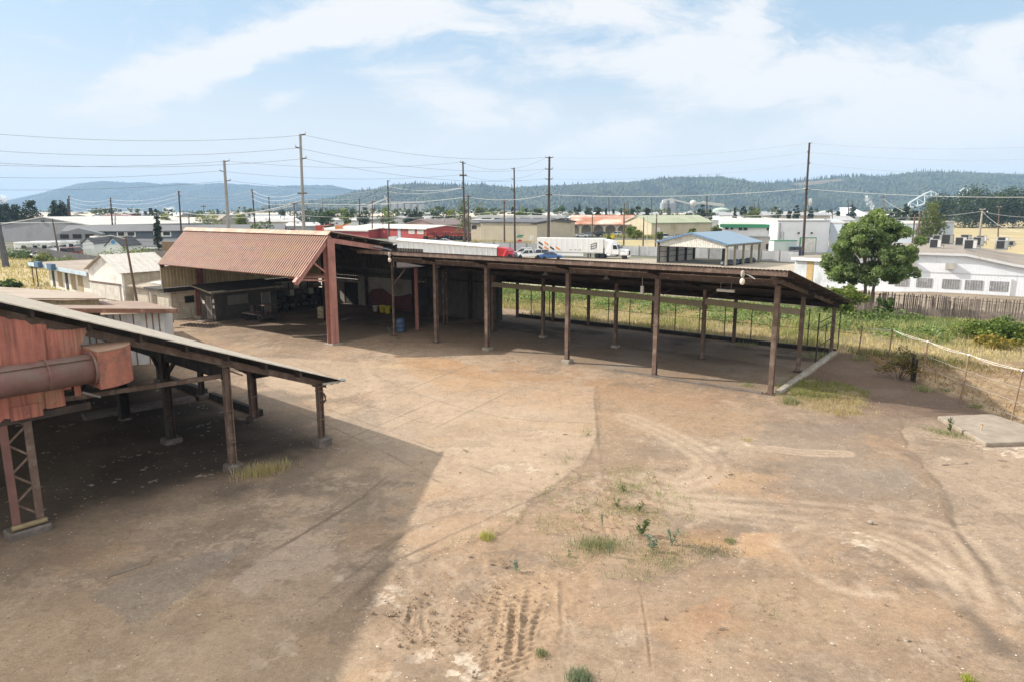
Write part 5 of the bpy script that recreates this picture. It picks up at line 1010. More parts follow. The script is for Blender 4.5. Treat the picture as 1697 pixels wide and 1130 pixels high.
def cmix(t, *cols):
    cols = np.array(cols); t = np.clip(t, 0, .999) * (len(cols) - 1); i = t.astype(int); f = (t - i)[:, None]; return cols[i] * (1 - f) + cols[np.minimum(i + 1, len(cols) - 1)] * f
def verge():
    n = 175000; a = NR.uniform(-24, 78, n); b = NR.uniform(18.7, 39.8, n); X = -13 + .8 * a + .6 * b; Y = 48.8 - .6 * a + .8 * b
    keep = (np.abs(X) < .86 * Y + 3) & (Y > 30) & ((a > 3) | (b > 22)) & ~((X > 22.6) & (b < 20.5) & (NR.uniform(0, 1, n) < .0)); X, Y, a, b = X[keep], Y[keep], a[keep], b[keep]
    pn = fbm(X * .22, Y * .22, 4, 71); gr = sstep(28, 33, b + (pn - .5) * 14)
    dens = NR.uniform(0, 1, len(X)) < (.35 + .65 * np.maximum(gr, sstep(.4, .6, fbm(X * .5, Y * .5, 3, 73)))); X, Y, a, b, gr, pn = [v[dens] for v in (X, Y, a, b, gr, pn)]
    q = NR.uniform(0, 1, len(X)); h = np.where(gr > .5, NR.uniform(.25, .9, len(X)), NR.uniform(.12, .5, len(X))) * (.35 + 1.0 * pn) * (1 - .45 * sstep(33, 38, b))
    dry = cmix(np.clip(q * .7 + (pn - .5) * 1.6 + .15, 0, 1), (.62, .51, .32), (.52, .43, .22), (.38, .35, .14), (.20, .24, .08)); grn = cmix(np.clip(q * .8 + (pn - .35) * 1.4, 0, 1), (.07, .125, .04), (.13, .19, .065), (.22, .27, .10), (.40, .40, .17))
    blades('tall_weeds', X, Y, h, np.where(gr > .5, .075, .05), dry * (1 - gr[:, None]) + grn * gr[:, None], label='tall green weeds and dry yellow grass on the bank behind the sheds', cat='weeds')
    n = 26000; X = NR.uniform(22.9, 42, n); Y = NR.uniform(26, 46, n); bb = (X + 13) * .6 + (Y - 48.8) * .8; k = (bb < 19.2) & (X < .86 * Y + 4) & (NR.uniform(0, 1, n) < .25 + .75 * sstep(34, 42, Y)); X, Y = X[k], Y[k]
    pn = fbm(X * .4, Y * .4, 3, 75); g2 = sstep(37, 42, Y) * sstep(.35, .6, pn)
    c = cmix(NR.uniform(0, 1, len(X)), (.42, .30, .165), (.31, .205, .105), (.20, .13, .07)); c = c * (1 - g2[:, None]) + np.array([.17, .17, .06]) * g2[:, None]
    blades('straw_litter', X, Y, NR.uniform(.06, .25, len(X)) + g2 * .3, .05, c, .1, 1.6, label='dry straw lying over the ground outside the wire fence', cat='straw')
    # weedy corner patch of the yard
    pg = gpts((1293, 655), (1305, 632), (1345, 628), (1405, 640), (1436, 655), (1425, 688), (1370, 686), (1320, 672)); n = 15000; X = NR.uniform(12.5, 20, n); Y = NR.uniform(30, 38.5, n); sd_ = poly_sd(X, Y, pg) + (fbm(X * 1.3, Y * 1.3, 3, 78) - .5) * 2.2; pn = fbm(X * .9, Y * .9, 3, 77); k = (sd_ > .05 - NR.exponential(.12, n)) & (NR.uniform(0, 1, n) < .3 + 1.2 * sstep(.42, .62, pn)); X, Y, pn = X[k], Y[k], pn[k]
    gg = sstep(33.2, 35.4, Y + (pn - .5) * 3); c = cmix(NR.uniform(0, 1, len(X)), (.48, .38, .20), (.34, .27, .12)) * (1 - gg[:, None]) + cmix(NR.uniform(0, 1, len(X)), (.11, .16, .04), (.28, .28, .08)) * gg[:, None]
    blades('weedy_grass', X, Y, NR.uniform(.05, .22, len(X)), .022, c, .02, .7, label='mixed green and dry grass growing at the corner of the long shed', cat='grass')
    # far dry field on the left: rough tufts
    n = 16000; X = NR.uniform(-110, -40, n); Y = NR.uniform(76, 150, n); k = (np.abs(X) < .80 * Y) & (X < -40 - (Y - 80) * .35) ; X, Y = X[k], Y[k]
    c = cmix(NR.uniform(0, 1, len(X)), (.55, .44, .22), (.42, .35, .15), (.28, .27, .09)); blades('field_grass', X, Y, NR.uniform(.15, .5, len(X)), .16, c, -.22, .8, label='dry golden grass over the field on the left', cat='grass')
verge()
def leafy():
    n = 40000; a = NR.uniform(-20, 78, n); b = NR.uniform(25, 37.5, n); X = -13 + .8 * a + .6 * b; Y = 48.8 - .6 * a + .8 * b; pn = fbm(X * .35, Y * .35, 4, 91); k = (np.abs(X) < .86 * Y + 3) & (Y > 38) & (pn > .525 - (b - 23) * .004); X, Y, pn = X[k], Y[k], pn[k]
    Z_ = NR.uniform(.05, 1, len(X)) ** .7 * (.4 + 2.6 * np.clip(pn - .45, 0, .4)); V, F_ = leaf_quads(np.stack([X, Y, Z_], 1), .26, .6, .1, .7); o = np_mesh('leafy_weeds', V, F_, leafmat('leafy_weed', (.06, .11, .03), (.26, .33, .12)), {'tint': np.clip(np.repeat(NR.uniform(0, .7, len(X)) + Z_ * .25, 4), 0, 1)}); tag(o, 'broad-leaved weeds in clumps among the tall grass on the bank', 'weeds', None, 'stuff')
leafy()
def tuft(px, py, r, h, n, cols, label, name='grass_tuft', cat='grass', wd=.014, group=None, ell=1.0, rot=0):
    n = int(n * 1.9); h *= .82
    t = thing(name, label, cat, G(px, py), rot, group); d = NR.normal(size=(n, 2)) * r * .45; d[:, 0] *= ell; o = blades('blades', d[:, 0], d[:, 1], NR.uniform(.4, 1, n) * h, wd, cmix(NR.uniform(0, 1, n), *cols), -.02, .5, parent=t, kind=None); o['kind'] = 'stuff'; return t
DRYC = ((.56, .46, .26), (.46, .39, .19), (.34, .32, .13)); GRC = ((.13, .16, .07), (.20, .23, .10), (.34, .33, .17), (.46, .40, .24))
tuft(438, 782, .55, .55, 420, DRYC, 'dry straw-coloured grass clump growing beside the front lean-to footing', ell=1.9, rot=.6)
tuft(1040 * 1.66 - 198, 646, .5, .42, 260, GRC, 'green grass tuft at the fence foot behind the dark strip'); tuft(1567, 648, .35, .3, 180, GRC, 'green grass tuft between the second and third nearest fence posts'); tuft(1618, 674, .35, .28, 160, GRC, 'low green tuft near the fence left of the concrete slab')
tuft(1424, 596, .5, .5, 240, GRC, 'green tuft on the kerb end by the rear shed post'); tuft(1355, 592, .7, .6, 300, GRC, 'green weeds inside the white kerb of the long shed', ell=1.6); tuft(1238, 638, .5, .22, 120, GRC, 'thin green grass inside the last bay of the long shed')
tuft(1310, 667, .45, .5, 260, GRC, 'bright green clump at the foot of the corner post'); tuft(1235, 572, .6, .4, 200, GRC, 'green weeds at the rear board under the long shed', ell=2); tuft(1570, 718, .5, .22, 320, GRC, 'green grass growing along the edge of the concrete slab', ell=2.2, rot=-.9)
tuft(806, 890, .22, .28, 170, ((.5, .46, .16), (.40, .40, .12)), 'small yellow-green tuft alone on the pale slab'); tuft(990, 903, .55, .3, 420, GRC, 'dense green weed clump on the left of the weedy dirt patch', ell=1.5); tuft(960, 1124, .3, .3, 260, ((.16, .2, .12), (.26, .3, .18)), 'green weed at the bottom edge of the yard'); tuft(897, 1082, .14, .16, 120, GRC, 'small bright weed beside the tyre ruts')
tuft(1604, 1126, .12, .2, 90, ((.3, .33, .05), (.4, .42, .1)), 'yellow-green weed at the lower right corner'); tuft(1185, 912, .45, .12, 200, ((.13, .13, .06), (.22, .2, .09)), 'flat dull weed mat left of the rusty dirt patch', ell=1.8); tuft(1210, 896, .2, .14, 120, GRC, 'small green weed at the rusty dirt patch'); tuft(1238, 728, .25, .1, 90, DRYC, 'thin dry grass on the middle of the yard')
tuft(1040, 808, .7, .12, 220, ((.24, .27, .1), (.36, .35, .15)), 'thin green haze of weeds at the top of the weedy dirt patch', ell=1.6); tuft(1050, 845, .6, .12, 240, ((.22, .25, .09), (.36, .34, .15)), 'sprinkled weeds in the middle of the weedy dirt patch', ell=1.5); tuft(1090, 925, .6, .14, 220, GRC, 'low weeds below the tall blue-green ones', ell=1.6)
def weed(px, py, h, mt, label, n=70, leaf=.09, r=.14, lob=None):
    t = thing('weed_plant', label, 'weed', G(px, py), RND.uniform(0, 6), 'weeds on the dirt yard'); rng = np.random.default_rng(int(px * 7 + py)); st = rng.integers(3, 7); P_ = []; m = MB()
    for k in range(st):
        an = rng.uniform(0, 6.283); e = Vector((math.cos(an) * r * rng.uniform(.3, 1), math.sin(an) * r * rng.uniform(.3, 1), h * rng.uniform(.6, 1))); m.tube([(0, 0, -.02), e * .5 + Vector((0, 0, .02)), e], .008, 4, .003)
        for _ in range(n // st): f = rng.uniform(.1, 1); P_.append(tuple(e * f + Vector(rng.normal(size=3) * .035 * (1.3 - f * .6))))
    V, F_ = leaf_quads(np.array(P_), leaf, .4, .0, .5, rng); o = np_mesh('leaf_mass', V, F_, mt, {'tint': np.repeat(rng.uniform(0, 1, len(P_)), 4)}); o.parent = t; m.build('stem', mat('weed_stem', (.16, .18, .07)), t)
for w in ((1064, 884, .55, LW, 'tallest green weed on the right of the weedy dirt patch', 130, .12, .22), (1082, 912, .5, LBL, 'blue-green leafy weed below the tallest green one', 120, .1, .24), (1114, 900, .6, LBL, 'blue-green weed farthest right in the weedy dirt patch', 110, .09, .2), (1010, 920, .45, LBL, 'thin blue-green stalk below the dense green clump', 40, .07, .06), (998, 870, .5, LBL, 'slender weed stalk above the dense green clump', 40, .07, .07), (1022, 838, .3, LW, 'leafy weed near the top left of the weedy dirt patch', 60, .08, .15), (1060, 845, .28, LW, 'small weed in the upper right of the weedy dirt patch', 60, .08, .14), (1035, 812, .22, LW, 'low weed at the top of the weedy dirt patch', 60, .08, .2),
          (856, 945, .42, LBL, 'pale blue-green weed standing above the tyre ruts', 70, .09, .12), (1574, 716, .75, LG, 'tall green weed stalk at the corner of the concrete slab', 110, .12, .14), (646, 552, .5, LBL, 'pale weed at the foot of the thin shed post', 60, .12, .3), (660, 562, .35, LW, 'low weed right of the thin shed post', 50, .1, .3), (942, 920, .15, LW, 'small weed left of the dense green clump', 30, .06, .12), (975, 720 + 0, .1, LW, 'tiny weed at the edge of the pale slab', 20, .05, .1), (772, 748, .12, LW, 'tiny weed on the sunlit slab', 24, .06, .2)): weed(*w)

# slab, fence, debris
m = MB(); pts = [Vector((*p, -.05)) for p in gpts((1553, 694), (1643, 690), (1720, 716), (1760, 735), (1633, 739))]; m.prism(pts, (0, 0, .20)); o = m.build('concrete_slab', mat('pale_slab_concrete', (.29, .245, .195), dirt=(.22, .175, .13), damt=.6, dsc=1.2, bump=.3), None, bevel=.03); tag(o, 'square concrete slab near the wire fence', 'slab')
m = MB(); p_ = G(1626, 712, .15); m.bar((0, 0, 0), (.02, 0, .3), .04); m.bar((-.1, 0, .28), (.12, .02, .2), .03); one('stake', m, mat('pale_stick', (.52, .36, .2)), 'short orange-brown stake standing on the concrete slab', 'stake', p_)
def wire_fence():
    t = thing('wire_fence', 'wire fence of rusty pipe posts with white cord strung along the tops', 'fence', (0, 0, 0)); P_ = [(22.4, 47.0), (23.0, 44.4), (23.2, 41.2), (22.85, 37.0), (22.7, 33.4), (22.9, 30.1), (23.1, 26.6), (23.2, 22.8)]; tops = []
    for i, (x, y) in enumerate(P_):
        h = (2.45, 1.95, 2.3, 2.4, 2.42, 2.4, 2.4, 2.4)[i]; dx = (.05, .1, .12, .1, .15, .2, .1, .1)[i]; m = MB(); m.tube([(x, y, -.2), (x + dx, y, h)], .045, 8); m.build('post', mat('rusty_pipe_post', (.24, .155, .10), dirt=(.36, .26, .18), damt=.4, dsc=3), t); tops.append(Vector((x + dx, y, h)))
        m = MB(); m.tube([(x + dx - .06, y, h), (x + dx + .02, y, h + .05)], .05, 6); m.build('post_cap', WHITEP if i > 2 else DKST, t)
    for k in (0, 1):
        m = MB(); pts = []
        for a_, b_ in zip(tops[1:-1], tops[2:]):
            for s in range(6):
                f = s / 6; v = a_.lerp(b_, f); v.z += .04 - (.03 + .10 * k) * math.sin(math.pi * f); v.x += .03 * k; pts.append(v)
        m.tube(pts, .012, 5); m.build('white_cord', mat('white_cord', (.66, .64, .60)), t)
    for z in (.35, 1.0, 1.65):
        m = MB(); m.tube([Vector((x + .03 * z, y, z)) for x, y in P_], .008, 4); m.build('wire', GALV, t)
    m = MB(); m.bar((22.9, 38.0, 0), (22.88, 38.02, 1.5), .12); m.bar((22.86, 37.7, 0), (22.9, 37.7, 1.3), .10); m.build('stub_post', BLACK, t)
wire_fence()
def paling():
    t = thing('paling_fence', 'broken brown paling fence with gaps and one green panel', 'fence', WA(17, 40.2), AROT); PW = mat('weathered_paling', (.17, .135, .115), rough=.9, var=.35, nsc=3, streak=(.22, .18, .15), samt=.3, ssc=9)
    m = MB(); x = 0.0; run = True; left = 12
    while x < 46:
        dn = vnoise(np.array([x * .55]), np.array([3.3]), 9)[0]; solid = x < 14.5 or dn > .30
        if solid or RND.random() < .28:
            h = 2.05 + RND.uniform(-.1, .12) if (RND.random() < .72 and solid) else RND.uniform(.7, 1.8); lean = RND.uniform(-.05, .08); w = RND.uniform(.07, .10); m.prism([(x, 0, -.05), (x + w, 0, -.05), (x + w + lean, 0, h), (x + lean, 0, h + RND.uniform(-.05, .05))], (0, .03, 0))
        x += RND.uniform(.095, .12)
    m.build('palings', PW, t)
    for i in range(16):
        m = MB(); m.tube([(i * 3.0, .08, -.1), (i * 3.0 + .05, .08, 1.9)], .05, 6); m.build('post', DKST, t)
    m = MB(); m.tube([(0, .1, 1.85), (22, .1, 1.8), (45, .1, 1.85)], .02, 5); m.build('top_wire', DKST, t); m = MB(); m.prism([(29.6, -.05, -.05), (30.35, -.05, -.05), (30.6, -.05, 1.75), (29.95, -.05, 1.78)], (0, .03, 0)); m.build('green_panel', mat('green_panel', (.05, .14, .12), rough=.6), t)
paling()
def line_fence():
    t = thing('bank_fence', 'dark pipe post fence along the rear edge of the long shed', 'fence', AO, AROT)
    for i in range(14):
        a = 3.9 + i * 2.0; m = MB(); m.tube([(a, 19.4, -.1), (a, 19.4, 2.7)], .035, 6); m.build('post', DKST, t)
    for z in (2.6, 1.3): m = MB(); m.tube([(3.9, 19.4, z), (31, 19.4, z)], .012, 4); m.build('wire', DKST, t)
line_fence()
def scraps():
    spots = ((632, 885, .5, .08, .1), (658, 884, .25, .08, .5), (780, 921, .2, .06, .2), (936, 719, .3, .12, .0), (1566, 769, .5, .1, .1), (1600, 766, .3, .1, .5), (1660, 762, .5, .06, -.4), (838, 937, .3, .1, .2), (815, 933, .16, .14, 0), (1505, 1060, .16, .08, .4), (1195, 1040, .3, .06, .2), (1210, 785, .3, .1, .2), (645, 1018, .2, .12, .5))
    names = ('lone', 'chipped', 'dark', 'splintered', 'short', 'flat', 'broken', 'thin', 'muddy')
    where = {0: 'on the shade edge left of the pale slab'}
    for i, (px, py, L_, w, an) in enumerate(spots):
        L_ *= .62; w *= .55
        m = MB(); m.prism([(-L_ / 2, -w / 2, -.01), (L_ / 2, -w / 2, -.01), (L_ / 2 * .9, w / 2, -.01), (-L_ / 2 * .8, w / 2, -.01)], (.01, 0, .016))
        one('wood_scrap', m, OLDWOOD, 'small brown wood scrap lying on the dirt yard', 'scrap', G(px, py, .01), an, 'wood scraps scattered on the yard')
    m = MB(); m.prism([(-.55, -.16, 0), (.5, -.1, 0), (.62, .12, 0), (-.4, .16, 0)], (0, 0, .025)); one('board', m, OLDWOOD, 'flat dark weathered board lying in the shade of the lean-to', 'board', G(213, 942, .0), .72)
    for px, py, lab in ((1443, 866, 'loose pale stone near the lime splash'), (1436, 862, 'pale stone'),)[:1]:
        m = MB(); m.lathe([(.05, 0), (.09, .03), (.06, .08)], n=7); one('stone', m, CONC, lab, 'stone', G(px, py))
scraps()
def clods():
    rng = np.random.default_rng(61); P_ = []
    for pts, n, sp in ((((688, 985), (668, 1062)), 60, .16), (((708, 985), (722, 1080)), 60, .16), (((826, 960), (800, 1125)), 90, .18), (((855, 985), (832, 1128)), 90, .18), (((800, 985), (745, 1050)), 70, .16), (((770, 1060), (755, 1040)), 30, .14), (((940, 830), (1002, 930)), 70, .3), (((1005, 800), (1030, 900)), 60, .3), (((820, 930), (850, 938)), 25, .12), (((640, 1010), (660, 1040)), 16, .12), (((1090, 770), (1290, 800)), 50, .5), (((600, 950), (1000, 980)), 70, 1.4), (((1100, 960), (1500, 1000)), 60, 2.0), (((700, 760), (1000, 780)), 40, 1.5)):
        g = [Vector((*q, 0)) for q in gpts(*pts)]
        for _ in range(n): v = g[0].lerp(g[1], rng.uniform()); P_.append((v.x + rng.normal() * sp, v.y + rng.normal() * sp, 0))
    P_ = np.array(P_); n = len(P_); base = np.array([(1, 0, 0), (0, 1, 0), (-1, 0, 0), (0, -1, 0), (.6, .6, .6), (-.6, .6, .55), (-.6, -.6, .6), (.6, -.6, .55), (0, 0, .85)]); fs = np.array([(0, 4, 7), (0, 1, 4), (1, 5, 4), (1, 2, 5), (2, 6, 5), (2, 3, 6), (3, 7, 6), (3, 0, 7), (4, 5, 8), (5, 6, 8), (6, 7, 8), (7, 4, 8)]); r = rng.uniform(.010, .034, n) * (1 + (rng.uniform(0, 1, n) > .95) * .8)
    V = P_[:, None, :] + base[None] * r[:, None, None] * rng.uniform(.6, 1.3, (n, 9, 3)); F_ = (np.arange(n)[:, None, None] * 9 + fs[None]).reshape(-1, 3); o = np_mesh('dirt_clods', V.reshape(-1, 3), F_, mat('clod_brown', (.25, .17, .11), var=.3, nsc=3, rough=.95)); tag(o, 'small crumbled dirt clods along the tyre ruts', 'dirt', None, 'stuff')
clods()
def litter():
    rng = np.random.default_rng(71); n = 5200; Y = 9.5 * (60 / 9.5) ** rng.uniform(0, 1, n); X = rng.uniform(-1, 1, n) * (.8 * Y + 2); cl = fbm(X * .4, Y * .4, 4, 72); k = (rng.uniform(0, 1, n) < .15 + 1.3 * sstep(.5, .7, cl)) & (X < 22.5) & ((X + 13) * .6 + (Y - 48.8) * .8 < 4); X, Y = X[k], Y[k]; n = len(X)
    base = np.array([(1, 0, 0), (.2, 1, 0), (-1, .2, 0), (0, -1, 0), (.1, 0, .7)]); fs = np.array([(0, 1, 4), (1, 2, 4), (2, 3, 4), (3, 0, 4)]); r = rng.uniform(.008, .024, n) * (1 + (rng.uniform(0, 1, n) > .97))
    V = np.stack([X, Y, np.full(n, .012)], 1)[:, None, :] + base[None] * r[:, None, None] * rng.uniform(.5, 1.4, (n, 5, 3)); F_ = (np.arange(n)[:, None, None] * 5 + fs[None]).reshape(-1, 3); m, nt, N, L, B = _new('pebble_mix'); at = N.new('ShaderNodeAttribute'); at.attribute_name = 'blade'; L.new(at.outputs['Color'], B.inputs['Base Color']); B.inputs['Roughness'].default_value = .9
    o = np_mesh('pebbles', V.reshape(-1, 3), F_, m, {'blade': np.repeat(cmix(rng.uniform(0, 1, n), (.10, .07, .05), (.24, .18, .13), (.40, .33, .26), (.62, .56, .48)), 5, 0)}); tag(o, 'loose grit and pebbles scattered over the yard', 'gravel', None, 'stuff')
    pg = gpts((900, 860), (960, 790), (1060, 775), (1130, 830), (1160, 920), (1060, 960), (930, 930)); n = 26000; X = rng.uniform(-2, 9, n); Y = rng.uniform(12, 30, n); sd_ = poly_sd(X, Y, pg); edge = seg_dist(X, Y, gpts((988, 690), (905, 815), (830, 880), (640, 935), (560, 990))); pn = fbm(X * 1.6, Y * 1.6, 4, 74); k = ((sd_ > -.3) & (pn > .47) & (rng.uniform(0, 1, n) < .9)) | ((edge < .2) & (pn > .58)) | ((pn > .80)); X, Y = X[k], Y[k]
    blades('sparse_weeds', X, Y, rng.uniform(.03, .19, len(X)), .014, cmix(rng.uniform(0, 1, len(X)), (.16, .20, .08), (.26, .29, .12), (.42, .38, .19)), .0, 1.1, label='sparse ragged weeds spread over the dirt patch in the yard', cat='weeds')
litter()
# ------------------------------------------------------------------ hills and their forest
def hills():
    FOR = mat('forest_slope', (.030, .048, .024), rough=.95, var=.3, nsc=.02, dirt=(.07, .085, .035), damt=.5, dsc=.006, bump=0, fine=0)
    def hill(name, prof, D_, foot, seed, rough_, clear=None):
        pr = np.array(prof, float); px = np.arange(pr[0, 0], pr[-1, 0] + 1, 5.0); py = np.interp(px, pr[:, 0], pr[:, 1]); Xr = (px - CX) / F_PX * D_ * 1.02; Hr = CAM_H + (HORIZON - py) / F_PX * D_ * 1.02
        Hr = np.maximum(Hr, -5); rows = 36; t = np.linspace(0, 1, rows); Xg, Yg, Zg = [], [], []
        for k, tt in enumerate(t):
            if tt < .75: f = tt / .75; yy = D_ - foot * (1 - f); hh = Hr * (f ** 1.15)
            else: f = (tt - .75) / .25; yy = D_ + f * foot * .8; hh = Hr * (1 - f * f)
            nz = (fbm(Xr / 260, np.full_like(Xr, yy / 260), 5, seed) - .5) * rough_ * (np.sin(min(1, tt / .75) * math.pi) * .9 + .0); gully = (fbm(Xr / 120, np.full_like(Xr, yy / 700), 4, seed + 5) - .5) * rough_ * .8 * np.sin(min(1, tt / .75) * math.pi)
            Xg.append(Xr); Yg.append(np.full_like(Xr, yy) + (fbm(Xr / 400, Xr * 0 + tt, 3, seed + 3) - .5) * foot * .15 * (0 if .7 < tt < .8 else 1)); Zg.append(hh + nz + gully - 1)
        V = np.stack([np.array(Xg), np.array(Yg), np.array(Zg)], -1); n0, n1 = V.shape[:2]; i = np.arange(n0 * n1).reshape(n0, n1); Fq = np.stack([i[:-1, :-1], i[:-1, 1:], i[1:, 1:], i[1:, :-1]], -1).reshape(-1, 4)
        o = np_mesh(name, V.reshape(-1, 3), Fq, FOR, smooth=True); tag(o, kind='structure'); return V
    hill('hills', [(-260, 350), (40, 352), (66, 338), (90, 324), (100, 328), (112, 338), (140, 346), (200, 352)], 6600, 1200, 3, 40)
    VL = hill('hills', [(40, 352), (85, 340), (112, 323), (135, 316), (165, 307.5), (200, 304), (240, 307), (262, 306), (290, 309.5), (320, 307), (350, 309.5), (385, 307), (420, 309.5), (470, 313), (500, 311), (560, 310.5), (590, 317), (640, 321), (700, 340), (760, 351)], 5400, 1000, 11, 55)
    VM = hill('hills', [(500, 352), (540, 341), (575, 329), (605, 321), (640, 317), (655, 313), (690, 309), (740, 311), (800, 311), (850, 315), (880, 314), (930, 312), (985, 309), (1050, 306), (1090, 300), (1120, 299), (1180, 299), (1220, 306), (1245, 309), (1290, 307), (1320, 303), (1360, 301), (1400, 298), (1440, 298), (1490, 291), (1540, 291), (1600, 293), (1650, 295), (1697, 298), (1800, 303), (2100, 312), (2300, 330)], 2600, 900, 29, 60)
    # dense forest: many small crowns in one mass
    def forest(label, VV, n, hmin, hmax, seed, leafm, dec=.5):
        rng = np.random.default_rng(seed); nr_, nc_ = VV.shape[:2]; r = rng.uniform(3, nr_ * .80, n); c = rng.uniform(0, nc_ - 2, n); ri, ci = r.astype(int), c.astype(int); fr, fc = (r - ri)[:, None], (c - ci)[:, None]
        nb = fbm(c * .35, r * .3, 3, seed + 1)
        P_ = (VV[ri, ci] * (1 - fr) * (1 - fc) + VV[ri + 1, ci] * fr * (1 - fc) + VV[ri, ci + 1] * (1 - fr) * fc + VV[ri + 1, ci + 1] * fr * fc); k = P_[:, 2] > 4; P_, nb = P_[k], nb[k]; n = len(P_)
        con = rng.uniform(0, 1, n) < np.where(nb > .58, .5, dec * .14); h = rng.uniform(hmin, hmax, n) * np.where(con, 1.15, .75); w = h * np.where(con, rng.uniform(.16, .24, n), rng.uniform(.42, .6, n)); S = 6; ang = np.arange(S) / S * 2 * math.pi
        lv = [(0.12, .8), (.45, .95), (.75, .55)]; rings = []
        for z_, w_ in lv:
            wf = np.where(con, (1 - z_) * 1.1, w_); jit = rng.uniform(.75, 1.25, (n, S)); rings.append(np.stack([P_[:, None, 0] + np.cos(ang) * (w * wf)[:, None] * jit, P_[:, None, 1] + np.sin(ang) * (w * wf)[:, None] * jit, np.repeat((P_[:, 2] - 1.5 + h * z_)[:, None], S, 1)], -1))
        top = np.stack([P_[:, 0], P_[:, 1], P_[:, 2] - 1.5 + h], -1)[:, None, :]; V = np.concatenate(rings + [top], 1); m_ = V.shape[1]; base = np.arange(n)[:, None] * m_; Ft = []
        for L_ in range(2):
            for j in range(S): q = [L_ * S + j, L_ * S + (j + 1) % S, (L_ + 1) * S + (j + 1) % S, (L_ + 1) * S + j]; Ft += [base + np.array([q[0], q[1], q[2]]), base + np.array([q[0], q[2], q[3]])]
        for j in range(S): Ft.append(base + np.array([2 * S + j, 2 * S + (j + 1) % S, 3 * S]))
        tint = np.repeat(np.clip(np.where(con, rng.uniform(0, .35, n), rng.uniform(.2, .9, n)) + (.5 - nb) * 1.1, 0, 1), m_)
        o = np_mesh('hill_forest', V.reshape(-1, 3), np.concatenate(Ft, 0), leafm, {'tint': tint}); tag(o, label, 'forest', None, 'stuff')
    FL = leafmat('forest_crowns', (.016, .029, .018), (.066, .086, .038), .0)
    forest('mixed dark forest covering the near hills on the right', VM, 46000, 7, 15, 5, FL); forest('dark forest covering the hills on the left', VL, 26000, 9, 15, 6, FL, .2)
    # firs that stand out along the skyline
    rng = np.random.default_rng(8); n = 260; ridge = VM[27]; c = rng.uniform(0, len(ridge) - 2, n); c = np.concatenate([c, (rng.choice([700, 780, 1235, 1310, 1380, 1400, 1430, 1425, 1560], 260) + rng.normal(0, 26, 260) - 520) / 5.0]); c = np.clip(c, 0, len(ridge) - 2); ci = c.astype(int); f = (c - ci)[:, None]; P_ = ridge[ci] * (1 - f) + ridge[ci + 1] * f
    V = []; F_ = []
    for p in P_:
        h = rng.uniform(11, 26); w = h * .19; 
        for lv in range(4):
            z0_, z1_ = h * (.1 + lv * .2), h * (.42 + lv * .2) if lv < 3 else h; wr = w * (1 - lv * .22); o_ = len(V)
            V += [(p[0] + math.cos(j * 1.2566) * wr * rng.uniform(.7, 1.2), p[1] + math.sin(j * 1.2566) * wr, p[2] - 2 + z0_) for j in range(5)] + [(p[0], p[1], p[2] - 2 + z1_)]; F_ += [(o_ + j, o_ + (j + 1) % 5, o_ + 5) for j in range(5)]
    o = np_mesh('skyline_firs', V, F_, FL, {'tint': np.tile(rng.uniform(0, .35, len(V) // 6).repeat(6), 1)[:len(V)]}); tag(o, 'tall firs standing along the crest of the near hills', 'forest', None, 'stuff')
    # pale cleared crest
    cs = []
    for px, py in ((1318, 307), (1350, 302.5), (1392, 299.2), (1400, 302), (1360, 307.5), (1322, 312)): v = Yd(px, py - 2.0, 2440); cs.append(v)
    m = MB(); m.prism(cs, (0, 14, 0)); o = m.build('hill_clearing', mat('cleared_slope', (.50, .42, .30), nsc=.05, bump=0)); tag(o, kind='structure')
hills()

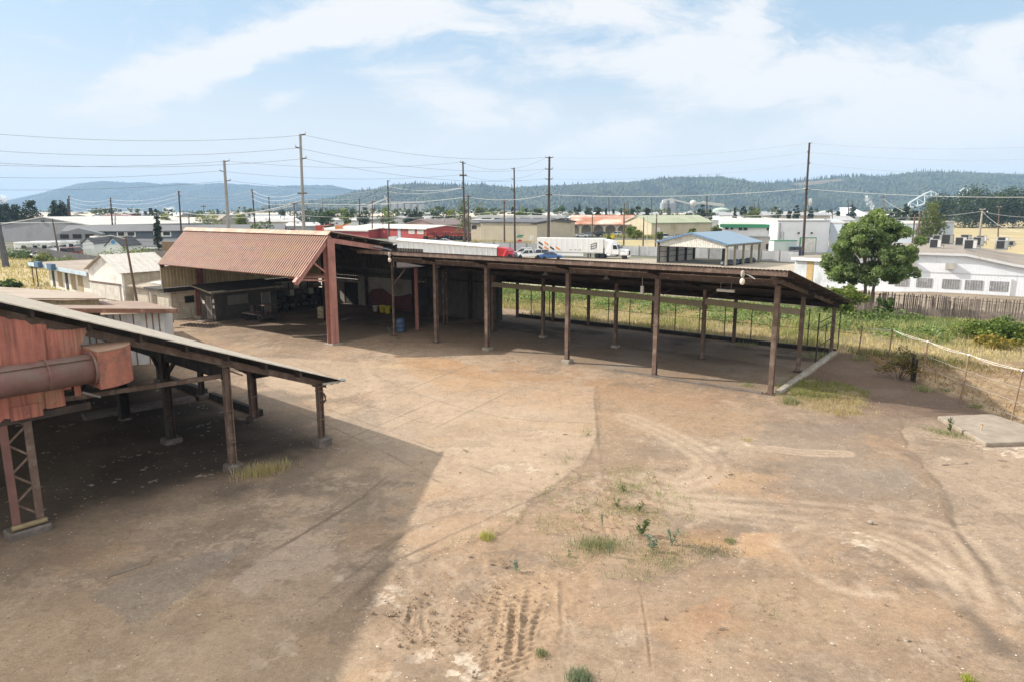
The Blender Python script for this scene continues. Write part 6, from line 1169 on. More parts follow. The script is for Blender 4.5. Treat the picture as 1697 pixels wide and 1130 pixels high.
# ------------------------------------------------------------------ buildings beyond
def front(name, label, cat, L_, R_, group=None):
    """thing whose local x runs along its front from L_=(px,D) to R_=(px,D)"""
    a = Vector((xat(L_[0], L_[1]), L_[1], -.25)); b = Vector((xat(R_[0], R_[1]), R_[1], -.25)); d = b - a
    return thing(name, label, cat, a, math.atan2(d.y, d.x), group), d.length
def hall(t, w, dep, he, hr, wm, rm, ridge='x', over=.4, th=.18, trim=None):
    m = MB()
    if ridge == 'x': m.prism([(0, 0, 0), (0, dep, 0), (0, dep, he), (0, dep / 2, hr), (0, 0, he)], (w, 0, 0))
    elif ridge == 'y': m.prism([(0, 0, 0), (w, 0, 0), (w, 0, he), (w / 2, 0, hr), (0, 0, he)], (0, dep, 0))
    else: m.prism([(0, 0, 0), (0, dep, 0), (0, dep, hr), (0, 0, he)], (w, 0, 0))
    m.build('wall', wm, t)
    if ridge == 'x':
        sl = (hr - he) / (dep / 2)
        for s in (0, 1):
            y0, y1 = (-over, dep / 2) if s == 0 else (dep + over, dep / 2); z0 = he - sl * over; m = MB(); m.prism([(-over, y0, z0 + .03), (-over, y1, hr + .03), (-over, y1, hr + .03 + th), (-over, y0, z0 + .03 + th)], (w + 2 * over, 0, 0)); m.build('roof', rm, t)
        if trim: m = MB(); m.box(-over, -over - .08, he - sl * over - .1, w + over, -over - .004, he - sl * over + .22); m.build('eave_trim', trim, t)
    elif ridge == 'y':
        sl = (hr - he) / (w / 2)
        for s in (0, 1):
            x0, x1 = (-over, w / 2) if s == 0 else (w + over, w / 2); z0 = he - sl * over; m = MB(); m.prism([(x0, -over, z0 + .03), (x1, -over, hr + .03), (x1, -over, hr + .03 + th), (x0, -over, z0 + .03 + th)], (0, dep + 2 * over, 0)); m.build('roof', rm, t)
        if trim:
            m = MB(); 
            for s in (0, 1): m.bar((-over if s else w + over, -over - .06, he - sl * over), (w / 2, -over - .06, hr), .12, .34)
            m.build('eave_trim', trim, t)
    else:
        m = MB(); m.prism([(-over, -over, he + .03), (-over, dep + over, hr + .03), (-over, dep + over, hr + .03 + th), (-over, -over, he + .03 + th)], (w + 2 * over, 0, 0)); m.build('roof', rm, t)
        if trim: m = MB(); m.box(-over, -over - .06, he - .3, w + over, -over - .004, he + .24); m.build('eave_trim', trim, t)
def _detail(t, w, dep, he, hr, ridge, over):
    # gutters, downpipes and roof vents
    if ridge != 'y':
        for x in (.25, w - .4): m = MB(); m.box(x, -.16, 0, x + .14, -.004, he - .1); m.build('downpipe', GALV, t)
    for k in range(2 + int(w // 25)):
        x = w * (k + .6) / (2.4 + int(w // 25)); y = dep * .3; z = (he + (hr - he) * (.6 if ridge == 'x' else .3)) if ridge != 'y' else he + (hr - he) * (1 - abs(x - w / 2) / (w / 2))
        m = MB(); m.box(x, y, z - .2, x + .8, y + .8, z + .8); m.tube([(x + 2, y + 1, z - .3), (x + 2, y + 1, z + 1.1)], .18, 8); m.build('roof_vent', GALV, t)
def win(t, x0, x1, z0, z1, fm=None, pm=None, y=-.0, fr=.12):
    m = MB(); m.box(x0 - fr, y - .08, z0 - fr, x1 + fr, y - .004, z1 + fr); f = m.build('window', fm or WHITEP, t); m = MB(); m.box(x0, y - .10, z0, x1, y - .082, z1); m.build('pane', pm or GLASS, f); return f
def door(t, x0, x1, z1, mt, y=0.0, nm='door'):
    m = MB(); m.box(x0, y - .07, .1, x1, y - .004, z1); return m.build(nm, mt, t)
def Z(py, D_): return zat(py, D_) + .25
S_ = lambda n, c, **k: mat(n, c, **{**dict(rough=.7, bump=.02, var=.06, nsc=.3, dirt=tuple(x * .75 for x in c), damt=.3, dsc=.12, fine=0), **k})

# long white building at right with rooftop units
def white_hall():
    t, w = front('white_hall', 'long white metal building with low brown roof and boarded grey windows', 'building', (1396, 86.5), (1780, 74.5)); a, b = (1396, 86.5), (1780, 74.5)
    WM = mat('chalky_white_siding', (.74, .77, .82), rough=.6, var=.05, dirt=(.60, .63, .68), damt=.4, dsc=.5, streak=(.56, .58, .62), samt=.35, ssc=2.5, wave=.3, wdepth=.005); RM = mat('brown_grey_membrane', (.27, .235, .20), rough=.9, var=.1, dirt=(.2, .17, .15), damt=.5, dsc=.2)
    lx = lambda px: w * (px - 1396) / 384 * (1 + .07 * (1 - (px - 1396) / 384)); he, hr = 3.7, 4.95
    pk = lx(1560); m = MB(); poly = [(0, 0, 0), (w, 0, 0), (w, 0, 3.0), (lx(1690), 0, 3.75), (lx(1612), 0, 4.72), (lx(1520), 0, 4.75), (0, 0, 4.15)]; m.prism(poly, (0, 29, 0)); m.build('wall', WM, t)
    top = poly[2:]
    m = MB()
    for p, q in zip(top[:-1], top[1:]): m.prism([(p[0], -.35, p[2] + .02), (p[0], -.35, p[2] + .2), (q[0], -.35, q[2] + .2), (q[0], -.35, q[2] + .02)], (0, 29.8, 0))
    m.build('roof', RM, t)
    m = MB()
    for p, q in zip(top[:-1], top[1:]): m.prism([(p[0], -.42, p[2] - .12), (p[0], -.42, p[2] + .17), (q[0], -.42, q[2] + .17), (q[0], -.42, q[2] - .12)], (0, .06, 0))
    m.build('eave_trim', WHTSID, t); WB = mat('corrugated_grey_board', (.25, .25, .26), rough=.6, dirt=(.40, .40, .40), damt=.5, dsc=1.5, wave=.25, wdepth=.03)
    for p0, p1 in ((1496, 1520), (1533, 1560), (1577, 1607), (1615, 1645), (1656, 1687)):
        m = MB(); m.box(lx(p0), -.05, .75, lx(p1), -.004, 1.85); m.build('window_board', WB, t)
    for p0 in (1512, 1579):
        m = MB(); m.box(lx(p0), -.5, 3.05, lx(p0) + .95, -.004, 3.75); m.build('vent_box', mat('grey_vent_box', (.42, .40, .37)), t)
    m = MB(); m.tube([(lx(1690), -.1, 0), (lx(1690), -.1, 2.2)], .07, 8); m.build('downpipe', WHITEP, t)
    m = MB(); m.tube([(0, -.05, 2.62), (w, -.05, 2.55)], .02, 5); m.build('cable', GALV, t)
    # rooftop air conditioners
    AC = [(1549, 413, 'grey-white rooftop unit nearest the tree end of the white building'), (1553, 403, 'rooftop unit just behind the one nearest the tree'), (1537, 405, 'darker rooftop unit beside the brown pole on the white building'), (1569, 406.5, 'dark boxy rooftop unit standing tallest on the white building'), (1591, 408.5, 'rooftop unit with a bent pipe on its left side'), (1600, 401, 'dark rooftop unit behind the one with the bent pipe'), (1607, 415, 'open-sided rooftop unit at the front of the middle row'), (1620, 409, 'rooftop unit with white panel below the slanted roof pipe'), (1626, 402, 'low dark rooftop unit in the back row'), (1659, 415, 'rooftop unit with white right panel near the far right end'), (1661, 406, 'dark rooftop unit behind the far right one'), (1676, 409, 'small rusty vent drum at the far right of the roof')]
    hs = [(1.3, 1.25, 1.0), (1.3, 1.2, .9), (1.3, 1.0, 1.0), (1.5, 1.5, 1.2), (1.35, 1.25, 1.0), (1.4, 1.1, 1.0), (1.4, 1.3, 1.0), (1.3, 1.3, 1.0), (1.4, 1.1, 1.0), (1.4, 1.3, 1.0), (1.5, 1.2, 1.0), (.7, .8, .7)]
    for i, (px, py, lab) in enumerate(AC):
        p = G(px, py, 4.62 if px < 1625 else 4.2); a_ = thing('rooftop_unit', lab, 'air conditioner', p, PROT * .7, 'air conditioners on the white building'); W_, H_, D_ = hs[i]
        m = MB(); m.box(-W_ / 2, -D_ / 2, -.02, W_ / 2, D_ / 2, .16); m.build('base', GALV, a_); m = MB(); m.box(-W_ / 2, -D_ / 2, .165, W_ / 2, D_ / 2, H_); m.build('casing', mat('unit_grey', (.26, .27, .28), var=.1) if i not in (2, 3, 5, 8, 11) else mat('unit_dark', (.14, .135, .13), var=.2), a_, bevel=.03)
        m = MB(); m.box(-W_ * .47, -D_ / 2 - .03, .25, W_ * .15, -D_ / 2 - .004, H_ - .08); m.build('grille', mat('black_grille', (.04, .04, .042), rough=.6), a_); 
        m = MB(); m.box(W_ * .18, -D_ / 2 - .025, .25, W_ * .45, -D_ / 2 - .004, H_ - .1); m.build('side_panel', WHITEP if i % 2 == 0 else GALV, a_); m = MB(); m.tube([(W_ * .5, 0, .5), (W_ * .75, 0, .5), (W_ * .75, 0, .0)], .05, 6); m.build('pipe', DKST, a_)
    # low lean shed at the left end
    t, w = front('white_shed', 'low shed of flaking pale blue-white boards with one yellow plank door', 'shed', (1320, 91.5), (1398, 86.8)); PB = mat('flaking_blue_white_boards', (.50, .53, .56), rough=.85, var=.1, dirt=(.28, .30, .33), damt=.6, dsc=.5, streak=(.62, .63, .64), samt=.4, ssc=3, wave=.25, wdepth=.01)
    m = MB(); m.box(0, 0, 0, w, 6, 3.4); m.build('wall', PB, t); m = MB(); m.box(-.3, -.4, 3.42, w + .2, 6.3, 3.75); m.build('roof', RM, t); m = MB(); m.box(-.32, -.46, 3.3, w + .2, -.404, 3.72); m.build('fascia', WHTSID, t); m = MB(); m.box(w * .28, -.05, .1, w * .42, -.004, 3.2); m.build('plank_door', mat('ochre_plank', (.40, .29, .13), streak=(.28, .19, .09)), t)
white_hall()

# blue-roofed carport
def carport():
    A_ = Vector((27.8, 131, -.25)); t = thing('carport', 'open carport with blue metal roof and ribbed grey gable', 'carport', A_, math.atan2(-9.5, 10.2)); w, d = 14.0, 14.0; he, hr = 3.95, 5.75; BL = mat('blue_metal_roof', (.22, .30, .385), rough=.5, var=.05, bump=.02); ST = mat('tan_steel_post', (.24, .22, .155), rough=.7)
    sl = (hr - he) / (w / 2)
    for s in (0, 1):
        x0, x1 = (-.4, w / 2) if s == 0 else (w + .4, w / 2); m = MB(); m.prism([(x0, -.5, he - .4 * sl), (x1, -.5, hr), (x1, -.5, hr + .14), (x0, -.5, he - .4 * sl + .14)], (0, d + 1, 0)); m.build('roof', BL, t)
        m = MB(); m.bar((x0, -.56, he - .4 * sl + .02), (x1, -.56, hr + .02), .1, .3); m.build('gable_trim', mat('blue_trim', (.10, .19, .30), rough=.5), t)
    m = MB(); m.prism([(0, 0, he - .75), (w, 0, he - .75), (w, 0, he - .05), (w / 2, 0, hr - .08), (0, 0, he - .05)], (0, .12, 0)); m.build('gable_siding', mat('ribbed_grey_gable', (.60, .585, .54), rough=.6, wave=.45, wdepth=.05, dirt=(.4, .37, .31)), t)
    for y in (0.1, 3.5, 7, 10.5, 13.9):
        m = MB(); m.box(w - .35, y - .17, 0, w, y + .17, he - .1); m.build('post', ST, t); m = MB(); m.box(0, y - .17, 0, .35, y + .17, he - .1); m.build('post', DKST, t)
    m = MB(); m.box(w - .35, .3, he - .45, w - .05, d - .3, he - .12); m.build('eave_beam', ST, t); m = MB(); m.box(-.1, .1, 0, -.02, d, he - .15); m.build('side_wall', mat('white_panel_wall', (.60, .58, .52), dirt=(.5, .46, .38)), t); m = MB(); m.box(-.16, -.06, 0, -.1, .2, he); m.build('corner_trim', mat('blue_trim', (.10, .19, .30)), t)
    m = MB()
    for z in (1.0, 2.0, 3.0): m.box(.0, .25, z, .08, d, z + .1)
    m.build('wall_girt', DKST, t)
    m = MB(); m.box(7.0, 12.4, 0, 7.15, 14.0, 3.0); m.build('partition', DKST, t)
    m = MB()
    for i in range(10): m.lathe([(.6, 0), (.75, .3), (.55, .7), (.2, .95)], (12.6 + .3 * (i % 2), 2.0 + i * 1.25, 0), 8)
    o = one('tarpaulin', m, mat('dark_blue_tarp', (.035, .045, .065), rough=.5), 'long dark tarpaulin heap along the right side of the carport', 'tarpaulin', A_, math.atan2(-9.5, 10.2))
carport()

# slatted boundary fence behind the lorries
def boundary():
    pts = [Vector((xat(p, d), d, -.25)) for p, d in ((792, 173), (900, 164), (1000, 156.5), (1090, 149.5), (1175, 142.5), (1262, 136), (1325, 131.5))]; t = thing('boundary_fence', 'grey slatted boundary fence behind the parked lorries', 'fence', (0, 0, 0)); m = MB()
    for a, b in zip(pts[:-1], pts[1:]): m.bar(a + Vector((0, 0, 1.05)), b + Vector((0, 0, 1.05)), .05, 2.0)
    m.build('slat_panel', mat('grey_fence_slat', (.37, .38, .40), rough=.7, wave=.3, wdepth=.02, var=.1, nsc=.3, dirt=(.46, .46, .46), damt=.5, dsc=.15), t)
    for a, b in zip(pts[:-1], pts[1:]):
        n = max(2, int((b - a).length / 4))
        for i in range(n): v = a.lerp(b, i / n); m = MB(); m.tube([v + Vector((0, -.08, 0)), v + Vector((0, -.08, 2.35))], .06, 6); m.build('post', mat('grey_post', (.2, .2, .2)), t)
    m = MB(); m.tube([p + Vector((0, -.05, 2.25)) for p in pts], .03, 5); m.build('top_rail', GALV, t)
boundary()

def town():
    RW_ = S_('pale_roof', (.42, .41, .40)); DR = S_('dark_shingle', (.075, .078, .085)); 
    # left
    t, w = front('warehouse', 'wide grey metal warehouse with low gable roof at far left', 'warehouse', (6, 222), (153, 205)); hall(t, w, 45, Z(374, 214), Z(361.5, 214), S_('grey_warehouse_wall', (.235, .24, .255), wave=.6, wdepth=.02), S_('pale_grey_roof', (.45, .44, .42)), 'y', .3, .3); m = MB(); m.box(w * .48, -.3, 6.2, w * .51, -.004, 6.9); m.build('wall_lamp', DKST, t)
    t, w = front('townhouse_block', 'long slate-blue two-storey apartment row with white framed windows', 'apartment block', (108, 165), (470, 178)); BW = S_('slate_blue_siding', (.105, .125, .155)); hall(t, w, 9, Z(384, 168), Z(375, 172), BW, S_('slate_roof', (.135, .14, .15)), 'x', .5)
    lx = lambda px: w * (px - 108) / 362
    for p0, p1 in ((161, 168), (192, 202), (207, 218), (251, 261), (265, 276), (344, 349), (395, 401)): win(t, lx(p0), lx(p1), Z(391.5, 168), Z(385.5, 168), fr=.28); 
    m = MB(); m.prism([(-.6, -3.4, 0), (9.0, -3.4, 0), (9.0, -3.4, Z(387, 168)), (4.2, -3.4, Z(378, 168)), (-.6, -3.4, Z(387, 168))], (0, 3.38, 0)); m.build('porch', S_('porch_grey', (.19, .20, .215)), t)
    for k in range(3): m = MB(); m.box(.2 + k * 2.6, -3.5, Z(395, 166), 2.0 + k * 2.6, -3.404, Z(388, 166)); m.build('balcony_opening', BLACK, t)
    t, w = front('garage_row', 'single-storey row with dark sloping roof below the slate-blue apartments', 'building', (195, 150), (300, 152)); hall(t, w, 8, Z(410, 150), Z(398, 154), S_('pale_wall', (.52, .53, .55)), S_('charcoal_roof', (.10, .105, .115)), 'x', .5); m = MB(); m.box(.5, -1.5, 1.6, w, -.4, 1.9); m.build('canopy', WHITEP, t)
    for a, b, lab, sg in (((136, 148), (155, 148), 'small white gabled shed left of the one with a blue sign', 0), ((174, 140), (201, 140), 'small white gabled shed with a blue oval sign', 1)):
        t, w = front('white_cabin', lab, 'shed', a, b, 'twin white sheds'); hall(t, w, 7, Z(406 if sg else 405, 144), Z(394 if sg else 397.5, 144), S_('bright_white_wall', (.70, .71, .73)), DR, 'y', .25, .15)
        if sg:
            m = MB(); m.tube([(w / 2, -.1, Z(402, 140)), (w / 2, -.004, Z(402, 140))], .42, 16); o = m.build('sign', paint('sign_blue', (.10, .28, .60)), t); o.scale = (1, 1, 1); m = MB(); m.box(w / 2 - .8, -.08, Z(405, 140) - .1, w / 2 + .8, -.004, Z(405, 140) + .15); m.build('sign', paint('sign_pale_blue', (.4, .6, .8)), t)
    m = MB(); m.box(0, 0, 0, 5.6, .1, 2.0); 
    for i in range(5): m.box(i * 1.35, -.06, 0, i * 1.35 + .08, -.002, 2.1)
    one('board_fence', m, WHTSID, 'white board fence joining the twin white sheds', 'fence', (xat(137, 143), 143, -.25), -.05)
    m = MB(); A_, B_ = G(26, 421), G(175, 446); 
    for i in range(9): a = A_.lerp(B_, i / 9); b = A_.lerp(B_, (i + .98) / 9); m.bar(a + Vector((0, 0, .85)), b + Vector((0, 0, .85)), .08, 2.2)
    one('fabric_fence', m, mat('black_fabric', (.06, .06, .065), rough=.9, dirt=(.12, .11, .1), damt=.4, dsc=.4), 'black fabric screen fence along the dry field', 'fence')
    for (p0, d0), (p1, d1), dep, ye, yr, wm, rm, rg, lab, nm in (
        ((150, 330), (190, 320), 20, 365, 356, S_('brick_red_wall', (.20, .085, .075)), S_('maroon_roof', (.15, .07, .065)), 'x', 'dark red factory building beyond the grey warehouse', 'factory'),
        ((133, 300), (150, 296), 16, 366, 361, S_('pale_wall', (.52, .53, .55)), DR, 'y', 'small white gabled house left of the dark red factory', 'house'),
        ((210, 330), (257, 330), 14, 368, 364, S_('dim_blue_wall', (.25, .28, .33)), RW_, 'x', 'low building with white roof behind the slate-blue apartments', 'building'),
        ((282, 300), (336, 300), 18, 369, 362, S_('beige_wall', (.48, .42, .33)), S_('beige_roof', (.52, .46, .38)), 'x', 'beige building behind the apartments next to the yellow trees', 'building'),
        ((367, 320), (395, 320), 14, 366, 357, S_('olive_wall', (.32, .30, .24)), S_('olive_roof', (.2, .2, .19)), 'y', 'dull gabled house between the two grey poles', 'house'),
        ((396, 330), (500, 345), 20, 369, 363, S_('cream_far_wall', (.55, .5, .42)), RW_, 'x', 'long cream building with white roof left of the tallest pole', 'building'),
        ((412, 420), (480, 420), 30, 365, 360, S_('dim_blue_wall', (.25, .28, .33)), S_('bright_roof', (.66, .66, .66)), 'x', 'distant warehouse with bright white roof', 'warehouse'),
        ((470, 300), (535, 300), 20, 376, 370, S_('grey_mid_wall', (.33, .33, .33)), S_('grey_mid_roof', (.42, .42, .42)), 'x', 'grey shed left of the red buildings', 'building'),
        ((536, 420), (600, 400), 30, 366, 362, S_('grey_mid_wall', (.33, .33, .33)), RW_, 'x', 'long grey workshop behind the red buildings', 'building'),
        ((600, 330), (716, 310), 30, 369, 360, S_('grey_mid_wall', (.33, .33, .33)), S_('grey_low_gable_roof', (.33, .33, .34)), 'y', 'wide grey hall with shallow gable behind the red office', 'building'),
        ((668, 268), (727, 258), 30, 374, 365, S_('brown_metal_wall', (.20, .145, .125)), S_('brown_metal_roof', (.17, .13, .12)), 'y', 'brown gabled metal building behind the red office', 'building'),
        ((728, 300), (782, 300), 14, 384, 376, S_('white_far_wall', (.58, .58, .58)), S_('white_far_roof', (.62, .62, .62)), 'x', 'low white building behind the orange tractors', 'building'),
        ((743, 350), (760, 350), 12, 360, 358, S_('white_far_wall', (.58, .58, .58)), RW_, 'flat', 'little white tower block beside the tall loose tree', 'building')):
        t, w = front(nm, lab, 'building' if nm == 'building' else nm, (p0, d0), (p1, d1)); D_ = (d0 + d1) / 2; hall(t, w, dep, Z(ye, D_), Z(yr, D_ + (dep / 2 if rg == 'x' else 0)), wm, rm, rg, .4, .3); _detail(t, w, dep, Z(ye, D_), Z(yr, D_), rg, .4); door(t, w * .12, w * .12 + 1.2, 2.2, DKST)
        for k in range(int(w // 9)): win(t, 3 + k * 9, 5 + k * 9, Z(ye, D_) * .5, Z(ye, D_) * .72)
    # red office
    RD = S_('red_metal_siding', (.34, .055, .05), wave=.5, wdepth=.03, rough=.5); t, w = front('red_office', 'barn-red metal office building with two white windows and a grey door', 'building', (586, 262), (707, 234)); lx = lambda px: w * (px - 586) / 121
    hall(t, w, 18, Z(378.5, 248), Z(373, 262), RD, S_('pale_pinkish_roof', (.58, .52, .47)), 'x', .5, .25, WHITEP)
    for p in (681, 694.5): win(t, lx(p), lx(p + 7.5), Z(387, 238), Z(379, 238), fr=.25, pm=mat('pale_blind', (.45, .45, .40)))
    door(t, lx(663), lx(667.5), Z(380, 240), S_('grey_blue_door', (.35, .40, .46)))
    t, w = front('red_shed_wing', 'long low red shed with pale roof edge left of the red office', 'shed', (528, 258), (611, 246)); hall(t, w, 14, Z(382, 252), Z(377, 258), RD, S_('pale_pinkish_roof', (.58, .52, .47)), 'flat', .4, .25, WHITEP)
    # tan metal building
    TN = S_('tan_metal_wall', (.46, .40, .30), wave=.5, wdepth=.03); t, w = front('tan_metal_building', 'tan metal building with five dark windows and a dark roof', 'building', (781, 224), (889, 211)); lx = lambda px: w * (px - 781) / 108; hall(t, w, 22, Z(371.5, 217), Z(367, 228), TN, S_('charcoal_roof', (.10, .105, .115)), 'x', .4, .25, mat('dark_trim', (.07, .06, .055)))
    for p in (782.5, 805.5, 828.5, 853, 878): win(t, lx(p), lx(p + 7.2), Z(380.5, 217), Z(375.5, 217), mat('dark_trim', (.07, .06, .055)), fr=.12)
    for p in (814.5, 887): m = MB(); m.box(lx(p), -.12, 0, lx(p) + .25, -.004, Z(371.5, 217) - .2); m.build('downpipe', mat('tan_trim', (.33, .27, .18)), t)
    t, w = front('tan_metal_annex', 'blank tan gable wing with a white wall unit, joined to the tan metal building', 'building', (890, 210.5), (952, 236)); hall(t, w, 20, Z(369, 222), Z(364.5, 222), TN, S_('charcoal_roof', (.10, .105, .115)), 'y', .35, .25, mat('dark_trim', (.07, .06, .055))); x_ = w * .58; m = MB(); m.box(x_, -.5, 2.6, x_ + 1.0, -.004, 4.8); m.build('wall_unit', WHITEP, t); m = MB(); m.box(x_ + .2, -.56, 3.2, x_ + .8, -.504, 4.2); m.build('grille', BLACK, t)
    t, w = front('clerestory_building', 'pale grey hall with a strip of high windows behind the tan building', 'building', (784, 262), (935, 255)); hall(t, w, 20, Z(366, 258), Z(362, 260), S_('pale_grey_hall', (.50, .50, .49)), S_('pale_grey_hall_roof', (.44, .44, .44)), 'flat', .3)
    m = MB(); m.box(.5, 4, Z(366, 258), w - .5, 12, Z(357.5, 262)); m.build('clerestory', S_('grey_clerestory', (.46, .46, .45)), t)
    for k in range(7): win(t, 2.6 + k * w / 7, 2.6 + k * w / 7 + w / 10, Z(366.2, 258), Z(362.4, 258), S_('grey_sash', (.3, .31, .32)), y=3.95)
    # rusty arched building
    t, w = front('arched_building', 'long building with streaked rust-orange roof and arched bays', 'building', (940, 300), (1040, 292)); D_ = 296; he = Z(372, D_); RO = mat('streaked_rust_roof', (.35, .155, .095), rough=.8, var=.2, nsc=.3, dirt=(.62, .52, .44), damt=.6, dsc=.12, bump=.05, fine=0)
    m = MB(); m.prism([(-1, -1, he - .4), (-1, 12, Z(358, 306)), (-1, 12, Z(358, 306) + .3), (-1, -1, he)], (w + 2, 0, 0)); m.build('roof', RO, t); CW = S_('cream_arcade', (.50, .44, .34)); m = MB(); m.box(0, 3.0, 0, w, 22, he - .45); m.build('wall', S_('shaded_back_wall', (.30, .26, .2)), t); nb = 5; bw = w / nb
    for k in range(nb):
        x0 = k * bw; poly = [(x0, 0, 0), (x0 + .9, 0, 0), (x0 + .9, 0, 2.0)] + [(x0 + .9 + (bw - .9) * (.5 - .5 * math.cos(math.pi * i / 8)), 0, 2.0 + 1.7 * math.sin(math.pi * i / 8)) for i in range(1, 8)] + [(x0 + bw, 0, 2.0), (x0 + bw, 0, he - .5), (x0, 0, he - .5)]; m = MB(); m.prism(poly, (0, .5, 0)); m.build('arch', CW, t)
    # green-roofed barn
    t, w = front('green_roof_barn', 'pale yellow barn with long sage green roof', 'barn', (1079, 281), (1179, 300)); hall(t, w, 17, Z(370, 290), Z(358.5, 296), S_('pale_yellow_boards', (.48, .42, .29)), S_('sage_roof', (.34, .37, .25)), 'x', .5, .3); m = MB(); m.box(3, -.1, 1, 4.5, -.004, 3); m.build('board_patch', WHITEP, t); m = MB(); m.box(w * .3, -.08, 2.2, w * .38, -.004, 4.4); m.build('loft_door', S_('tan_loft_door', (.40, .33, .19)), t)
    # two storey white-green
    t, w = front('two_storey_shop', 'white two-storey building with green roof band and lower wall toned for shade', 'building', (1196, 172), (1287, 168)); D_ = 170; GN = paint('green_trim', (.035, .22, .11), .5); lx = lambda px: w * (px - 1196) / 91; hall(t, w, 14, Z(374.5, D_), Z(371, 178), S_('aged_white_wall', (.62, .62, .61), dirt=(.40, .38, .36), damt=.45, dsc=.25), S_('sage_grey_roof', (.36, .42, .34)), 'flat', .5, .3); m = MB(); m.box(-.6, -.62, Z(374.5, D_) - .5, w + .4, -.51, Z(374.5, D_) + .35); m.build('green_band', GN, t)
    for p0, p1, y0, y1 in ((1201, 1206, 381, 377.5), (1210, 1214, 381, 377.5), (1223.5, 1229, 382, 377), (1231.5, 1237.5, 382, 377), (1270, 1277, 382, 376)): win(t, lx(p0), lx(p1), Z(y0, D_), Z(y1, D_), S_('grey_sash', (.3, .31, .32)), fr=.1)
    m = MB(); m.box(lx(1243), -1.2, 0, w + .3, -.004, Z(393, D_)); m.build('ground_floor', S_('shade_toned_lower_wall', (.40, .37, .335), dirt=(.26, .23, .2), damt=.5, dsc=.3), t); m = MB(); m.box(lx(1243) - .2, -1.5, Z(393, D_) + .002, w + .4, -.006, Z(391.5, D_)); m.build('ledge', S_('grey_sash', (.3, .31, .32)), t); door(t, lx(1270), lx(1278), Z(404, D_), BLACK, -1.2); m = MB(); m.box(lx(1218), -.3, Z(415, D_), lx(1224), -.2, Z(403, D_)); m.build('panel', paint('blue_sign_panel', (.05, .09, .2)), t)  # right-hand shade put into the lower wall colour, over some blotching
    # big white
    t, w = front('white_workshop', 'tall plain white workshop with a big roller door in a green frame', 'building', (1287, 163), (1373, 163)); D_ = 163; hall(t, w, 40, Z(368, D_), Z(367, D_), S_('bright_white_wall', (.70, .71, .73)), RW_, 'flat', .1, .3); lx = lambda px: w * (px - 1287) / 86; m = MB(); m.box(lx(1325), -.12, 0, lx(1352.5), -.004, Z(394, D_)); f = m.build('door_frame', GN, t); m = MB(); m.box(lx(1327), -.16, 0, lx(1351.5), -.124, Z(395.5, D_)); m.build('roller_door', mat('ivory_roller', (.66, .65, .60), rough=.5), f)
    for p in (1321, 1342.5): m = MB(); m.box(lx(p), -.35, Z(388, D_), lx(p) + .35, -.004, Z(385.5, D_)); m.build('wall_lamp', DKST, t)
    m = MB(); m.tube([(lx(1289), -.3, 0), (lx(1289), -.3, Z(370, D_))], .35, 10); m.tube([(lx(1292.5), -.4, Z(396, D_)), (lx(1292.5), -.4, Z(386, D_)), (lx(1294.5), -.4, Z(383.5, D_)), (lx(1297), -.4, Z(386, D_)), (lx(1297), -.4, Z(398, D_))], .09, 6); m.build('vent_pipe', GALV, t)
    t, w = front('side_wing', 'shaded pale blue wing with green band, half hidden by the broad tree', 'building', (1374, 163), (1515, 150)); hall(t, w, 30, Z(372, 157), Z(371, 157), S_('pale_blue_grey_wall', (.42, .47, .53)), RW_, 'flat', .1, .3); m = MB(); m.box(w * .55, -.1, Z(388, 152), w, -.004, Z(383, 152)); m.build('green_band', GN, t)
    m = MB(); m.box(0, 0, 0, 5, 3, 3.3); o = thing('tank_shed', 'small pale green kiosk by the white workshop', 'kiosk', (xat(1283, 150), 150, -.25)); m.build('wall', S_('pale_mint_wall', (.52, .58, .56)), o); m = MB(); m.box(-.1, -.1, 3.3, 5.1, 3.1, 3.45); m.build('roof', GN, o); m = MB(); m.box(2.8, -.06, .2, 4.4, -.004, 3.0); m.build('door', S_('mint_door', (.45, .55, .55)), o)
    # far long roofs
    for (p0, d0), (p1, d1), ye, yr, rg, wm, rm, lab in (((1156, 400), (1243, 390), 366, 360, 'flat', (.60, .60, .60), (.64, .64, .62), 'white warehouse right of the green-roofed barn'), ((1215, 330), (1290, 330), 366, 361, 'flat', (.55, .56, .57), (.6, .6, .6), 'pale warehouse behind the two-storey white building'), ((1262, 420), (1345, 420), 361, 357, 'x', (.36, .38, .40), (.46, .46, .46), 'long grey-roofed hall behind the white workshop'), ((1330, 300), (1400, 300), 370, 364, 'x', (.33, .36, .38), (.40, .43, .45), 'blue-grey hall just over the roof of the white workshop'), ((1400, 500), (1510, 500), 360, 356, 'x', (.55, .55, .55), (.58, .58, .58), 'pale long hall behind the top of the broad tree'), ((940, 520), (1020, 520), 360.5, 356.5, 'x', (.5, .5, .5), (.56, .55, .53), 'white sheds left of the silos'), ((1100, 480), (1160, 480), 362, 358.5, 'flat', (.52, .52, .51), (.6, .6, .6), 'low white works building under the conveyor'), ((1411, 560), (1432, 560), 356, 345, 'flat', (.58, .6, .62), (.6, .6, .6), 'tall pale shed beside the smoking stack'), ((60, 420), (92, 420), 364, 360, 'x', (.5, .5, .5), (.55, .55, .55), 'pale shed among the dark firs on the left')):
        t, w = front('warehouse', lab, 'warehouse', (p0, d0), (p1, d1)); D_ = d0; hall(t, w, 25, Z(ye, D_), Z(yr, D_ + 20), S_('w_%d' % p0, wm), S_('r_%d' % p0, rm), rg, .4, .3); _detail(t, w, 25, Z(ye, D_), Z(yr, D_), rg, .4)
        for k in range(3): door(t, 4 + k * w * .3, 7 + k * w * .3, 2.6, DKST)
town()
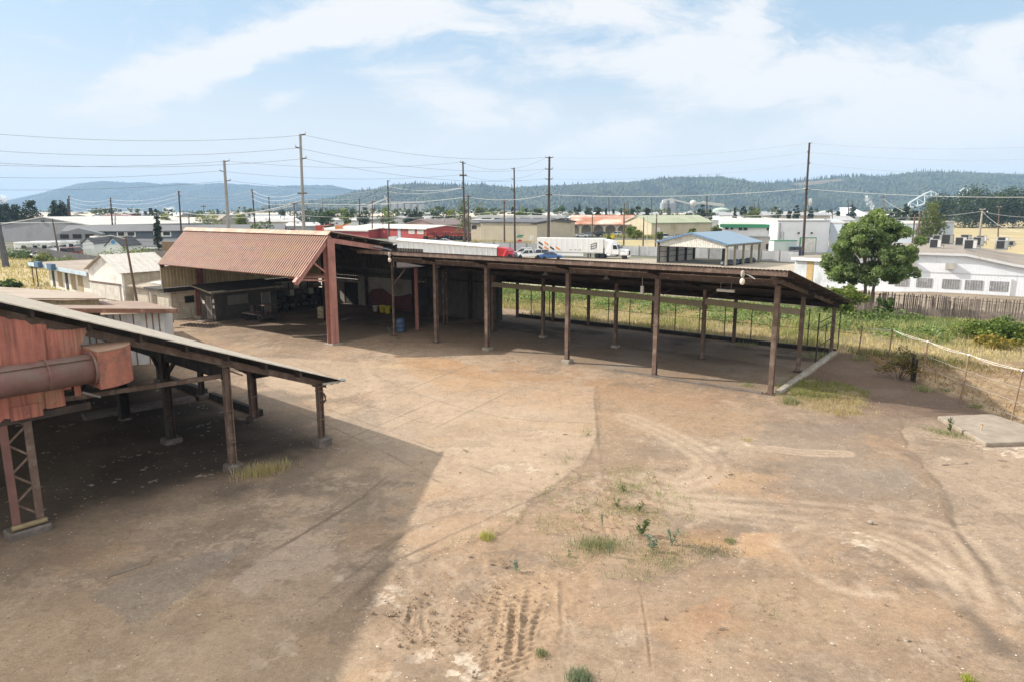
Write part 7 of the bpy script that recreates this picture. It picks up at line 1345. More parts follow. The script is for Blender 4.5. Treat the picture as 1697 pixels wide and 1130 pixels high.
def works():
    # silos and conveyor
    for p, lab in ((1098, 'left one of the two tall concrete silos'), (1111, 'right one of the two tall concrete silos')):
        t = thing('silo', lab, 'silo', (xat(p, 800), 800, -.25), 0, 'twin silos at the works'); m = MB(); m.lathe([(4.6, 0), (4.6, 18.2), (4.2, 18.8), (1.0, 19.2)], n=20); m.build('barrel', S_('silo_concrete', (.30, .31, .33)), t, False); m = MB(); m.box(-2.2, -2, 19, 2.2, 2, 22); m.build('head_house', S_('pale_head_house', (.55, .55, .52)), t)
        for k in range(6): m = MB(); m.lathe([(4.65, 2 + k * 2.8), (4.7, 2.2 + k * 2.8), (4.65, 2.4 + k * 2.8)], n=20); m.build('hoop', S_('hoop_grey', (.25, .26, .28)), t)
    t = thing('conveyor', 'pale conveyor gantry descending from the twin silos to a hopper', 'conveyor', (0, 0, 0)); PC = S_('pale_conveyor', (.56, .55, .50)); m = MB(); m.bar(Yd(1100, 332.5, 800), Yd(1113, 330.5, 800), 2, 2); m.bar(Yd(1114, 331, 800), Yd(1147, 339.5, 800), 2.2, 1.8); m.build('belt_gallery', PC, t); m = MB(); m.lathe([(.5, -5), (3.6, 0), (3.9, 3), (3.0, 5), (.8, 6)], Yd(1148.5, 341, 800), 12); m.build('hopper', PC, t); m = MB(); m.bar(Yd(1150, 339, 800), Yd(1165, 336, 800), 2, 1.8); m.bar(Yd(1165, 336.5, 800), Yd(1200, 341, 800), 3, 3.4); m.build('belt_gallery', PC, t)
    for p, y in ((1127, 335), (1140, 338), (1148.5, 345), (1180, 341)): a = Yd(p, y, 800); m = MB(); m.bar((a.x - 1, 800, -.2), a, .5); m.bar((a.x + 1, 800, -.2), a, .5); m.build('trestle', S_('hoop_grey', (.25, .26, .28)), t)
    t = thing('aggregate_plant', 'slanted pale loader arm below the conveyor', 'loader', (xat(1136, 640), 640, -.25)); m = MB(); m.bar((0, 0, 0), (2, 0, 8), 2.2, 2); m.bar((2, 0, 8), (4.5, 0, 9), 2.5, 2.2); m.build('arm', PC, t); m = MB(); m.box(-3, -2, 0, 2, 2, 2); m.build('base', PC, t)
    for i, p in enumerate((978.5, 986, 994, 1001.5, 1009, 1016.5)):
        t = thing('storage_tank', 'white round tank in the row behind the rust-roofed building, %s from the left' % ('first', 'second', 'third', 'fourth', 'fifth', 'sixth')[i], 'tank', (xat(p, 430), 430, -.25), 0, 'row of white tanks'); m = MB(); m.lathe([(1.35, 0), (1.35, 8.0), (.9, 8.5), (.2, 8.7)], n=14); m.build('shell', S_('tank_white', (.68, .68, .66)), t); m = MB(); m.tube([(0, 0, 8.6), (0, 0, 9.1)], .2, 6); m.build('vent', GALV, t)
    t = thing('storage_tank', 'wide pale green tank right of the conveyor', 'tank', (xat(1192, 700), 700, -.25)); m = MB(); m.lathe([(8.2, 0), (8.2, 11), (5, 12.4), (.5, 13)], n=24); m.build('shell', S_('tank_green', (.36, .44, .38)), t)
    t = thing('dome_shelter', 'white domed storage shelter beyond the white workshop', 'dome', (xat(1362, 620), 620, -.25)); m = MB(); m.lathe([(9.5, 0), (9.2, 3), (7.6, 6.4), (4.4, 8.8), (.2, 9.8)], n=24); m.build('shell', S_('dome_white', (.68, .68, .68)), t, True)
    # grain elevator
    t = thing('grain_elevator', 'huge pale concrete grain elevator against the hills', 'grain elevator', (xat(640, 1300), 1300, -.25)); GC = S_('elevator_concrete', (.42, .41, .39))
    for i in range(5): m = MB(); m.lathe([(6.2, 0), (6.2, 24 - i * .6)], (18 + i * 12.4, 0, 0), 14); m.build('bin', GC, t)
    m = MB(); m.box(-52, -6, 0, -22, 6, 19); m.build('annex', GC, t); m = MB(); m.box(10, -5, 24, 74, 5, 27); m.build('gallery', GC, t); m = MB(); m.bar((-42, 0, 14), (6, 0, 34), 2.4, 3); m.bar((6, 0, 20), (0, 0, 38), 2, 2); m.box(-6, -3, 20, 8, 3, 24); m.build('loader_arm', S_('pale_conveyor', (.56, .55, .50)), t)
    # river bridge
    t = thing('truss_bridge', 'pale steel truss bridge rising behind the trees at right', 'bridge', (0, 0, 0)); BS = S_('bridge_steel', (.72, .78, .78)); D0 = 1500
    for off in (0, 14):
        up = [Yd(p, y, D0 + off) for p, y in ((1502, 346), (1508, 336), (1520, 329), (1532, 322), (1543, 317.5), (1552, 321), (1562, 329), (1572, 334))]; lo = [Yd(p, y, D0 + off) for p, y in ((1502, 347), (1510, 344.5), (1521, 341.5), (1533, 338), (1544, 335), (1553, 336), (1563, 338), (1572, 339))]; m = MB()
        for c in (up, lo):
            for a, b in zip(c[:-1], c[1:]): m.bar(a, b, 2.3)
        for i in range(len(up)):
            m.bar(up[i], lo[i], 1.3)
            if i: m.bar(up[i - 1] if i < 5 else up[i], lo[i] if i < 5 else lo[i - 1], .8)
        m.build('truss', BS, t)
    m = MB(); 
    for p in (1545, 1552): a = Yd(p, 337, D0 + 7); m.bar((a.x - 4, D0 + 7, 0), (a.x, D0 + 7, a.z), 2); m.bar((a.x + 4, D0 + 7, 0), (a.x, D0 + 7, a.z), 2)
    m.build('pier', BS, t); m = MB(); m.bar(Yd(1440, 351, D0 + 7), Yd(1502, 347, D0 + 7), 12, 1.5); m.bar(Yd(1502, 347, D0 + 7), Yd(1544, 336, D0 + 7), 12, 1.2); m.build('deck', BS, t)
    up = [Yd(p, y, D0) for p, y in ((1590, 318), (1597, 312.5), (1604, 312), (1612, 318))]; m = MB()
    for a, b in zip(up[:-1], up[1:]): m.bar(a, b, 1.5)
    for a in up: m.bar(a, (a.x, D0, 20), 1)
    m.build('far_truss', BS, t)
    # steam
    SM, nt, N, L, B = _new('white_steam'); B.inputs['Base Color'].default_value = (.9, .9, .92, 1); B.inputs['Roughness'].default_value = 1; tc = N.new('ShaderNodeTexCoord'); nz = _noise(N, L, tc.outputs['Object'], .45, 5)
    L.new(_math(N, L, 'MULTIPLY', _ramp(N, L, nz, .25, .65), .34), B.inputs['Alpha'])
    for lab, D_, pts in (('curling white steam rising above the broad tree', 600, ((1445, 347, 1.6), (1444.5, 343, 2.4), (1443, 339, 3.0), (1440.5, 335, 3.0), (1438, 331, 2.6), (1436, 328, 1.8), (1437, 325, 1.2))), ('faint steam drifting in at the far left edge', 900, ((-3, 336, 5), (3, 333, 5), (9, 329, 4.5), (-6, 330, 5), (1, 326, 4))), ('small steam puff left of the beige building', 800, ((278, 352, 4), (284, 348, 4), (272, 350, 4), (290, 346, 2.5)))):
        rng = np.random.default_rng(int(D_)); P_ = []
        for (p0, y0, r0), (p1, y1, r1) in zip(pts[:-1], pts[1:]):
            for k in range(34): f = rng.uniform(); c = Yd(p0 + (p1 - p0) * f, y0 + (y1 - y0) * f, D_); r = (r0 + (r1 - r0) * f) * .55; P_.append((c.x + rng.normal() * r * .7, c.y + rng.normal() * r, c.z + rng.normal() * r * .7))
        V, F_ = leaf_quads(np.array(P_), pts[0][2] * 1.0, 1.0, 0, .2, rng); o = np_mesh('steam', V, F_, SM)
        tag(o, lab, 'steam', None, 'stuff')
    t = thing('steam_stack', 'dark stack under the curling white steam', 'stack', (xat(1445.5, 600), 600, -.25)); m = MB(); m.lathe([(1.4, 0), (1.1, 10.5), (1.2, 11.2)], n=12); m.build('stack', DKST, t); m = MB(); m.box(-6, -4, 0, 6, 4, 7); m.build('boiler_house', S_('w_1400', (.55, .55, .55)), t)
works()
def distance():
    # the flat town between here and the hills: trees as one mass, houses one by one
    rng = np.random.default_rng(44); n = 2100; D_ = 430 * (1900 / 430) ** rng.uniform(0, 1, n); px = rng.uniform(-560, 2200, n); cl = fbm(px * .02, np.log(D_) * 4, 3, 45); k = (cl > .45) & ~((px > 1540) & (D_ < 700)); D_, px = D_[k], px[k]; n = len(px); h = rng.uniform(5, 12, n); C_ = []; T_ = []
    m_ = 70
    for i in range(n):
        x = (px[i] - CX) / F_PX * D_[i]; con = rng.uniform() < .35; z = rng.uniform(.05, 1, m_); an = rng.uniform(0, 6.283, m_); r = h[i] * (.22 * (1.05 - z) if con else .62 * np.sqrt(np.clip(z * (1.06 - z) * 3.2, 0, 1)) * rng.uniform(.5, 1, m_)); C_.append(np.stack([x + np.cos(an) * r, D_[i] + np.sin(an) * r, z * h[i] - .3], 1)); T_.append(np.clip((0 if con else .35) + rng.uniform(0, .35) + rng.uniform(0, .3, m_), 0, 1))
    C_ = np.concatenate(C_); V, F_ = leaf_quads(C_, 2.6, .8, .1, .4, rng); o = np_mesh('distant_trees', V, F_, leafmat('distant_leaf', (.018, .032, .018), (.10, .125, .045), .1), {'tint': np.repeat(np.concatenate(T_), 4)}); tag(o, 'belt of small trees scattered over the flat town below the hills', 'trees', None, 'stuff')
    cols = [(.55, .54, .52), (.42, .42, .42), (.30, .30, .31), (.60, .60, .60), (.36, .30, .24), (.20, .22, .25), (.48, .42, .34)]; protos = []
    for i in range(7):
        t = thing('distant_building', 'small pale building among the distant trees below the hills', 'building', (0, 0, 0), 0, 'distant buildings below the hills'); w = (14, 22, 30, 46, 12, 18, 60)[i]; hall(t, w, (9, 14, 16, 24, 9, 12, 26)[i], (3, 4, 5, 6, 5, 4, 7)[i], (5, 6, 7, 7.6, 8, 6.4, 8.6)[i], S_('dist_wall_%d' % i, cols[i]), S_('dist_roof_%d' % i, cols[(i + 3) % 7]), 'x', .4, .3); protos.append(t)
    for i in range(170):
        D0 = 390 * (1750 / 390) ** rng.uniform(0, 1); p_ = rng.uniform(-60, 1480 if D0 < 800 else 1760); loc = (xat(p_, D0), D0, -.3); rz = rng.uniform(-.5, .5); t = protos[i % 7]
        if i < 7: t.location = loc; t.rotation_euler = (0, 0, rz)
        else: copy_thing(t, loc, rz)
distance()
# ------------------------------------------------------------------ poles, lamps, cables
DKW = mat('creosoted_pole', (.065, .045, .035), rough=.9, var=.25, nsc=1, streak=(.13, .10, .08), samt=.3, ssc=6, bump=.1); GRW = mat('grey_pole', (.27, .26, .245), rough=.85, var=.12, nsc=1, streak=(.16, .15, .14), samt=.35, ssc=5, bump=.1); BRW = mat('brown_pole', (.13, .085, .06), rough=.9, var=.2, nsc=1, bump=.1)
def pole(D_, top, pxb, r, mt, label, arms=(), cross=(), cat='pole', name='utility_pole', group='utility poles in the town', can=None):
    """arms: (py, side, length) single brackets; cross: (py, half length) crossarms"""
    T_ = Yd(top[0], top[1], D_); B_ = Vector((xat(pxb, D_), D_, -.3)); t = thing(name, label, cat, B_, 0, group); m = MB(); m.tube([(0, 0, 0), T_ - B_], r * 1.15, 8, r * .72); m.build('shaft', mt, t)
    at = lambda py: (lambda z: (T_ - B_) * ((z + .3) / (T_.z + .3)))(zat(py, D_))
    for py, s, L_ in arms:
        p = at(py); m = MB(); m.bar(p, p + Vector((s * L_, 0, .15 * L_)), .12, .16); m.build('arm', DKW, t); m = MB(); m.lathe([(.09, 0), (.13, .1), (.06, .28), (.1, .34)], p + Vector((s * L_, 0, .15 * L_)), 8); m.build('insulator', GALV, t)
    for py, L_ in cross:
        p = at(py); m = MB(); m.bar(p - Vector((L_, .15, 0)), p + Vector((L_, -.15, 0)), .13, .16); m.build('crossarm', DKW if mt is not BRW else BRW, t)
        for k in (-.9, -.45, .45, .9): m = MB(); m.lathe([(.06, 0), (.09, .08), (.04, .24)], p + Vector((k * L_, -.15 if k > 0 else .15, .08)), 6); m.build('insulator', GALV, t)
    if can: p = at(can); m = MB(); m.lathe([(.15, -.75), (.42, -.7), (.42, .6), (.3, .75), (.08, .8)], p + Vector((.75, -.1, 0)), 14); m.build('transformer', S_('transformer_grey', (.56, .58, .58)), t, True)
    return t
S1 = 'tallest transmission poles'
pole(110, (497.5, 223), 503.5, .27, GRW, 'tallest pole of all, grey, rising behind the red ribbed roof', ((224.5, 1, .8), (246, -1, .8), (264, 1, .8)), ((321, .75),))
pole(140, (371.5, 266.5), 379.5, .36, GRW, 'pale grey pole rising left of the tallest one', ((268.5, 1, 1.0), (285, -1, 1.0), (301, 1, 1.0)))
pole(150, (767, 268), 771, .22, DKW, 'dark pole at the left corner of the tan metal building', ((270, -1, .6), (291, -1, .6), (272, 1, .5), (292, 1, .5), (312, -1, .6)), ((292, .8),))
pole(152, (776, 324), 776.5, .16, DKW, 'shorter dark pole touching the right of the tan-building corner pole', (), ((326, .6),))
pole(165, (852, 278.5), 853.5, .22, DKW, 'dark pole in front of the tan metal building between two taller ones', ((281, -1, .6), (298, -1, .6), (315, -1, 1.0)))
pole(150, (910.5, 260), 908.5, .30, DKW, 'thick dark pole left of the long white trailer', ((262.5, -1, .8), (262.5, 1, .7), (281.5, -1, .8), (281.5, 1, .7), (298, -1, .8), (298, 1, .7)), ((323, .8),))
pole(140, (1341.5, 237), 1332, .26, DKW, 'tall dark pole with a white transformer by the white workshop', ((238, 1, .3), (253, -1, .3), (272, 1, .3)), ((314.5, .5),), can=336)
pole(230, (642.5, 299.5), 645, .26, DKW, 'dark pole standing behind the red office roof', ((301, 1, .7), (309, -1, .8), (318, 1, .6)))
pole(172, (835.5, 331), 836, .23, BRW, 'brown pole with a crossarm before the tan metal building wall', (), ((333, .8),))
pole(170, (296, 317), 301, .22, DKW, 'dark pole above the slate-blue apartments, right of the spruce', ((319, 1, .5), (326, 1, .5)))
pole(178, (418, 314.5), 424.5, .22, DKW, 'dark leaning pole between the two grey poles', ((316, -1, .5), (324, 1, .5)))
pole(190, (445.5, 326), 447.5, .20, DKW, 'thin dark pole just right of the dark leaning one', ())
pole(200, (183, 328.5), 188, .24, DKW, 'dark pole over the porch of the slate-blue apartments', ((331, 1, .6),)); pole(260, (114, 325), 119, .28, DKW, 'right one of the paired dark poles beside the left firs', ((327, 1, .7),)); pole(262, (112, 330), 117, .26, DKW, 'left one of the paired dark poles beside the left firs')
pole(148, (86.5, 363), 95, .17, BRW, 'slim brown pole before the grey warehouse'); pole(200, (191, 352), 190, .22, GALV, 'slim pale pole before the twin white sheds', ((355, 1, .6),)); pole(190, (313, 353), 313, .16, DKW, 'short dark pole above the left end of the red ribbed roof', ((356, 1, .4),)); pole(185, (337.5, 341), 338, .18, GRW, 'thin grey pole in the yellow trees', (), ((342.5, .7),)); pole(160, (487, 336.5), 488.5, .16, BRW, 'short brown pole just left of the tallest pole', (), ((337.5, .9),))
pole(250, (617, 333), 617, .26, BRW, 'brown pole with a crossarm left of the red office', (), ((334, 1.2),)); pole(300, (595.5, 329), 596, .26, DKW, 'distant dark pole left of the grain elevator', ()); pole(420, (535, 335), 535, .3, DKW, 'faint far pole left of the grain elevator annex'); pole(260, (634, 356), 635, .22, DKW, 'stub pole behind the red office roof'); pole(420, (466, 345), 466, .3, DKW, 'faint far pole right of the leaning one')
pole(165, (1034.5, 337), 1034, .19, BRW, 'slim brown pole in front of the white lorry cab', ()); pole(160, (1067, 360), 1066, .17, BRW, 'short rusty pole left of the carport'); pole(155, (1088.5, 355), 1086.5, .18, BRW, 'rusty brown pole at the left corner of the carport'); pole(200, (982, 355), 981, .19, BRW, 'short brown pole before the rust-orange roof', ()); pole(320, (1171.5, 325), 1170.5, .33, DKW, 'dark pole beside the round dark tree near the conveyor', ((328, 1, .8),)); pole(420, (1080, 329), 1080, .3, DKW, 'dark distant pole left of the twin silos'); pole(420, (1009, 327), 1009, .3, DKW, 'thin distant pole above the white tanks'); pole(460, (1040.5, 333), 1040.5, .3, DKW, 'thin distant pole by the round firs')
pole(130, (1516.5, 356), 1512.5, .17, BRW, 'left one of two leaning poles by the light green tree'); pole(128, (1525.5, 350), 1519.5, .17, BRW, 'right one of two leaning poles by the light green tree'); pole(240, (1464.5, 325), 1464.5, .24, mat('reddish_pole', (.22, .10, .06)), 'reddish pole with a crossarm above the broad tree', (), ((327, 1.4),)); pole(150, (1628.5, 347), 1622, .24, mat('pale_wood_pole', (.36, .31, .25)), 'pale wooden pole standing in the dry field at right', ((354, 1, 1.1),), ((349, .5),)); pole(260, (1656, 343), 1653, .22, BRW, 'short pole before the dark trees at far right', (), ((344, .8),))
pole(400, (1250, 337), 1250, .3, DKW, 'left leg of the far pole pair before the right hills', (), ((333.5, 2.2),)); pole(400, (1257, 337), 1257, .3, DKW, 'right leg of the far pole pair before the right hills'); pole(500, (1405, 332), 1405, .35, DKW, 'left leg of the far pole pair over the small round tree', (), ((334, 2.2),)); pole(500, (1412, 332), 1412, .35, DKW, 'right leg of the far pole pair over the small round tree'); pole(380, (1379, 346), 1378, .26, DKW, 'slim distant pole right of the white dome')
def lamp(px, py, pxb, D_, hx, hy, label, mt=GALV, r=.10, name='street_lamp', headm=None):
    T_ = Yd(px, py, D_); B_ = Vector((xat(pxb, D_), D_, -.3)); H_ = Yd(hx, hy, D_) - B_; t = thing(name, label, 'street lamp', B_, 0, 'street lamps'); m = MB(); m.tube([(0, 0, 0), T_ - B_], r, 8, r * .65); m.build('shaft', mt, t)
    m = MB(); a = T_ - B_; m.tube([a - Vector((0, 0, .2)), a.lerp(H_, .5) + Vector((0, 0, .12)), H_], .05, 6); m.build('arm', GALV, t); s = 1 if H_.x > a.x else -1
    m = MB(); m.prism([(0, -.14, -.02), (s * .3, -.18, -.10), (s * .72, -.12, -.06), (s * .72, .12, -.06), (s * .3, .18, -.10), (0, .14, -.02)], (0, 0, .14)); o = m.build('lamp_head', headm or WHITEP, t, bevel=.03); o.location = H_
lamp(207.5, 393, 219, 61, 163, 393.5, 'cobra-head street lamp on a brown pole beside the white barn', BRW, .13); lamp(912, 356, 914, 175, 926, 352, 'pale street lamp curving right beside the thick dark pole'); lamp(1073, 359, 1072, 200, 1083, 353, 'pale street lamp left of the green-roofed barn'); lamp(775, 352, 775.5, 210, 780, 350, 'thin pale lamp behind the tan-building corner pole'); lamp(1286, 349, 1286, 260, 1290, 347, 'white twin floodlight pole behind the two-storey building')
WIREL = mat('pale_cable', (.62, .61, .60), rough=.5, var=.02, bump=0); WIRED = mat('dark_cable', (.16, .16, .17), rough=.7, var=.02, bump=0); WIREB = mat('black_cable', (.03, .03, .033), rough=.7, var=.02, bump=0)
def cable(pts, sag, r, mt, label, grp='overhead cables'):
    """pts: (px,py,D)"""
    P_ = [Yd(*p) for p in pts]; m = MB(); q = []
    for a, b in zip(P_[:-1], P_[1:]):
        for i in range(14): f = i / 14; v = a.lerp(b, f); v.z -= sag * 4 * f * (1 - f); q.append(v)
    q.append(P_[-1]); m.tube(q, r * .72, 4); one('power_cable', m, mt, label, 'cable', group=grp)
SL = 'dark cable running from the tallest pole out of the photo to the left'
for a, b, l in (((505, 224.5), 190, 'top'), ((493, 246), 222, 'middle'), ((505, 263.5), 244, 'lowest')): cable([(-330, b - 4, 85), (a[0], a[1], 110)], 1.9, .028, WIRED, '%s of the three dark cables from the tallest pole to the left edge' % l)
for a, b, l in (((379, 267.5), 253, 'top'), ((363, 284), 276, 'middle'), ((379, 300), 301, 'lowest')): cable([(-330, b, 112), (a[0], a[1], 140)], 1.6, .034, WIRED, '%s of the three dark cables from the pale grey pole to the left edge' % l)
for a, b, l in (((505, 224.5), (905, 261), 'top'), ((493, 246), (905, 280.5), 'middle'), ((505, 263.5), (905, 297), 'lowest')): cable([(*a, 110), (*b, 150)], 1.7, .028, WIRED, '%s dark cable from the tallest pole to the thick pole by the trailer' % l)
for a, b, l in (((379, 267.5), (763, 269.5), 'top'), ((363, 284), (763, 290.5), 'middle'), ((379, 300), (763, 311), 'lowest')): cable([(*a, 140), (*b, 150)], 1.2, .032, WIRED, '%s dark cable from the pale grey pole to the tan-building corner pole' % l)
for a, b, l in (((771, 271.5), (848, 280), 'upper'), ((771, 291.5), (848, 297), 'lower')): cable([(*a, 150), (*b, 165)], .7, .03, WIRED, '%s dark cable between the tan-building corner pole and the next pole' % l)
for a, b, l in (((848, 280), (905, 262), 'upper'), ((848, 297), (905, 281), 'lower')): cable([(*a, 165), (*b, 150)], .4, .03, WIRED, '%s dark cable rising to the thick pole by the trailer' % l)
for a, b, l in (((915, 262), (1339, 238), 'top'), ((915, 281), (1339, 253), 'middle'), ((915, 297.5), (1339, 272), 'lowest')): cable([(*a, 150), (*b, 140)], 1.0, .022, mat('grey_cable', (.36, .36, .37), bump=0), '%s grey cable from the thick pole to the transformer pole' % l)
for a, b, l in (((1343, 238), 234, 'top'), ((1340, 253), 257, 'middle'), ((1343, 272), 284, 'lowest')): cable([(*a, 140), (1860, b, 120)], 1.2, .022, mat('grey_cable', (.36, .36, .37), bump=0), '%s grey cable from the transformer pole to the right edge' % l)
cable([(302, 353, 170), (488, 337.5, 160), (617, 334, 250)], 1.4, .07, WIREL, 'thick pale cable sagging across the left hills'); cable([(488, 337, 160), (776, 327, 152), (908, 323, 150), (1335, 313.5, 140), (1860, 324, 120)], .9, .06, WIREL, 'long thick pale cable passing the thick pole and the transformer pole'); cable([(188, 352, 200), (301, 354, 170), (488, 341, 160)], 1.2, .05, WIREL, 'second pale cable below the thick left one')
for k, (dy, l) in enumerate(((0, 'top'), (6, 'middle'), (13, 'lowest'))): cable([(115, 328 + dy, 260), (183, 331 + dy, 200), (296, 320 + dy, 170), (418, 316.5 + dy, 178), (499, 320 + dy, 110)], 1.1, .035, WIREL, '%s of the three pale cables looping along the left hills' % l)
for k, (dy, l) in enumerate(((0, 'upper'), (9, 'lower'))): cable([(499, 322 + dy, 110), (643, 309 + dy, 230), (767, 312, 150)], 1.0, .04, WIREL, '%s pale cable from the tallest pole past the pole behind the red office' % l)
cable([(-220, 366, 200), (487, 357, 170), (836, 350, 172), (1340, 354, 140), (1626, 351, 150), (1800, 352, 150)], 1.2, .05, WIREL, 'low pale cable running across the whole town'); cable([(-60, 400, 66), (207, 394, 72), (470, 383, 80)], .5, .02, WIREB, 'upper black cable passing the cobra-head street lamp'); cable([(-60, 408, 66), (207, 399, 72), (470, 388, 80)], .5, .016, WIREB, 'lower black cable passing the cobra-head street lamp'); cable([(836, 335, 172), (781, 392, 205)], .4, .03, WIREB, 'black service cable dropping across the tan building'); cable([(1464, 330, 240), (1500, 352, 150)], .3, .04, WIREL, 'short pale cable from the reddish pole'); cable([(1628, 351, 150), (1690, 385, 120)], .8, .03, WIREL, 'pale guy cable from the pole in the dry field')
cable([(615, 334, 250), (720, 305, 150)], .5, .04, WIRED, 'dark cable rising from the crossarm pole left of the red office'); cable([(532, 374, 150), (670, 362, 150), (836, 351, 172)], .8, .03, WIREL, 'pale cable just above the red office roof')

# ------------------------------------------------------------------ vehicles
TYRE = mat('tyre_rubber', (.02, .02, .02), rough=.85, var=.1, bump=.05); RIM = mat('wheel_rim', (.35, .35, .36), rough=.35, metal=.6, var=.05, bump=0); CAR_GLASS = glassmat('car_glass', (.02, .025, .03), .08); RED_L = paint('tail_red', (.35, .01, .01)); WHT_L = paint('lamp_clear', (.75, .75, .72), .1)
def wheel(t, x, y, r, w):
    s = 1 if y > 0 else -1; m = MB(); m.lathe([(r * .62, -w / 2), (r * .95, -w / 2), (r, -w * .3), (r, w * .3), (r * .95, w / 2), (r * .62, w / 2)], (0, 0, 0), 18); o = m.build('wheel', TYRE, t, False); o.rotation_euler = (math.pi / 2, 0, 0); o.location = (x, y, r)
    m = MB(); m.lathe([(r * .60, -w * .4), (r * .55, w * .38), (r * .25, w * .48), (r * .05, w * .5)], (0, 0, 0), 12); h = m.build('rim', RIM, o); h.scale = (1, 1, -s)
def car(name, label, cat, loc, rz, body, style='sedan', group=None):
    t = thing(name, label, cat, loc, rz, group); L_, W_ = {'sedan': (4.7, 1.8), 'suv': (4.7, 1.9), 'pickup': (5.9, 2.0), 'van': (5.2, 2.0)}[style]; h = W_ / 2
    prof = {'sedan': [(-2.35, .35), (-2.33, .85), (-2.15, .98), (-1.4, 1.0), (1.0, .95), (2.05, .80), (2.33, .62), (2.35, .35)], 'suv': [(-2.35, .4), (-2.33, 1.0), (-2.2, 1.1), (1.1, 1.05), (2.1, .95), (2.34, .75), (2.35, .4)], 'pickup': [(-2.95, .5), (-2.95, 1.15), (-.75, 1.15), (1.15, 1.12), (2.6, 1.08), (2.93, .9), (2.95, .5)], 'van': [(-2.6, .4), (-2.6, 1.2), (1.5, 1.15), (2.3, 1.0), (2.6, .8), (2.6, .4)]}[style]
    roof = {'sedan': [(-1.75, .99), (-.95, 1.44), (.25, 1.45), (1.15, .94)], 'suv': [(-2.25, 1.09), (-1.95, 1.72), (.35, 1.74), (1.25, 1.04)], 'pickup': [(-.85, 1.14), (-.65, 1.80), (.75, 1.83), (1.65, 1.11)], 'van': [(-2.58, 1.19), (-2.5, 2.0), (1.0, 2.0), (1.75, 1.14)]}[style]
    m = MB(); m.prism([(x, -h, z) for x, z in prof], (0, W_, 0))
    if style == 'pickup': pass
    m.build('body', body, t, bevel=.06)
    m = MB(); k = .16; vs = [(x, -h + (.03 if i in (0, 3) else k), z) for i, (x, z) in enumerate(roof)] + [(x, h - (.03 if i in (0, 3) else k), z) for i, (x, z) in enumerate(roof)]; m.add(vs, [(0, 3, 7, 4), (3, 2, 6, 7), (1, 0, 4, 5), (0, 1, 2, 3), (4, 7, 6, 5)]); m.build('window_glass', CAR_GLASS, t)
    (x0, z0), (x1, z1), (x2, z2), (x3, z3) = roof; m = MB(); m.prism([(x1 - .04, -h + k - .01, z1 - .02), (x2 + .04, -h + k - .01, z2 - .02), (x2 + .02, -h + k - .01, z2 + .05), (x1 - .02, -h + k - .01, z1 + .05)], (0, W_ - 2 * k + .02, 0)); mid = (x1 + x2) / 2
    for s in (-1, 1):
        for xa, xb in ((x0, x1), (x3, x2), (mid, mid)): m.bar((xa, s * (h - .02), z0 + .0), (xb, s * (h - k + .01), z1), .09, .05)
    m.build('roof', body, t)
    r = {'sedan': .33, 'suv': .37, 'pickup': .42, 'van': .36}[style]; ax = {'sedan': (-1.4, 1.45), 'suv': (-1.4, 1.45), 'pickup': (-1.85, 1.85), 'van': (-1.6, 1.7)}[style]
    for x in ax:
        for y in (-h + .08, h - .08): wheel(t, x, y, r, .24)
    fx = prof[-1][0]
    for s in (-1, 1):
        m = MB(); m.box(fx - .06, s * (h - .28) - .2, .66, fx + .012, s * (h - .28) + .2, .82); m.build('headlight', WHT_L, t); m = MB(); m.box(-fx - .012, s * (h - .2) - .12, .75, -fx + .05, s * (h - .2) + .12, .95); m.build('tail_lamp', RED_L, t)
    if style == 'pickup': m = MB(); m.box(-2.85, -h + .12, 1.152, -.9, h - .12, 1.17); m.build('bed_cover', BLACK, t)
    return t
WP_ = paint('white_car_paint', (.72, .73, .74)); BLP = paint('blue_car_paint', (.035, .12, .34)); SVP = paint('silver_car_paint', (.42, .43, .45)); BKP = paint('black_car_paint', (.02, .02, .022)); RDP = paint('red_truck_paint', (.42, .015, .02))
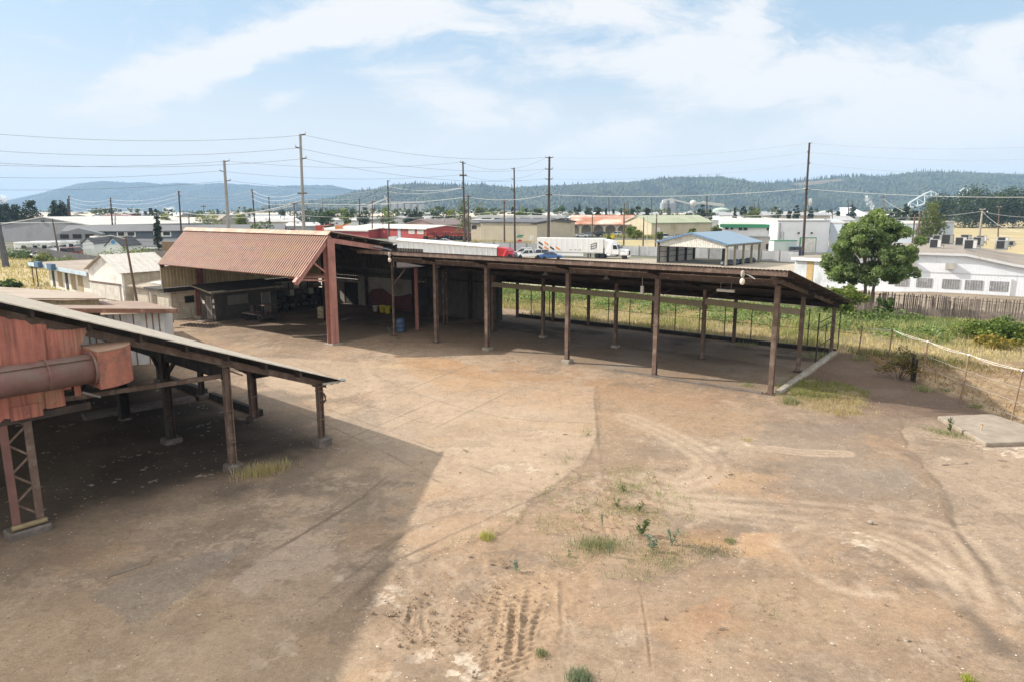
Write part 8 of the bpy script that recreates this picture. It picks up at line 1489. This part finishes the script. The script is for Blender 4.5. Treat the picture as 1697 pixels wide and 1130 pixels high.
def tractor_unit(name, label, loc, rz, body, sleeper=True):
    t = thing(name, label, 'lorry', loc, rz); h = 1.22
    m = MB(); m.box(-3.6, -.45, .75, 2.6, .45, 1.05); m.build('chassis', BLACK, t)
    m = MB(); m.prism([(-.2, -h, .9), (1.2, -h, .9), (1.2, -h, 1.9), (.85, -h + .0, 2.55), (.72, -h, 3.1), (-.2, -h, 3.15)], (0, 2 * h, 0)); m.build('cab', body, t, bevel=.08)
    if sleeper: m = MB(); m.prism([(-1.8, -h, .95), (-.21, -h, .95), (-.21, -h, 3.16), (.35, -h + .1, 3.2), (-.3, -h + .1, 3.75), (-1.8, -h + .1, 3.95)], (0, 2 * h, 0)); m.build('sleeper', body, t, bevel=.1)
    m = MB(); m.prism([(1.205, -.95, .75), (3.1, -.95, .75), (3.2, -.95, 1.35), (3.05, -.95, 1.85), (1.205, -.95, 2.1)], (0, 1.9, 0)); m.build('hood', body, t, bevel=.12)
    for s in (-1, 1): m = MB(); m.prism([(1.6, s * .96, .8), (3.0, s * .96, .8), (3.05, s * .96, 1.25), (2.6, s * .96, 1.42), (1.8, s * .96, 1.38)], (0, s * .28, 0)); m.build('fender', body, t, bevel=.05)
    m = MB(); m.box(3.0, -1.2, .42, 3.3, 1.2, .74); m.build('bumper', body, t, bevel=.05); m = MB(); m.box(3.17, -.6, .85, 3.215, .6, 1.7); m.build('grille', BLACK, t)
    for s in (-1, 1):
        m = MB(); m.box(3.0, s * 1.0 - .16, .95, 3.1, s * 1.0 + .16, 1.2); m.build('headlight', WHT_L, t)
        m = MB(); y = s * (h + .012); m.prism([(.0, y, 2.0), (.95, y, 2.0), (.80, y, 2.5), (.68, y, 2.8), (.0, y, 2.85)], (0, s * .02, 0)); m.build('side_window', CAR_GLASS, t); m = MB(); m.bar((1.25, s * 1.3, 2.1), (1.25, s * 1.3, 2.75), .1, .22); m.build('mirror', BLACK, t); m = MB(); m.tube([(-1.3, s * .95, .72), (.6, s * .95, .72)], .32, 12); m.build('fuel_tank', RIM, t, True)
    m = MB(); m.add([(1.215, -1.1, 1.98), (1.215, 1.1, 1.98), (.88, 1.08, 2.55), (.88, -1.08, 2.55), (.75, -1.05, 2.95), (.75, 1.05, 2.95)], [(0, 1, 2, 3), (3, 2, 5, 4)]); m.build('windscreen', CAR_GLASS, t)
    for x in (2.3, -2.2, -3.4):
        for s in (-1, 1): wheel(t, x, s * 1.02, .5, .3 if x > 0 else .5)
    m = MB(); m.box(-3.9, -1.1, .4, -3.85, 1.1, 1.0); m.build('mud_flap', BLACK, t); return t
def lorry():
    a, b = G(893, 424.6), G(1042, 427.8); a.z = b.z = 0; a = Vector((xat(893, 149), 149, -.24)); b = Vector((xat(1044, 141), 141, -.24)); d = (b - a); L_ = d.length; d.normalize(); rz = math.atan2(d.y, d.x)
    tractor_unit('lorry_tractor', 'white sleeper tractor hitched to the long white trailer', b - d * 3.2, rz, WP_)
    t = thing('box_trailer', 'long white box trailer with orange and black slanted bars at its rear', 'trailer', b - d * (L_ / 1 - 8.2) , rz); t.location = a + d * 8.4; TW = mat('white_trailer_skin', (.72, .72, .71), rough=.35, var=.03, wave=1.2, wdepth=.02, bump=.01, dirt=(.62, .6, .57), damt=.2)
    x0, x1 = -8.3, L_ - 8.4 - 5.3; m = MB(); m.box(x0, -1.28, 1.2, x1, 1.28, 4.1); m.build('box', TW, t, bevel=.04); m = MB(); m.box(x0, -1.30, 1.05, x1, 1.30, 1.2); m.build('side_rail', GALV, t); m = MB(); m.box(x0 + 3.6, -1.26, .45, x1 - 4.2, -1.2, 1.05); m.build('side_skirt', WP_, t)
    for x in (x0 + 1.4, x0 + 2.7):
        for s in (-1, 1): wheel(t, x, s * 1.0, .5, .5)
    m = MB(); m.box(x1 - 3.4, -.9, .1, x1 - 3.2, -.75, 1.05); m.box(x1 - 3.4, .75, .1, x1 - 3.2, .9, 1.05); m.build('landing_gear', BLACK, t); m = MB(); m.box(x0 - .04, -1.2, .45, x0 + .05, 1.2, .55); m.build('rear_guard', BLACK, t); m = MB(); m.box(x1 + .005, -1.05, 2.2, x1 + .4, 1.05, 3.9); m.build('refrigeration_unit', WHITEP, t, bevel=.1)
    OR_, BK_ = paint('logo_orange', (.75, .25, .04)), BLACK; y = -1.305
    for r_ in range(2):
        for k in range(4):
            if (r_ == 0 and k > 1): continue
            xx = x0 + .35 + k * 1.3 + (0 if r_ else .0); zz = 2.55 - r_ * .95 + .35; m = MB(); m.prism([(xx, y, zz + .45), (xx + .95, y, zz - .1), (xx + .95, y, zz - .5), (xx, y, zz + .05)], (0, .012, 0)); m.build('logo_bar', OR_ if k % 2 else BK_, t)
    lx = x1 - 2.6
    for i in range(3): m = MB(); m.prism([(lx, y, 2.9 - i * .48), (lx + 1.2, y, 3.3 - i * .48), (lx + 1.2, y, 3.14 - i * .48), (lx, y, 2.74 - i * .48)], (0, .012, 0)); m.build('logo_mark', BLACK, t)
    for xx in (lx, lx + 1.14): m = MB(); m.prism([(xx, y, 1.9 + (xx - lx) * .33), (xx + .12, y, 1.9 + (xx - lx) * .33), (xx + .12, y, 2.9 + (xx - lx) * .33), (xx, y, 2.9 + (xx - lx) * .33)], (0, .012, 0)); m.build('logo_mark', BLACK, t)
    for i in range(3): m = MB(); m.box(-1 + i * 1.0, y, 1.62, -.5 + i * 1.0, y + .012, 1.8); m.build('small_mark', GALV, t)
    m = MB(); m.box(x1 + .405, -.5, 2.6, x1 + .415, .5, 3.4); m.build('logo_mark', BLACK, t)
lorry()
def chip_trailer():
    a = Vector((xat(645.5, 119), 119, -.24)); b = Vector((xat(823, 112), 112, -.24)); d = b - a; L_ = d.length; rz = math.atan2(d.y, d.x); t = thing('chip_trailer', 'white ribbed chip trailer with tarpaulin top behind the shed roofs, hitched to the red lorry', 'trailer', a, rz); z0, z1 = 4.72, 3.80
    SK = mat('white_ribbed_trailer', (.66, .67, .68), rough=.5, var=.04, dirt=(.55, .54, .52), damt=.25, dsc=.4, wave=.85, wdepth=.05, streak=(.5, .46, .42), samt=.15, ssc=3)
    m = MB(); m.prism([(0, 0, 1.0), (L_, 0, 1.0), (L_, 0, z1), (1.2, 0, z0), (0, 0, z0 + .05)], (0, 2.6, 0)); m.build('body', SK, t)
    m = MB()
    for i in range(20): x = .6 + i * L_ / 20.4; z = z0 + (z1 - z0) * x / L_; m.box(x, -.06, 1.02, x + .10, -.002, z - .1)
    m.build('ribs', WHTSID, t)
    m = MB(); k = 7; vs = []; 
    for x, z, hh in ((1.25, z0 + .03, .42), (L_ + .05, z1 + .03, .40)): vs += [(x, -.08 + 2.76 * j / k, z + hh * math.sin(math.pi * j / k) ** .7) for j in range(k + 1)]
    m.add(vs, [(j, k + 1 + j, k + 2 + j, j + 1) for j in range(k)] + [tuple(range(k + 1)), tuple(range(2 * k + 1, k, -1))]); m.build('tarpaulin_cover', mat('pale_tarp', (.62, .62, .61), rough=.6, dirt=(.45, .38, .32), damt=.35, dsc=.5), t)
    m = MB(); m.bar((1.2, -.09, z0 - .02), (L_, -.09, z1 - .02), .05, .16); m.build('top_rail', mat('rust_edged_white_trim', (.52, .47, .42), dirt=(.33, .2, .12), damt=.45, dsc=2.5), t)
    m = MB(); m.box(-.12, -.1, 1.0, -.02, 2.7, z0 + .62); m.box(-.018, -.09, z0 + .051, 1.18, -.03, z0 + .60); m.build('rear_gate', WHTSID, t)
    for x in (1.2, 2.5):
        for s in (.3, 2.3): wheel(t, x, s, .5, .4)
    m = MB(); m.box(0, .6, .7, L_, 2.0, .99); m.build('chassis', BLACK, t)
    tractor_unit('lorry_tractor', 'red sleeper lorry hitched to the white ribbed chip trailer', b + d.normalized() * 2.4 + Vector((0, 1.2, 0)), rz, RDP)
chip_trailer()
car('pickup_truck', 'white pickup truck between the red lorry and the blue car', 'pickup', Vector((xat(876, 142), 142, -.24)), math.pi + .12, WP_, 'pickup'); car('parked_car', 'bright blue hatchback parked before the white trailer wheels', 'car', Vector((xat(914, 140.5), 140.5, -.24)), -.1, BLP, 'sedan'); car('parked_car', 'white estate car half hidden behind the white pickup', 'car', Vector((xat(866, 150), 150, -.24)), math.pi, WP_, 'suv'); car('parked_car', 'silver car just left of the bright blue hatchback', 'car', Vector((xat(903, 145), 145, -.24)), .1, SVP, 'suv')
car('parked_car', 'silver car driving behind the boundary fence under the tan building', 'car', Vector((xat(826, 183), 183, -.235)), .2, SVP, 'sedan'); car('parked_car', 'white car parked before the orange tractors', 'car', Vector((xat(738, 208), 208, -.24)), -.15, WP_, 'sedan'); car('parked_car', 'dark car left of the white car before the orange tractors', 'car', Vector((xat(719, 212), 212, -.24)), 0, BKP, 'sedan')
car('parked_van', 'dark blue van left of its twin at the white workshop', 'van', Vector((xat(1313, 152), 152, -.24)), 1.35, paint('navy_van_paint', (.02, .03, .12)), 'van'); car('parked_van', 'dark blue van nearest the roller door', 'van', Vector((xat(1322.5, 151), 151, -.24)), 1.35, paint('navy_van_paint', (.02, .03, .12)), 'van')
for i, (px, D_, p_, s, lab) in enumerate(((975, 262, SVP, 'sedan', 'silver car left of the row before the rust roof'), (985, 266, BKP, 'suv', 'black four-wheel drive before the arched building'), (995, 268, BKP, 'van', 'black van before the arched building'), (1006, 268, BKP, 'suv', 'black four-wheel drive right of the black van'), (1020, 270, WP_, 'suv', 'white car at the right end before the arched building'), (964, 258, WP_, 'sedan', 'white car farthest left before the rust roof'), (1100, 240, WP_, 'van', 'white van among the scrap before the green-roofed barn'), (1114, 240, SVP, 'sedan', 'silver car among the scrap before the green-roofed barn'), (1127, 242, paint('maroon_paint', (.2, .03, .03)), 'sedan', 'maroon car among the scrap before the green-roofed barn'), (1140, 244, WP_, 'sedan', 'white car among the scrap before the green-roofed barn'), (1153, 246, BKP, 'suv', 'dark car at the right end of the scrap row'), (1165, 240, WP_, 'van', 'white van right of the scrap row'), (1176, 190, SVP, 'sedan', 'silver car seen over the carport corner'), (1190, 188, BKP, 'sedan', 'dark car seen between the carport posts'))):
    car('parked_car' if s != 'van' else 'parked_van', lab, 'car' if s != 'van' else 'van', Vector((xat(px, D_), D_, -.24)), (-.2, .3, 1.3, .1, 2.9)[i % 5], p_, s, 'cars parked in the town')
def rv(px, D_, rz, L_, label):
    t = thing('camper', label, 'camper', Vector((xat(px, D_), D_, -.24)), rz); m = MB(); m.prism([(-L_ / 2, -1.2, .5), (L_ / 2 - .9, -1.2, .5), (L_ / 2 - .9, -1.2, 1.9), (L_ / 2, -1.2, 2.3), (L_ / 2, -1.2, 3.1), (-L_ / 2, -1.2, 3.1)], (0, 2.4, 0)); m.build('body', WP_, t, bevel=.08); m = MB(); m.prism([(L_ / 2 - .895, -1.05, .55), (L_ / 2 + .7, -1.05, .55), (L_ / 2 + .6, -1.05, 1.2), (L_ / 2 - .3, -1.05, 1.85), (L_ / 2 - .895, -1.05, 1.85)], (0, 2.1, 0)); m.build('cab', WP_, t, bevel=.06)
    for x in (-L_ * .3, 0, L_ * .25): m = MB(); m.box(x, -1.24, 1.7, x + .9, -1.204, 2.4); m.build('side_window', CAR_GLASS, t)
    for x in (-L_ * .25, L_ / 2):
        for s in (-1, 1): wheel(t, x, s * 1.0, .4, .3)
rv(58, 150, .15, 7.5, 'big white camper nearest the left edge'); rv(80, 154, .1, 6.5, 'second white camper right of the big one'); rv(105, 156, .2, 6.0, 'white camper beside the slim brown pole')
for px, D_, rz, p_, s, lab in ((46, 145, .2, SVP, 'sedan', 'silver car left before the big camper'), (64, 143, 2.9, WP_, 'sedan', 'white car before the big camper'), (96, 142, .3, SVP, 'sedan', 'grey car right of the slim brown pole'), (120, 148, 1.4, paint('maroon_paint', (.2, .03, .03)), 'van', 'dark maroon van by the porch')): car('parked_car', lab, 'car', Vector((xat(px, D_), D_, -.24)), rz, p_, s, 'cars parked on the left lot')
ORP = paint('tractor_orange', (.55, .10, .025))
def farm_tractor(px, D_, rz, label, p_=ORP):
    t = thing('farm_tractor', label, 'tractor', Vector((xat(px, D_), D_, -.26)), rz, 'orange machines in the dealer yard'); m = MB(); m.box(.2, -.35, .8, 2.0, .35, 1.5); m.build('hood', p_, t, bevel=.06); m = MB(); m.box(-.9, -.5, .7, .19, .5, 1.1); m.build('seat_deck', BLACK, t)
    for s in (-1, 1):
        wheel(t, -.5, s * .75, .78, .45); wheel(t, 1.6, s * .65, .48, .3); m = MB(); m.bar((-.9, s * .5, 1.1), (-1.0, s * .5, 2.6), .08); m.build('cab_post', BLACK, t); m = MB(); m.bar((.1, s * .5, 1.1), (.0, s * .5, 2.6), .08); m.build('cab_post', BLACK, t); m = MB(); m.box(-1.0, s * .75 - .2, 1.5, -.05, s * .75 + .2, 1.62); m.build('fender', p_, t)
    m = MB(); m.box(-1.15, -.7, 2.6, .2, .7, 2.72); m.build('canopy', p_, t); m = MB(); m.bar((.6, -.55, 1.2), (2.8, -.55, .9), .12); m.bar((.6, .55, 1.2), (2.8, .55, .9), .12); m.prism([(2.75, -.8, .4), (3.1, -.8, .35), (2.85, -.8, 1.1)], (0, 1.6, 0)); m.build('loader', p_, t)
for i, (px, D_, rz) in enumerate(((708, 232, .3), (714, 240, 1.2), (721, 236, 2.0), (729, 240, .5), (736, 236, 2.6), (744, 238, .2), (752, 234, 1.0), (759, 236, 2.9), (766, 232, .4), (774, 230, .9), (780, 229, 2.2), (717, 262, .2))): farm_tractor(px, D_, rz, 'orange tractor, %s from the left in the row behind the white car' % ('first', 'second', 'third', 'fourth', 'fifth', 'sixth', 'seventh', 'eighth', 'ninth', 'tenth', 'eleventh', 'twelfth')[(0, 1, 3, 4, 5, 6, 7, 8, 9, 10, 11, 2)[i]])
for px, py, D_, c, lab in ((531, 372, 250, (.5, .07, .04), 'red machine standing on the yard left of the red office'), (563, 371, 255, (.62, .22, .06), 'orange machine box left of the red office')):
    t = thing('site_machine', lab, 'machine', Vector((xat(px, D_), D_, -.25))); m = MB(); m.box(-1.3, -1, 0, 1.3, 1, 4.6); m.box(-.6, -1.05, 3.2, .7, -1.002, 4.2); m.build('body', paint('machine_%d' % px, c), t, bevel=.1); m = MB(); m.bar((1.3, 0, 4.2), (4, 0, 5.2), .4); m.build('boom', paint('machine_%d' % px, c), t)
# street signs
t = thing('stop_sign', 'red octagonal stop sign by the tan building', 'road sign', Vector((xat(861.5, 180), 180, -.24))); z = zat(402, 180) + .24; m = MB(); m.tube([(0, .06, 0), (0, .06, z + 1.9)], .05, 6); m.build('pole', GALV, t)
m = MB(); m.prism([(.72 * math.cos(rad(22.5 + 45 * k)), 0, z + .72 * math.sin(rad(22.5 + 45 * k))) for k in range(8)], (0, .03, 0)); f = m.build('sign_face', paint('stop_red', (.50, .02, .025)), t)
fc = bpy.data.curves.new('lettering', 'FONT'); fc.body = 'STOP'; fc.size = .50; fc.align_x = 'CENTER'; fc.align_y = 'CENTER'; fc.extrude = .005; fo = bpy.data.objects.new('lettering', fc); COL.objects.link(fo); fo.parent = f; fo.location = (0, -.012, z); fo.rotation_euler = (math.pi / 2, 0, 0); fc.materials.append(WHITEP)
bpy.context.view_layer.update(); fm_ = bpy.data.meshes.new_from_object(fo.evaluated_get(bpy.context.evaluated_depsgraph_get())); fl_ = bpy.data.objects.new('lettering', fm_); COL.objects.link(fl_); fl_.parent = f; fl_.location = fo.location; fl_.rotation_euler = fo.rotation_euler; bpy.data.objects.remove(fo)
for z2, sx in ((z + 1.35, .0), (z + 1.75, .3)): m = MB(); m.box(-.9 + sx, -.02, z2 - .16, .7 + sx, .02, z2 + .16); m.build('street_name_plate', paint('sign_green', (.02, .22, .12)), t)
t = thing('warning_sign', 'yellow diamond sign above the white lorry', 'road sign', Vector((xat(1015, 190), 190, -.24))); z = zat(392.5, 190) + .24; m = MB(); m.tube([(0, .06, 0), (0, .06, z + .6)], .05, 6); m.build('pole', GALV, t); m = MB(); m.prism([(.75, 0, z), (0, 0, z + .75), (-.75, 0, z), (0, 0, z - .75)], (0, .03, 0)); m.build('sign_face', paint('sign_yellow', (.62, .46, .03)), t)
t = thing('warning_sign', 'pale diamond sign left of the long white trailer', 'road sign', Vector((xat(889, 172), 172, -.24))); z = zat(403, 172) + .24; m = MB(); m.tube([(0, .06, 0), (0, .06, z + .5)], .05, 6); m.build('pole', GALV, t); m = MB(); m.prism([(.5, 0, z), (0, 0, z + .5), (-.5, 0, z), (0, 0, z - .5)], (0, .03, 0)); m.build('sign_face', WHITEP, t)
t = thing('meter_box', 'white meter box on a post by the tan building', 'meter box', Vector((xat(881.5, 190), 190, -.24))); m = MB(); m.tube([(0, 0, 0), (0, 0, 2)], .06, 6); m.build('post', GALV, t); m = MB(); m.box(-.5, -.25, 1.6, .5, .25, 3.0); m.build('box', WHITEP, t, bevel=.05)
t = thing('chimney_mast', 'thick leaning mast, white above and dark below, at the left edge', 'mast', Vector((xat(1, 120), 120, -.3))); m = MB(); m.tube([(.35, 0, 0), (-.1, 0, zat(362, 120))], .55, 14, .38); m.build('base', mat('dark_mast_base', (.10, .10, .11)), t); m = MB(); m.tube([(-.1, 0, zat(362, 120) + .01), (-.5, 0, zat(322, 120))],   .36, 14, .12); m.build('shaft', S_('white_mast', (.60, .63, .66)), t)

# ------------------------------------------------------------------ trees of the town
def T(px, D_, ytop, ybase_, wpx, mt, label, shape='round', n=500, leaf=None, seed=1, name=None, grp='trees in the town', z0f=.18, droop=.2, cat='tree'):
    h = zat(ytop, D_) + .25; w = wpx / F_PX * D_ / 2; nm = name or {'cone': 'conifer_tree', 'column': 'round_tree'}.get(shape, 'broadleaf_tree')
    make_tree(nm, nm, label, cat, (xat(px, D_), D_, -.25), h, w, h * z0f, mt, n, leaf or max(.35, D_ / 330), max(14, int(n / 26)), seed + int(px), shape, grp, max(.12, h * .018), None, droop)
T(263, 150, 343, 375, 19, LC, 'lone dark spruce above the slate-blue apartments', 'cone', 1800)
for px, D_, yt, w, lab in ((4, 300, 334, 24, 'dark fir at the very left edge'), (18, 310, 336.5, 20, 'dark fir second from the left edge'), (34, 310, 340, 20, 'lowest dark fir of the left edge group'), (56, 260, 327.5, 27, 'broad dark fir standing apart near the left edge'), (98, 290, 334, 18, 'left one of the joined dark firs beside the paired poles'), (111, 292, 334, 20, 'right one of the joined dark firs beside the paired poles')): T(px, D_, yt, 365, w, LC, lab, 'column', 2200, z0f=.05, name='fir_tree')
for px, D_, yt, w, mt, sh, lab in ((277, 240, 355, 18, LY, 'round', 'yellow-green tree right of the lone spruce'), (292, 260, 356, 24, LY, 'round', 'low yellow tree second right of the lone spruce'), (352, 200, 350.5, 40, LY, 'round', 'big yellow-green tree left of the pale grey pole'), (402, 260, 354, 20, LY, 'round', 'yellow-green tree right of the pale grey pole'), (433, 128, 363.5, 34, LG, 'round', 'bushy green tree over the red ribbed roof'),
    (537, 300, 352, 14, LG, 'round', 'small green tree right of the tallest pole'), (549, 300, 347, 20, LG, 'round', 'rounded green tree second right of the tallest pole'), (574, 300, 345, 20, LB, 'round', 'bright green tree left of the grain elevator'), (605, 300, 345, 20, LD, 'round', 'dark tree before the grain elevator annex'), (643, 300, 344.5, 28, LB, 'round', 'bright green tree before the grain elevator'), (678, 310, 346, 16, LD, 'round', 'dark tree right of the bright green elevator one'), (692, 310, 343, 16, LD, 'column', 'dark pointed tree behind the red office gable'), (729, 310, 345, 28, LD, 'round', 'wide dark green tree left of the tall loose one'), (768, 210, 331, 30, LO, 'loose', 'tall loose olive tree at the tan-building corner'), (748, 330, 347, 18, LY, 'round', 'yellowing tree between the wide dark one and the tall loose one'), (797, 330, 338, 22, LO, 'loose', 'thin-crowned tree right of the tall loose one'), (812, 320, 348, 28, LB, 'round', 'bright low tree behind the clerestory building'), (863, 320, 344, 20, LB, 'round', 'bright tree behind the middle of the clerestory building'), (872, 320, 340, 8, LC, 'cone', 'narrow fir behind the clerestory building'), (891, 340, 342, 14, LD, 'round', 'dark tree left of the thick dark pole'), (928, 330, 340, 22, LG, 'round', 'green tree right of the thick dark pole'), (959, 340, 335, 14, LC, 'cone', 'tall dark fir left of the white tanks'), (975, 400, 343, 12, LC, 'round', 'dark round tree behind the first white tank'), (990, 400, 343, 10, LC, 'round', 'dark round tree behind the third white tank'),
    (1003, 400, 344.5, 7, LC, 'cone', 'tiny fir behind the fourth white tank'), (1015, 400, 346, 7, LC, 'cone', 'tiny fir behind the last white tank'), (1028, 380, 345, 8, LC, 'cone', 'small fir right of the white tanks'), (1040, 370, 347, 16, LO, 'round', 'dull olive tree behind the rust-orange roof end'), (1053, 360, 343, 18, LD, 'round', 'dark round tree left of the green-roofed barn'), (1070, 360, 342, 11, LC, 'column', 'dark narrow tree above the green-roofed barn gable'), (1161, 330, 338.5, 13, LC, 'column', 'dark rounded fir near the conveyor hopper'), (1174, 335, 341, 10, LC, 'cone', 'thin dark fir right of the rounded one'), (1215, 340, 343, 10, LC, 'cone', 'small fir left of the yellow-green tree'), (1230, 350, 341, 10, LC, 'column', 'dark tree just left of the yellow-green one'), (1244, 350, 340, 16, LD, 'round', 'dark tree behind the yellow-green one'), (1246, 300, 346, 34, LO, 'round', 'yellow-green tree behind the two-storey building'), (1284, 330, 337, 20, LD, 'loose', 'dark loose tree left of the transformer pole'), (1305, 360, 351, 8, LC, 'round', 'tiny dark tree left of the transformer pole'), (1317, 350, 339, 11, LC, 'column', 'dark columnar tree left of the transformer pole'), (1340, 360, 341, 12, LC, 'cone', 'dark fir right of the transformer pole'), (1407, 480, 341, 12, LC, 'column', 'small dark round tree right of the white dome'), (1475, 300, 339.5, 12, LC, 'column', 'dark columnar tree over the broad tree top'), (1495, 300, 338, 11, LC, 'column', 'dark columnar tree right of the reddish pole'), (1511, 300, 342, 10, LC, 'column', 'dark tree between the columnar one and the bridge'), (1012, 215, 388, 10, LY, 'round', 'small yellow shrub behind the white lorry'), (1045, 250, 375, 16, LB, 'round', 'bright shrub before the arched building end'), (1055, 235, 383, 18, LY, 'round', 'yellow shrub before the green-roofed barn gable'), (1093, 235, 385, 10, LB, 'round', 'bright shrub at the barn corner'), (1146, 232, 377, 11, LB, 'round', 'bright shrub among the scrap cars'), (1186, 250, 374, 16, LO, 'round', 'dry olive shrub right of the scrap cars')): T(px, D_, yt, 365, w, mt, lab, sh, 1100 if D_ < 300 else 800, leaf=D_ / 330 if sh != 'loose' else D_ / 400)
T(1541, 140, 336, 398, 50, LO, 'light olive tree before the bridge, right of the leaning poles', 'loose', 4200, leaf=.42, z0f=.12)
for px, D_, yt, w, lab, sd_ in ((1552, 420, 321, 42, 'dark tree directly below the bridge top', 2), (1604, 400, 312, 62, 'large dark tree left of its twin at far right', 3), (1640, 420, 320, 40, 'dark tree filling the gap between the two large ones', 4), (1676, 400, 313, 58, 'large dark tree at the far right edge', 5), (1730, 410, 318, 60, 'dark tree beyond the right edge', 6)): T(px, D_, yt, 368, w, LD, lab, 'round', 5200, leaf=1.25, seed=sd_, z0f=.03)
for i, (px, D_, w, h, lab) in enumerate(((62, 118, 2.2, 2.0, 'green bush growing over the black screen fence'), (22, 140, 3, 1.8, 'bush at the left end of the black screen fence'), (34, 146, 4, 2.2, 'leafy bush left of the campers'), (80, 136, 3, 1.4, 'low bush behind the black screen fence'), (205, 122, 4.5, 3.0, 'left part of the bramble bank behind the barn roof'), (232, 124, 5, 3.2, 'middle part of the bramble bank behind the barn roof'), (262, 124, 4.5, 2.8, 'right part of the bramble bank behind the barn roof'), (5, 86, 1.6, 1.2, 'low dark bush in the dry field at the left edge'), (120, 128, 4, 1.0, 'low green growth behind the black screen fence'))): bush('bush', lab, Vector((xat(px, D_), D_, -.25)), w, h, (LO, LG, LO, LY, LO, LO, LG, LG, LB)[i], 800, .4, 30 + i, group='bushes left of the red shed')
t = thing('vine_wall', 'tan ivy-topped brick pier beside the red ribbed roof', 'pier', Vector((xat(294, 95), 95, -.25))); m = MB(); m.box(-2.2, 0, 0, 2.2, 1, zat(398, 95)); m.build('pier', mat('old_tan_brick', (.26, .18, .11), courses=(.3, .1)), t)
# scrubby weeds along the fences
def strip(px0, px1, D0, D1, n, h, cols, label, z=-.24):
    f = NR.uniform(0, 1, n); px = px0 + (px1 - px0) * f; D_ = D0 + (D1 - D0) * f + NR.normal(0, 1.0, n); X = (px - CX) / F_PX * D_ * .985; blades('scrub_weeds', X, D_, NR.uniform(.3, 1, n) * h, .22, cmix(NR.uniform(0, 1, n), *cols), z, .5, label=label, cat='weeds')
strip(781, 890, 222, 209, 700, 1.0, DRYC, 'dry weeds at the foot of the tan metal building'); strip(1000, 1180, 262, 235, 1500, 1.6, ((.40, .36, .14), (.30, .30, .10), (.16, .2, .06)), 'scrub weeds on the lot before the green-roofed barn')
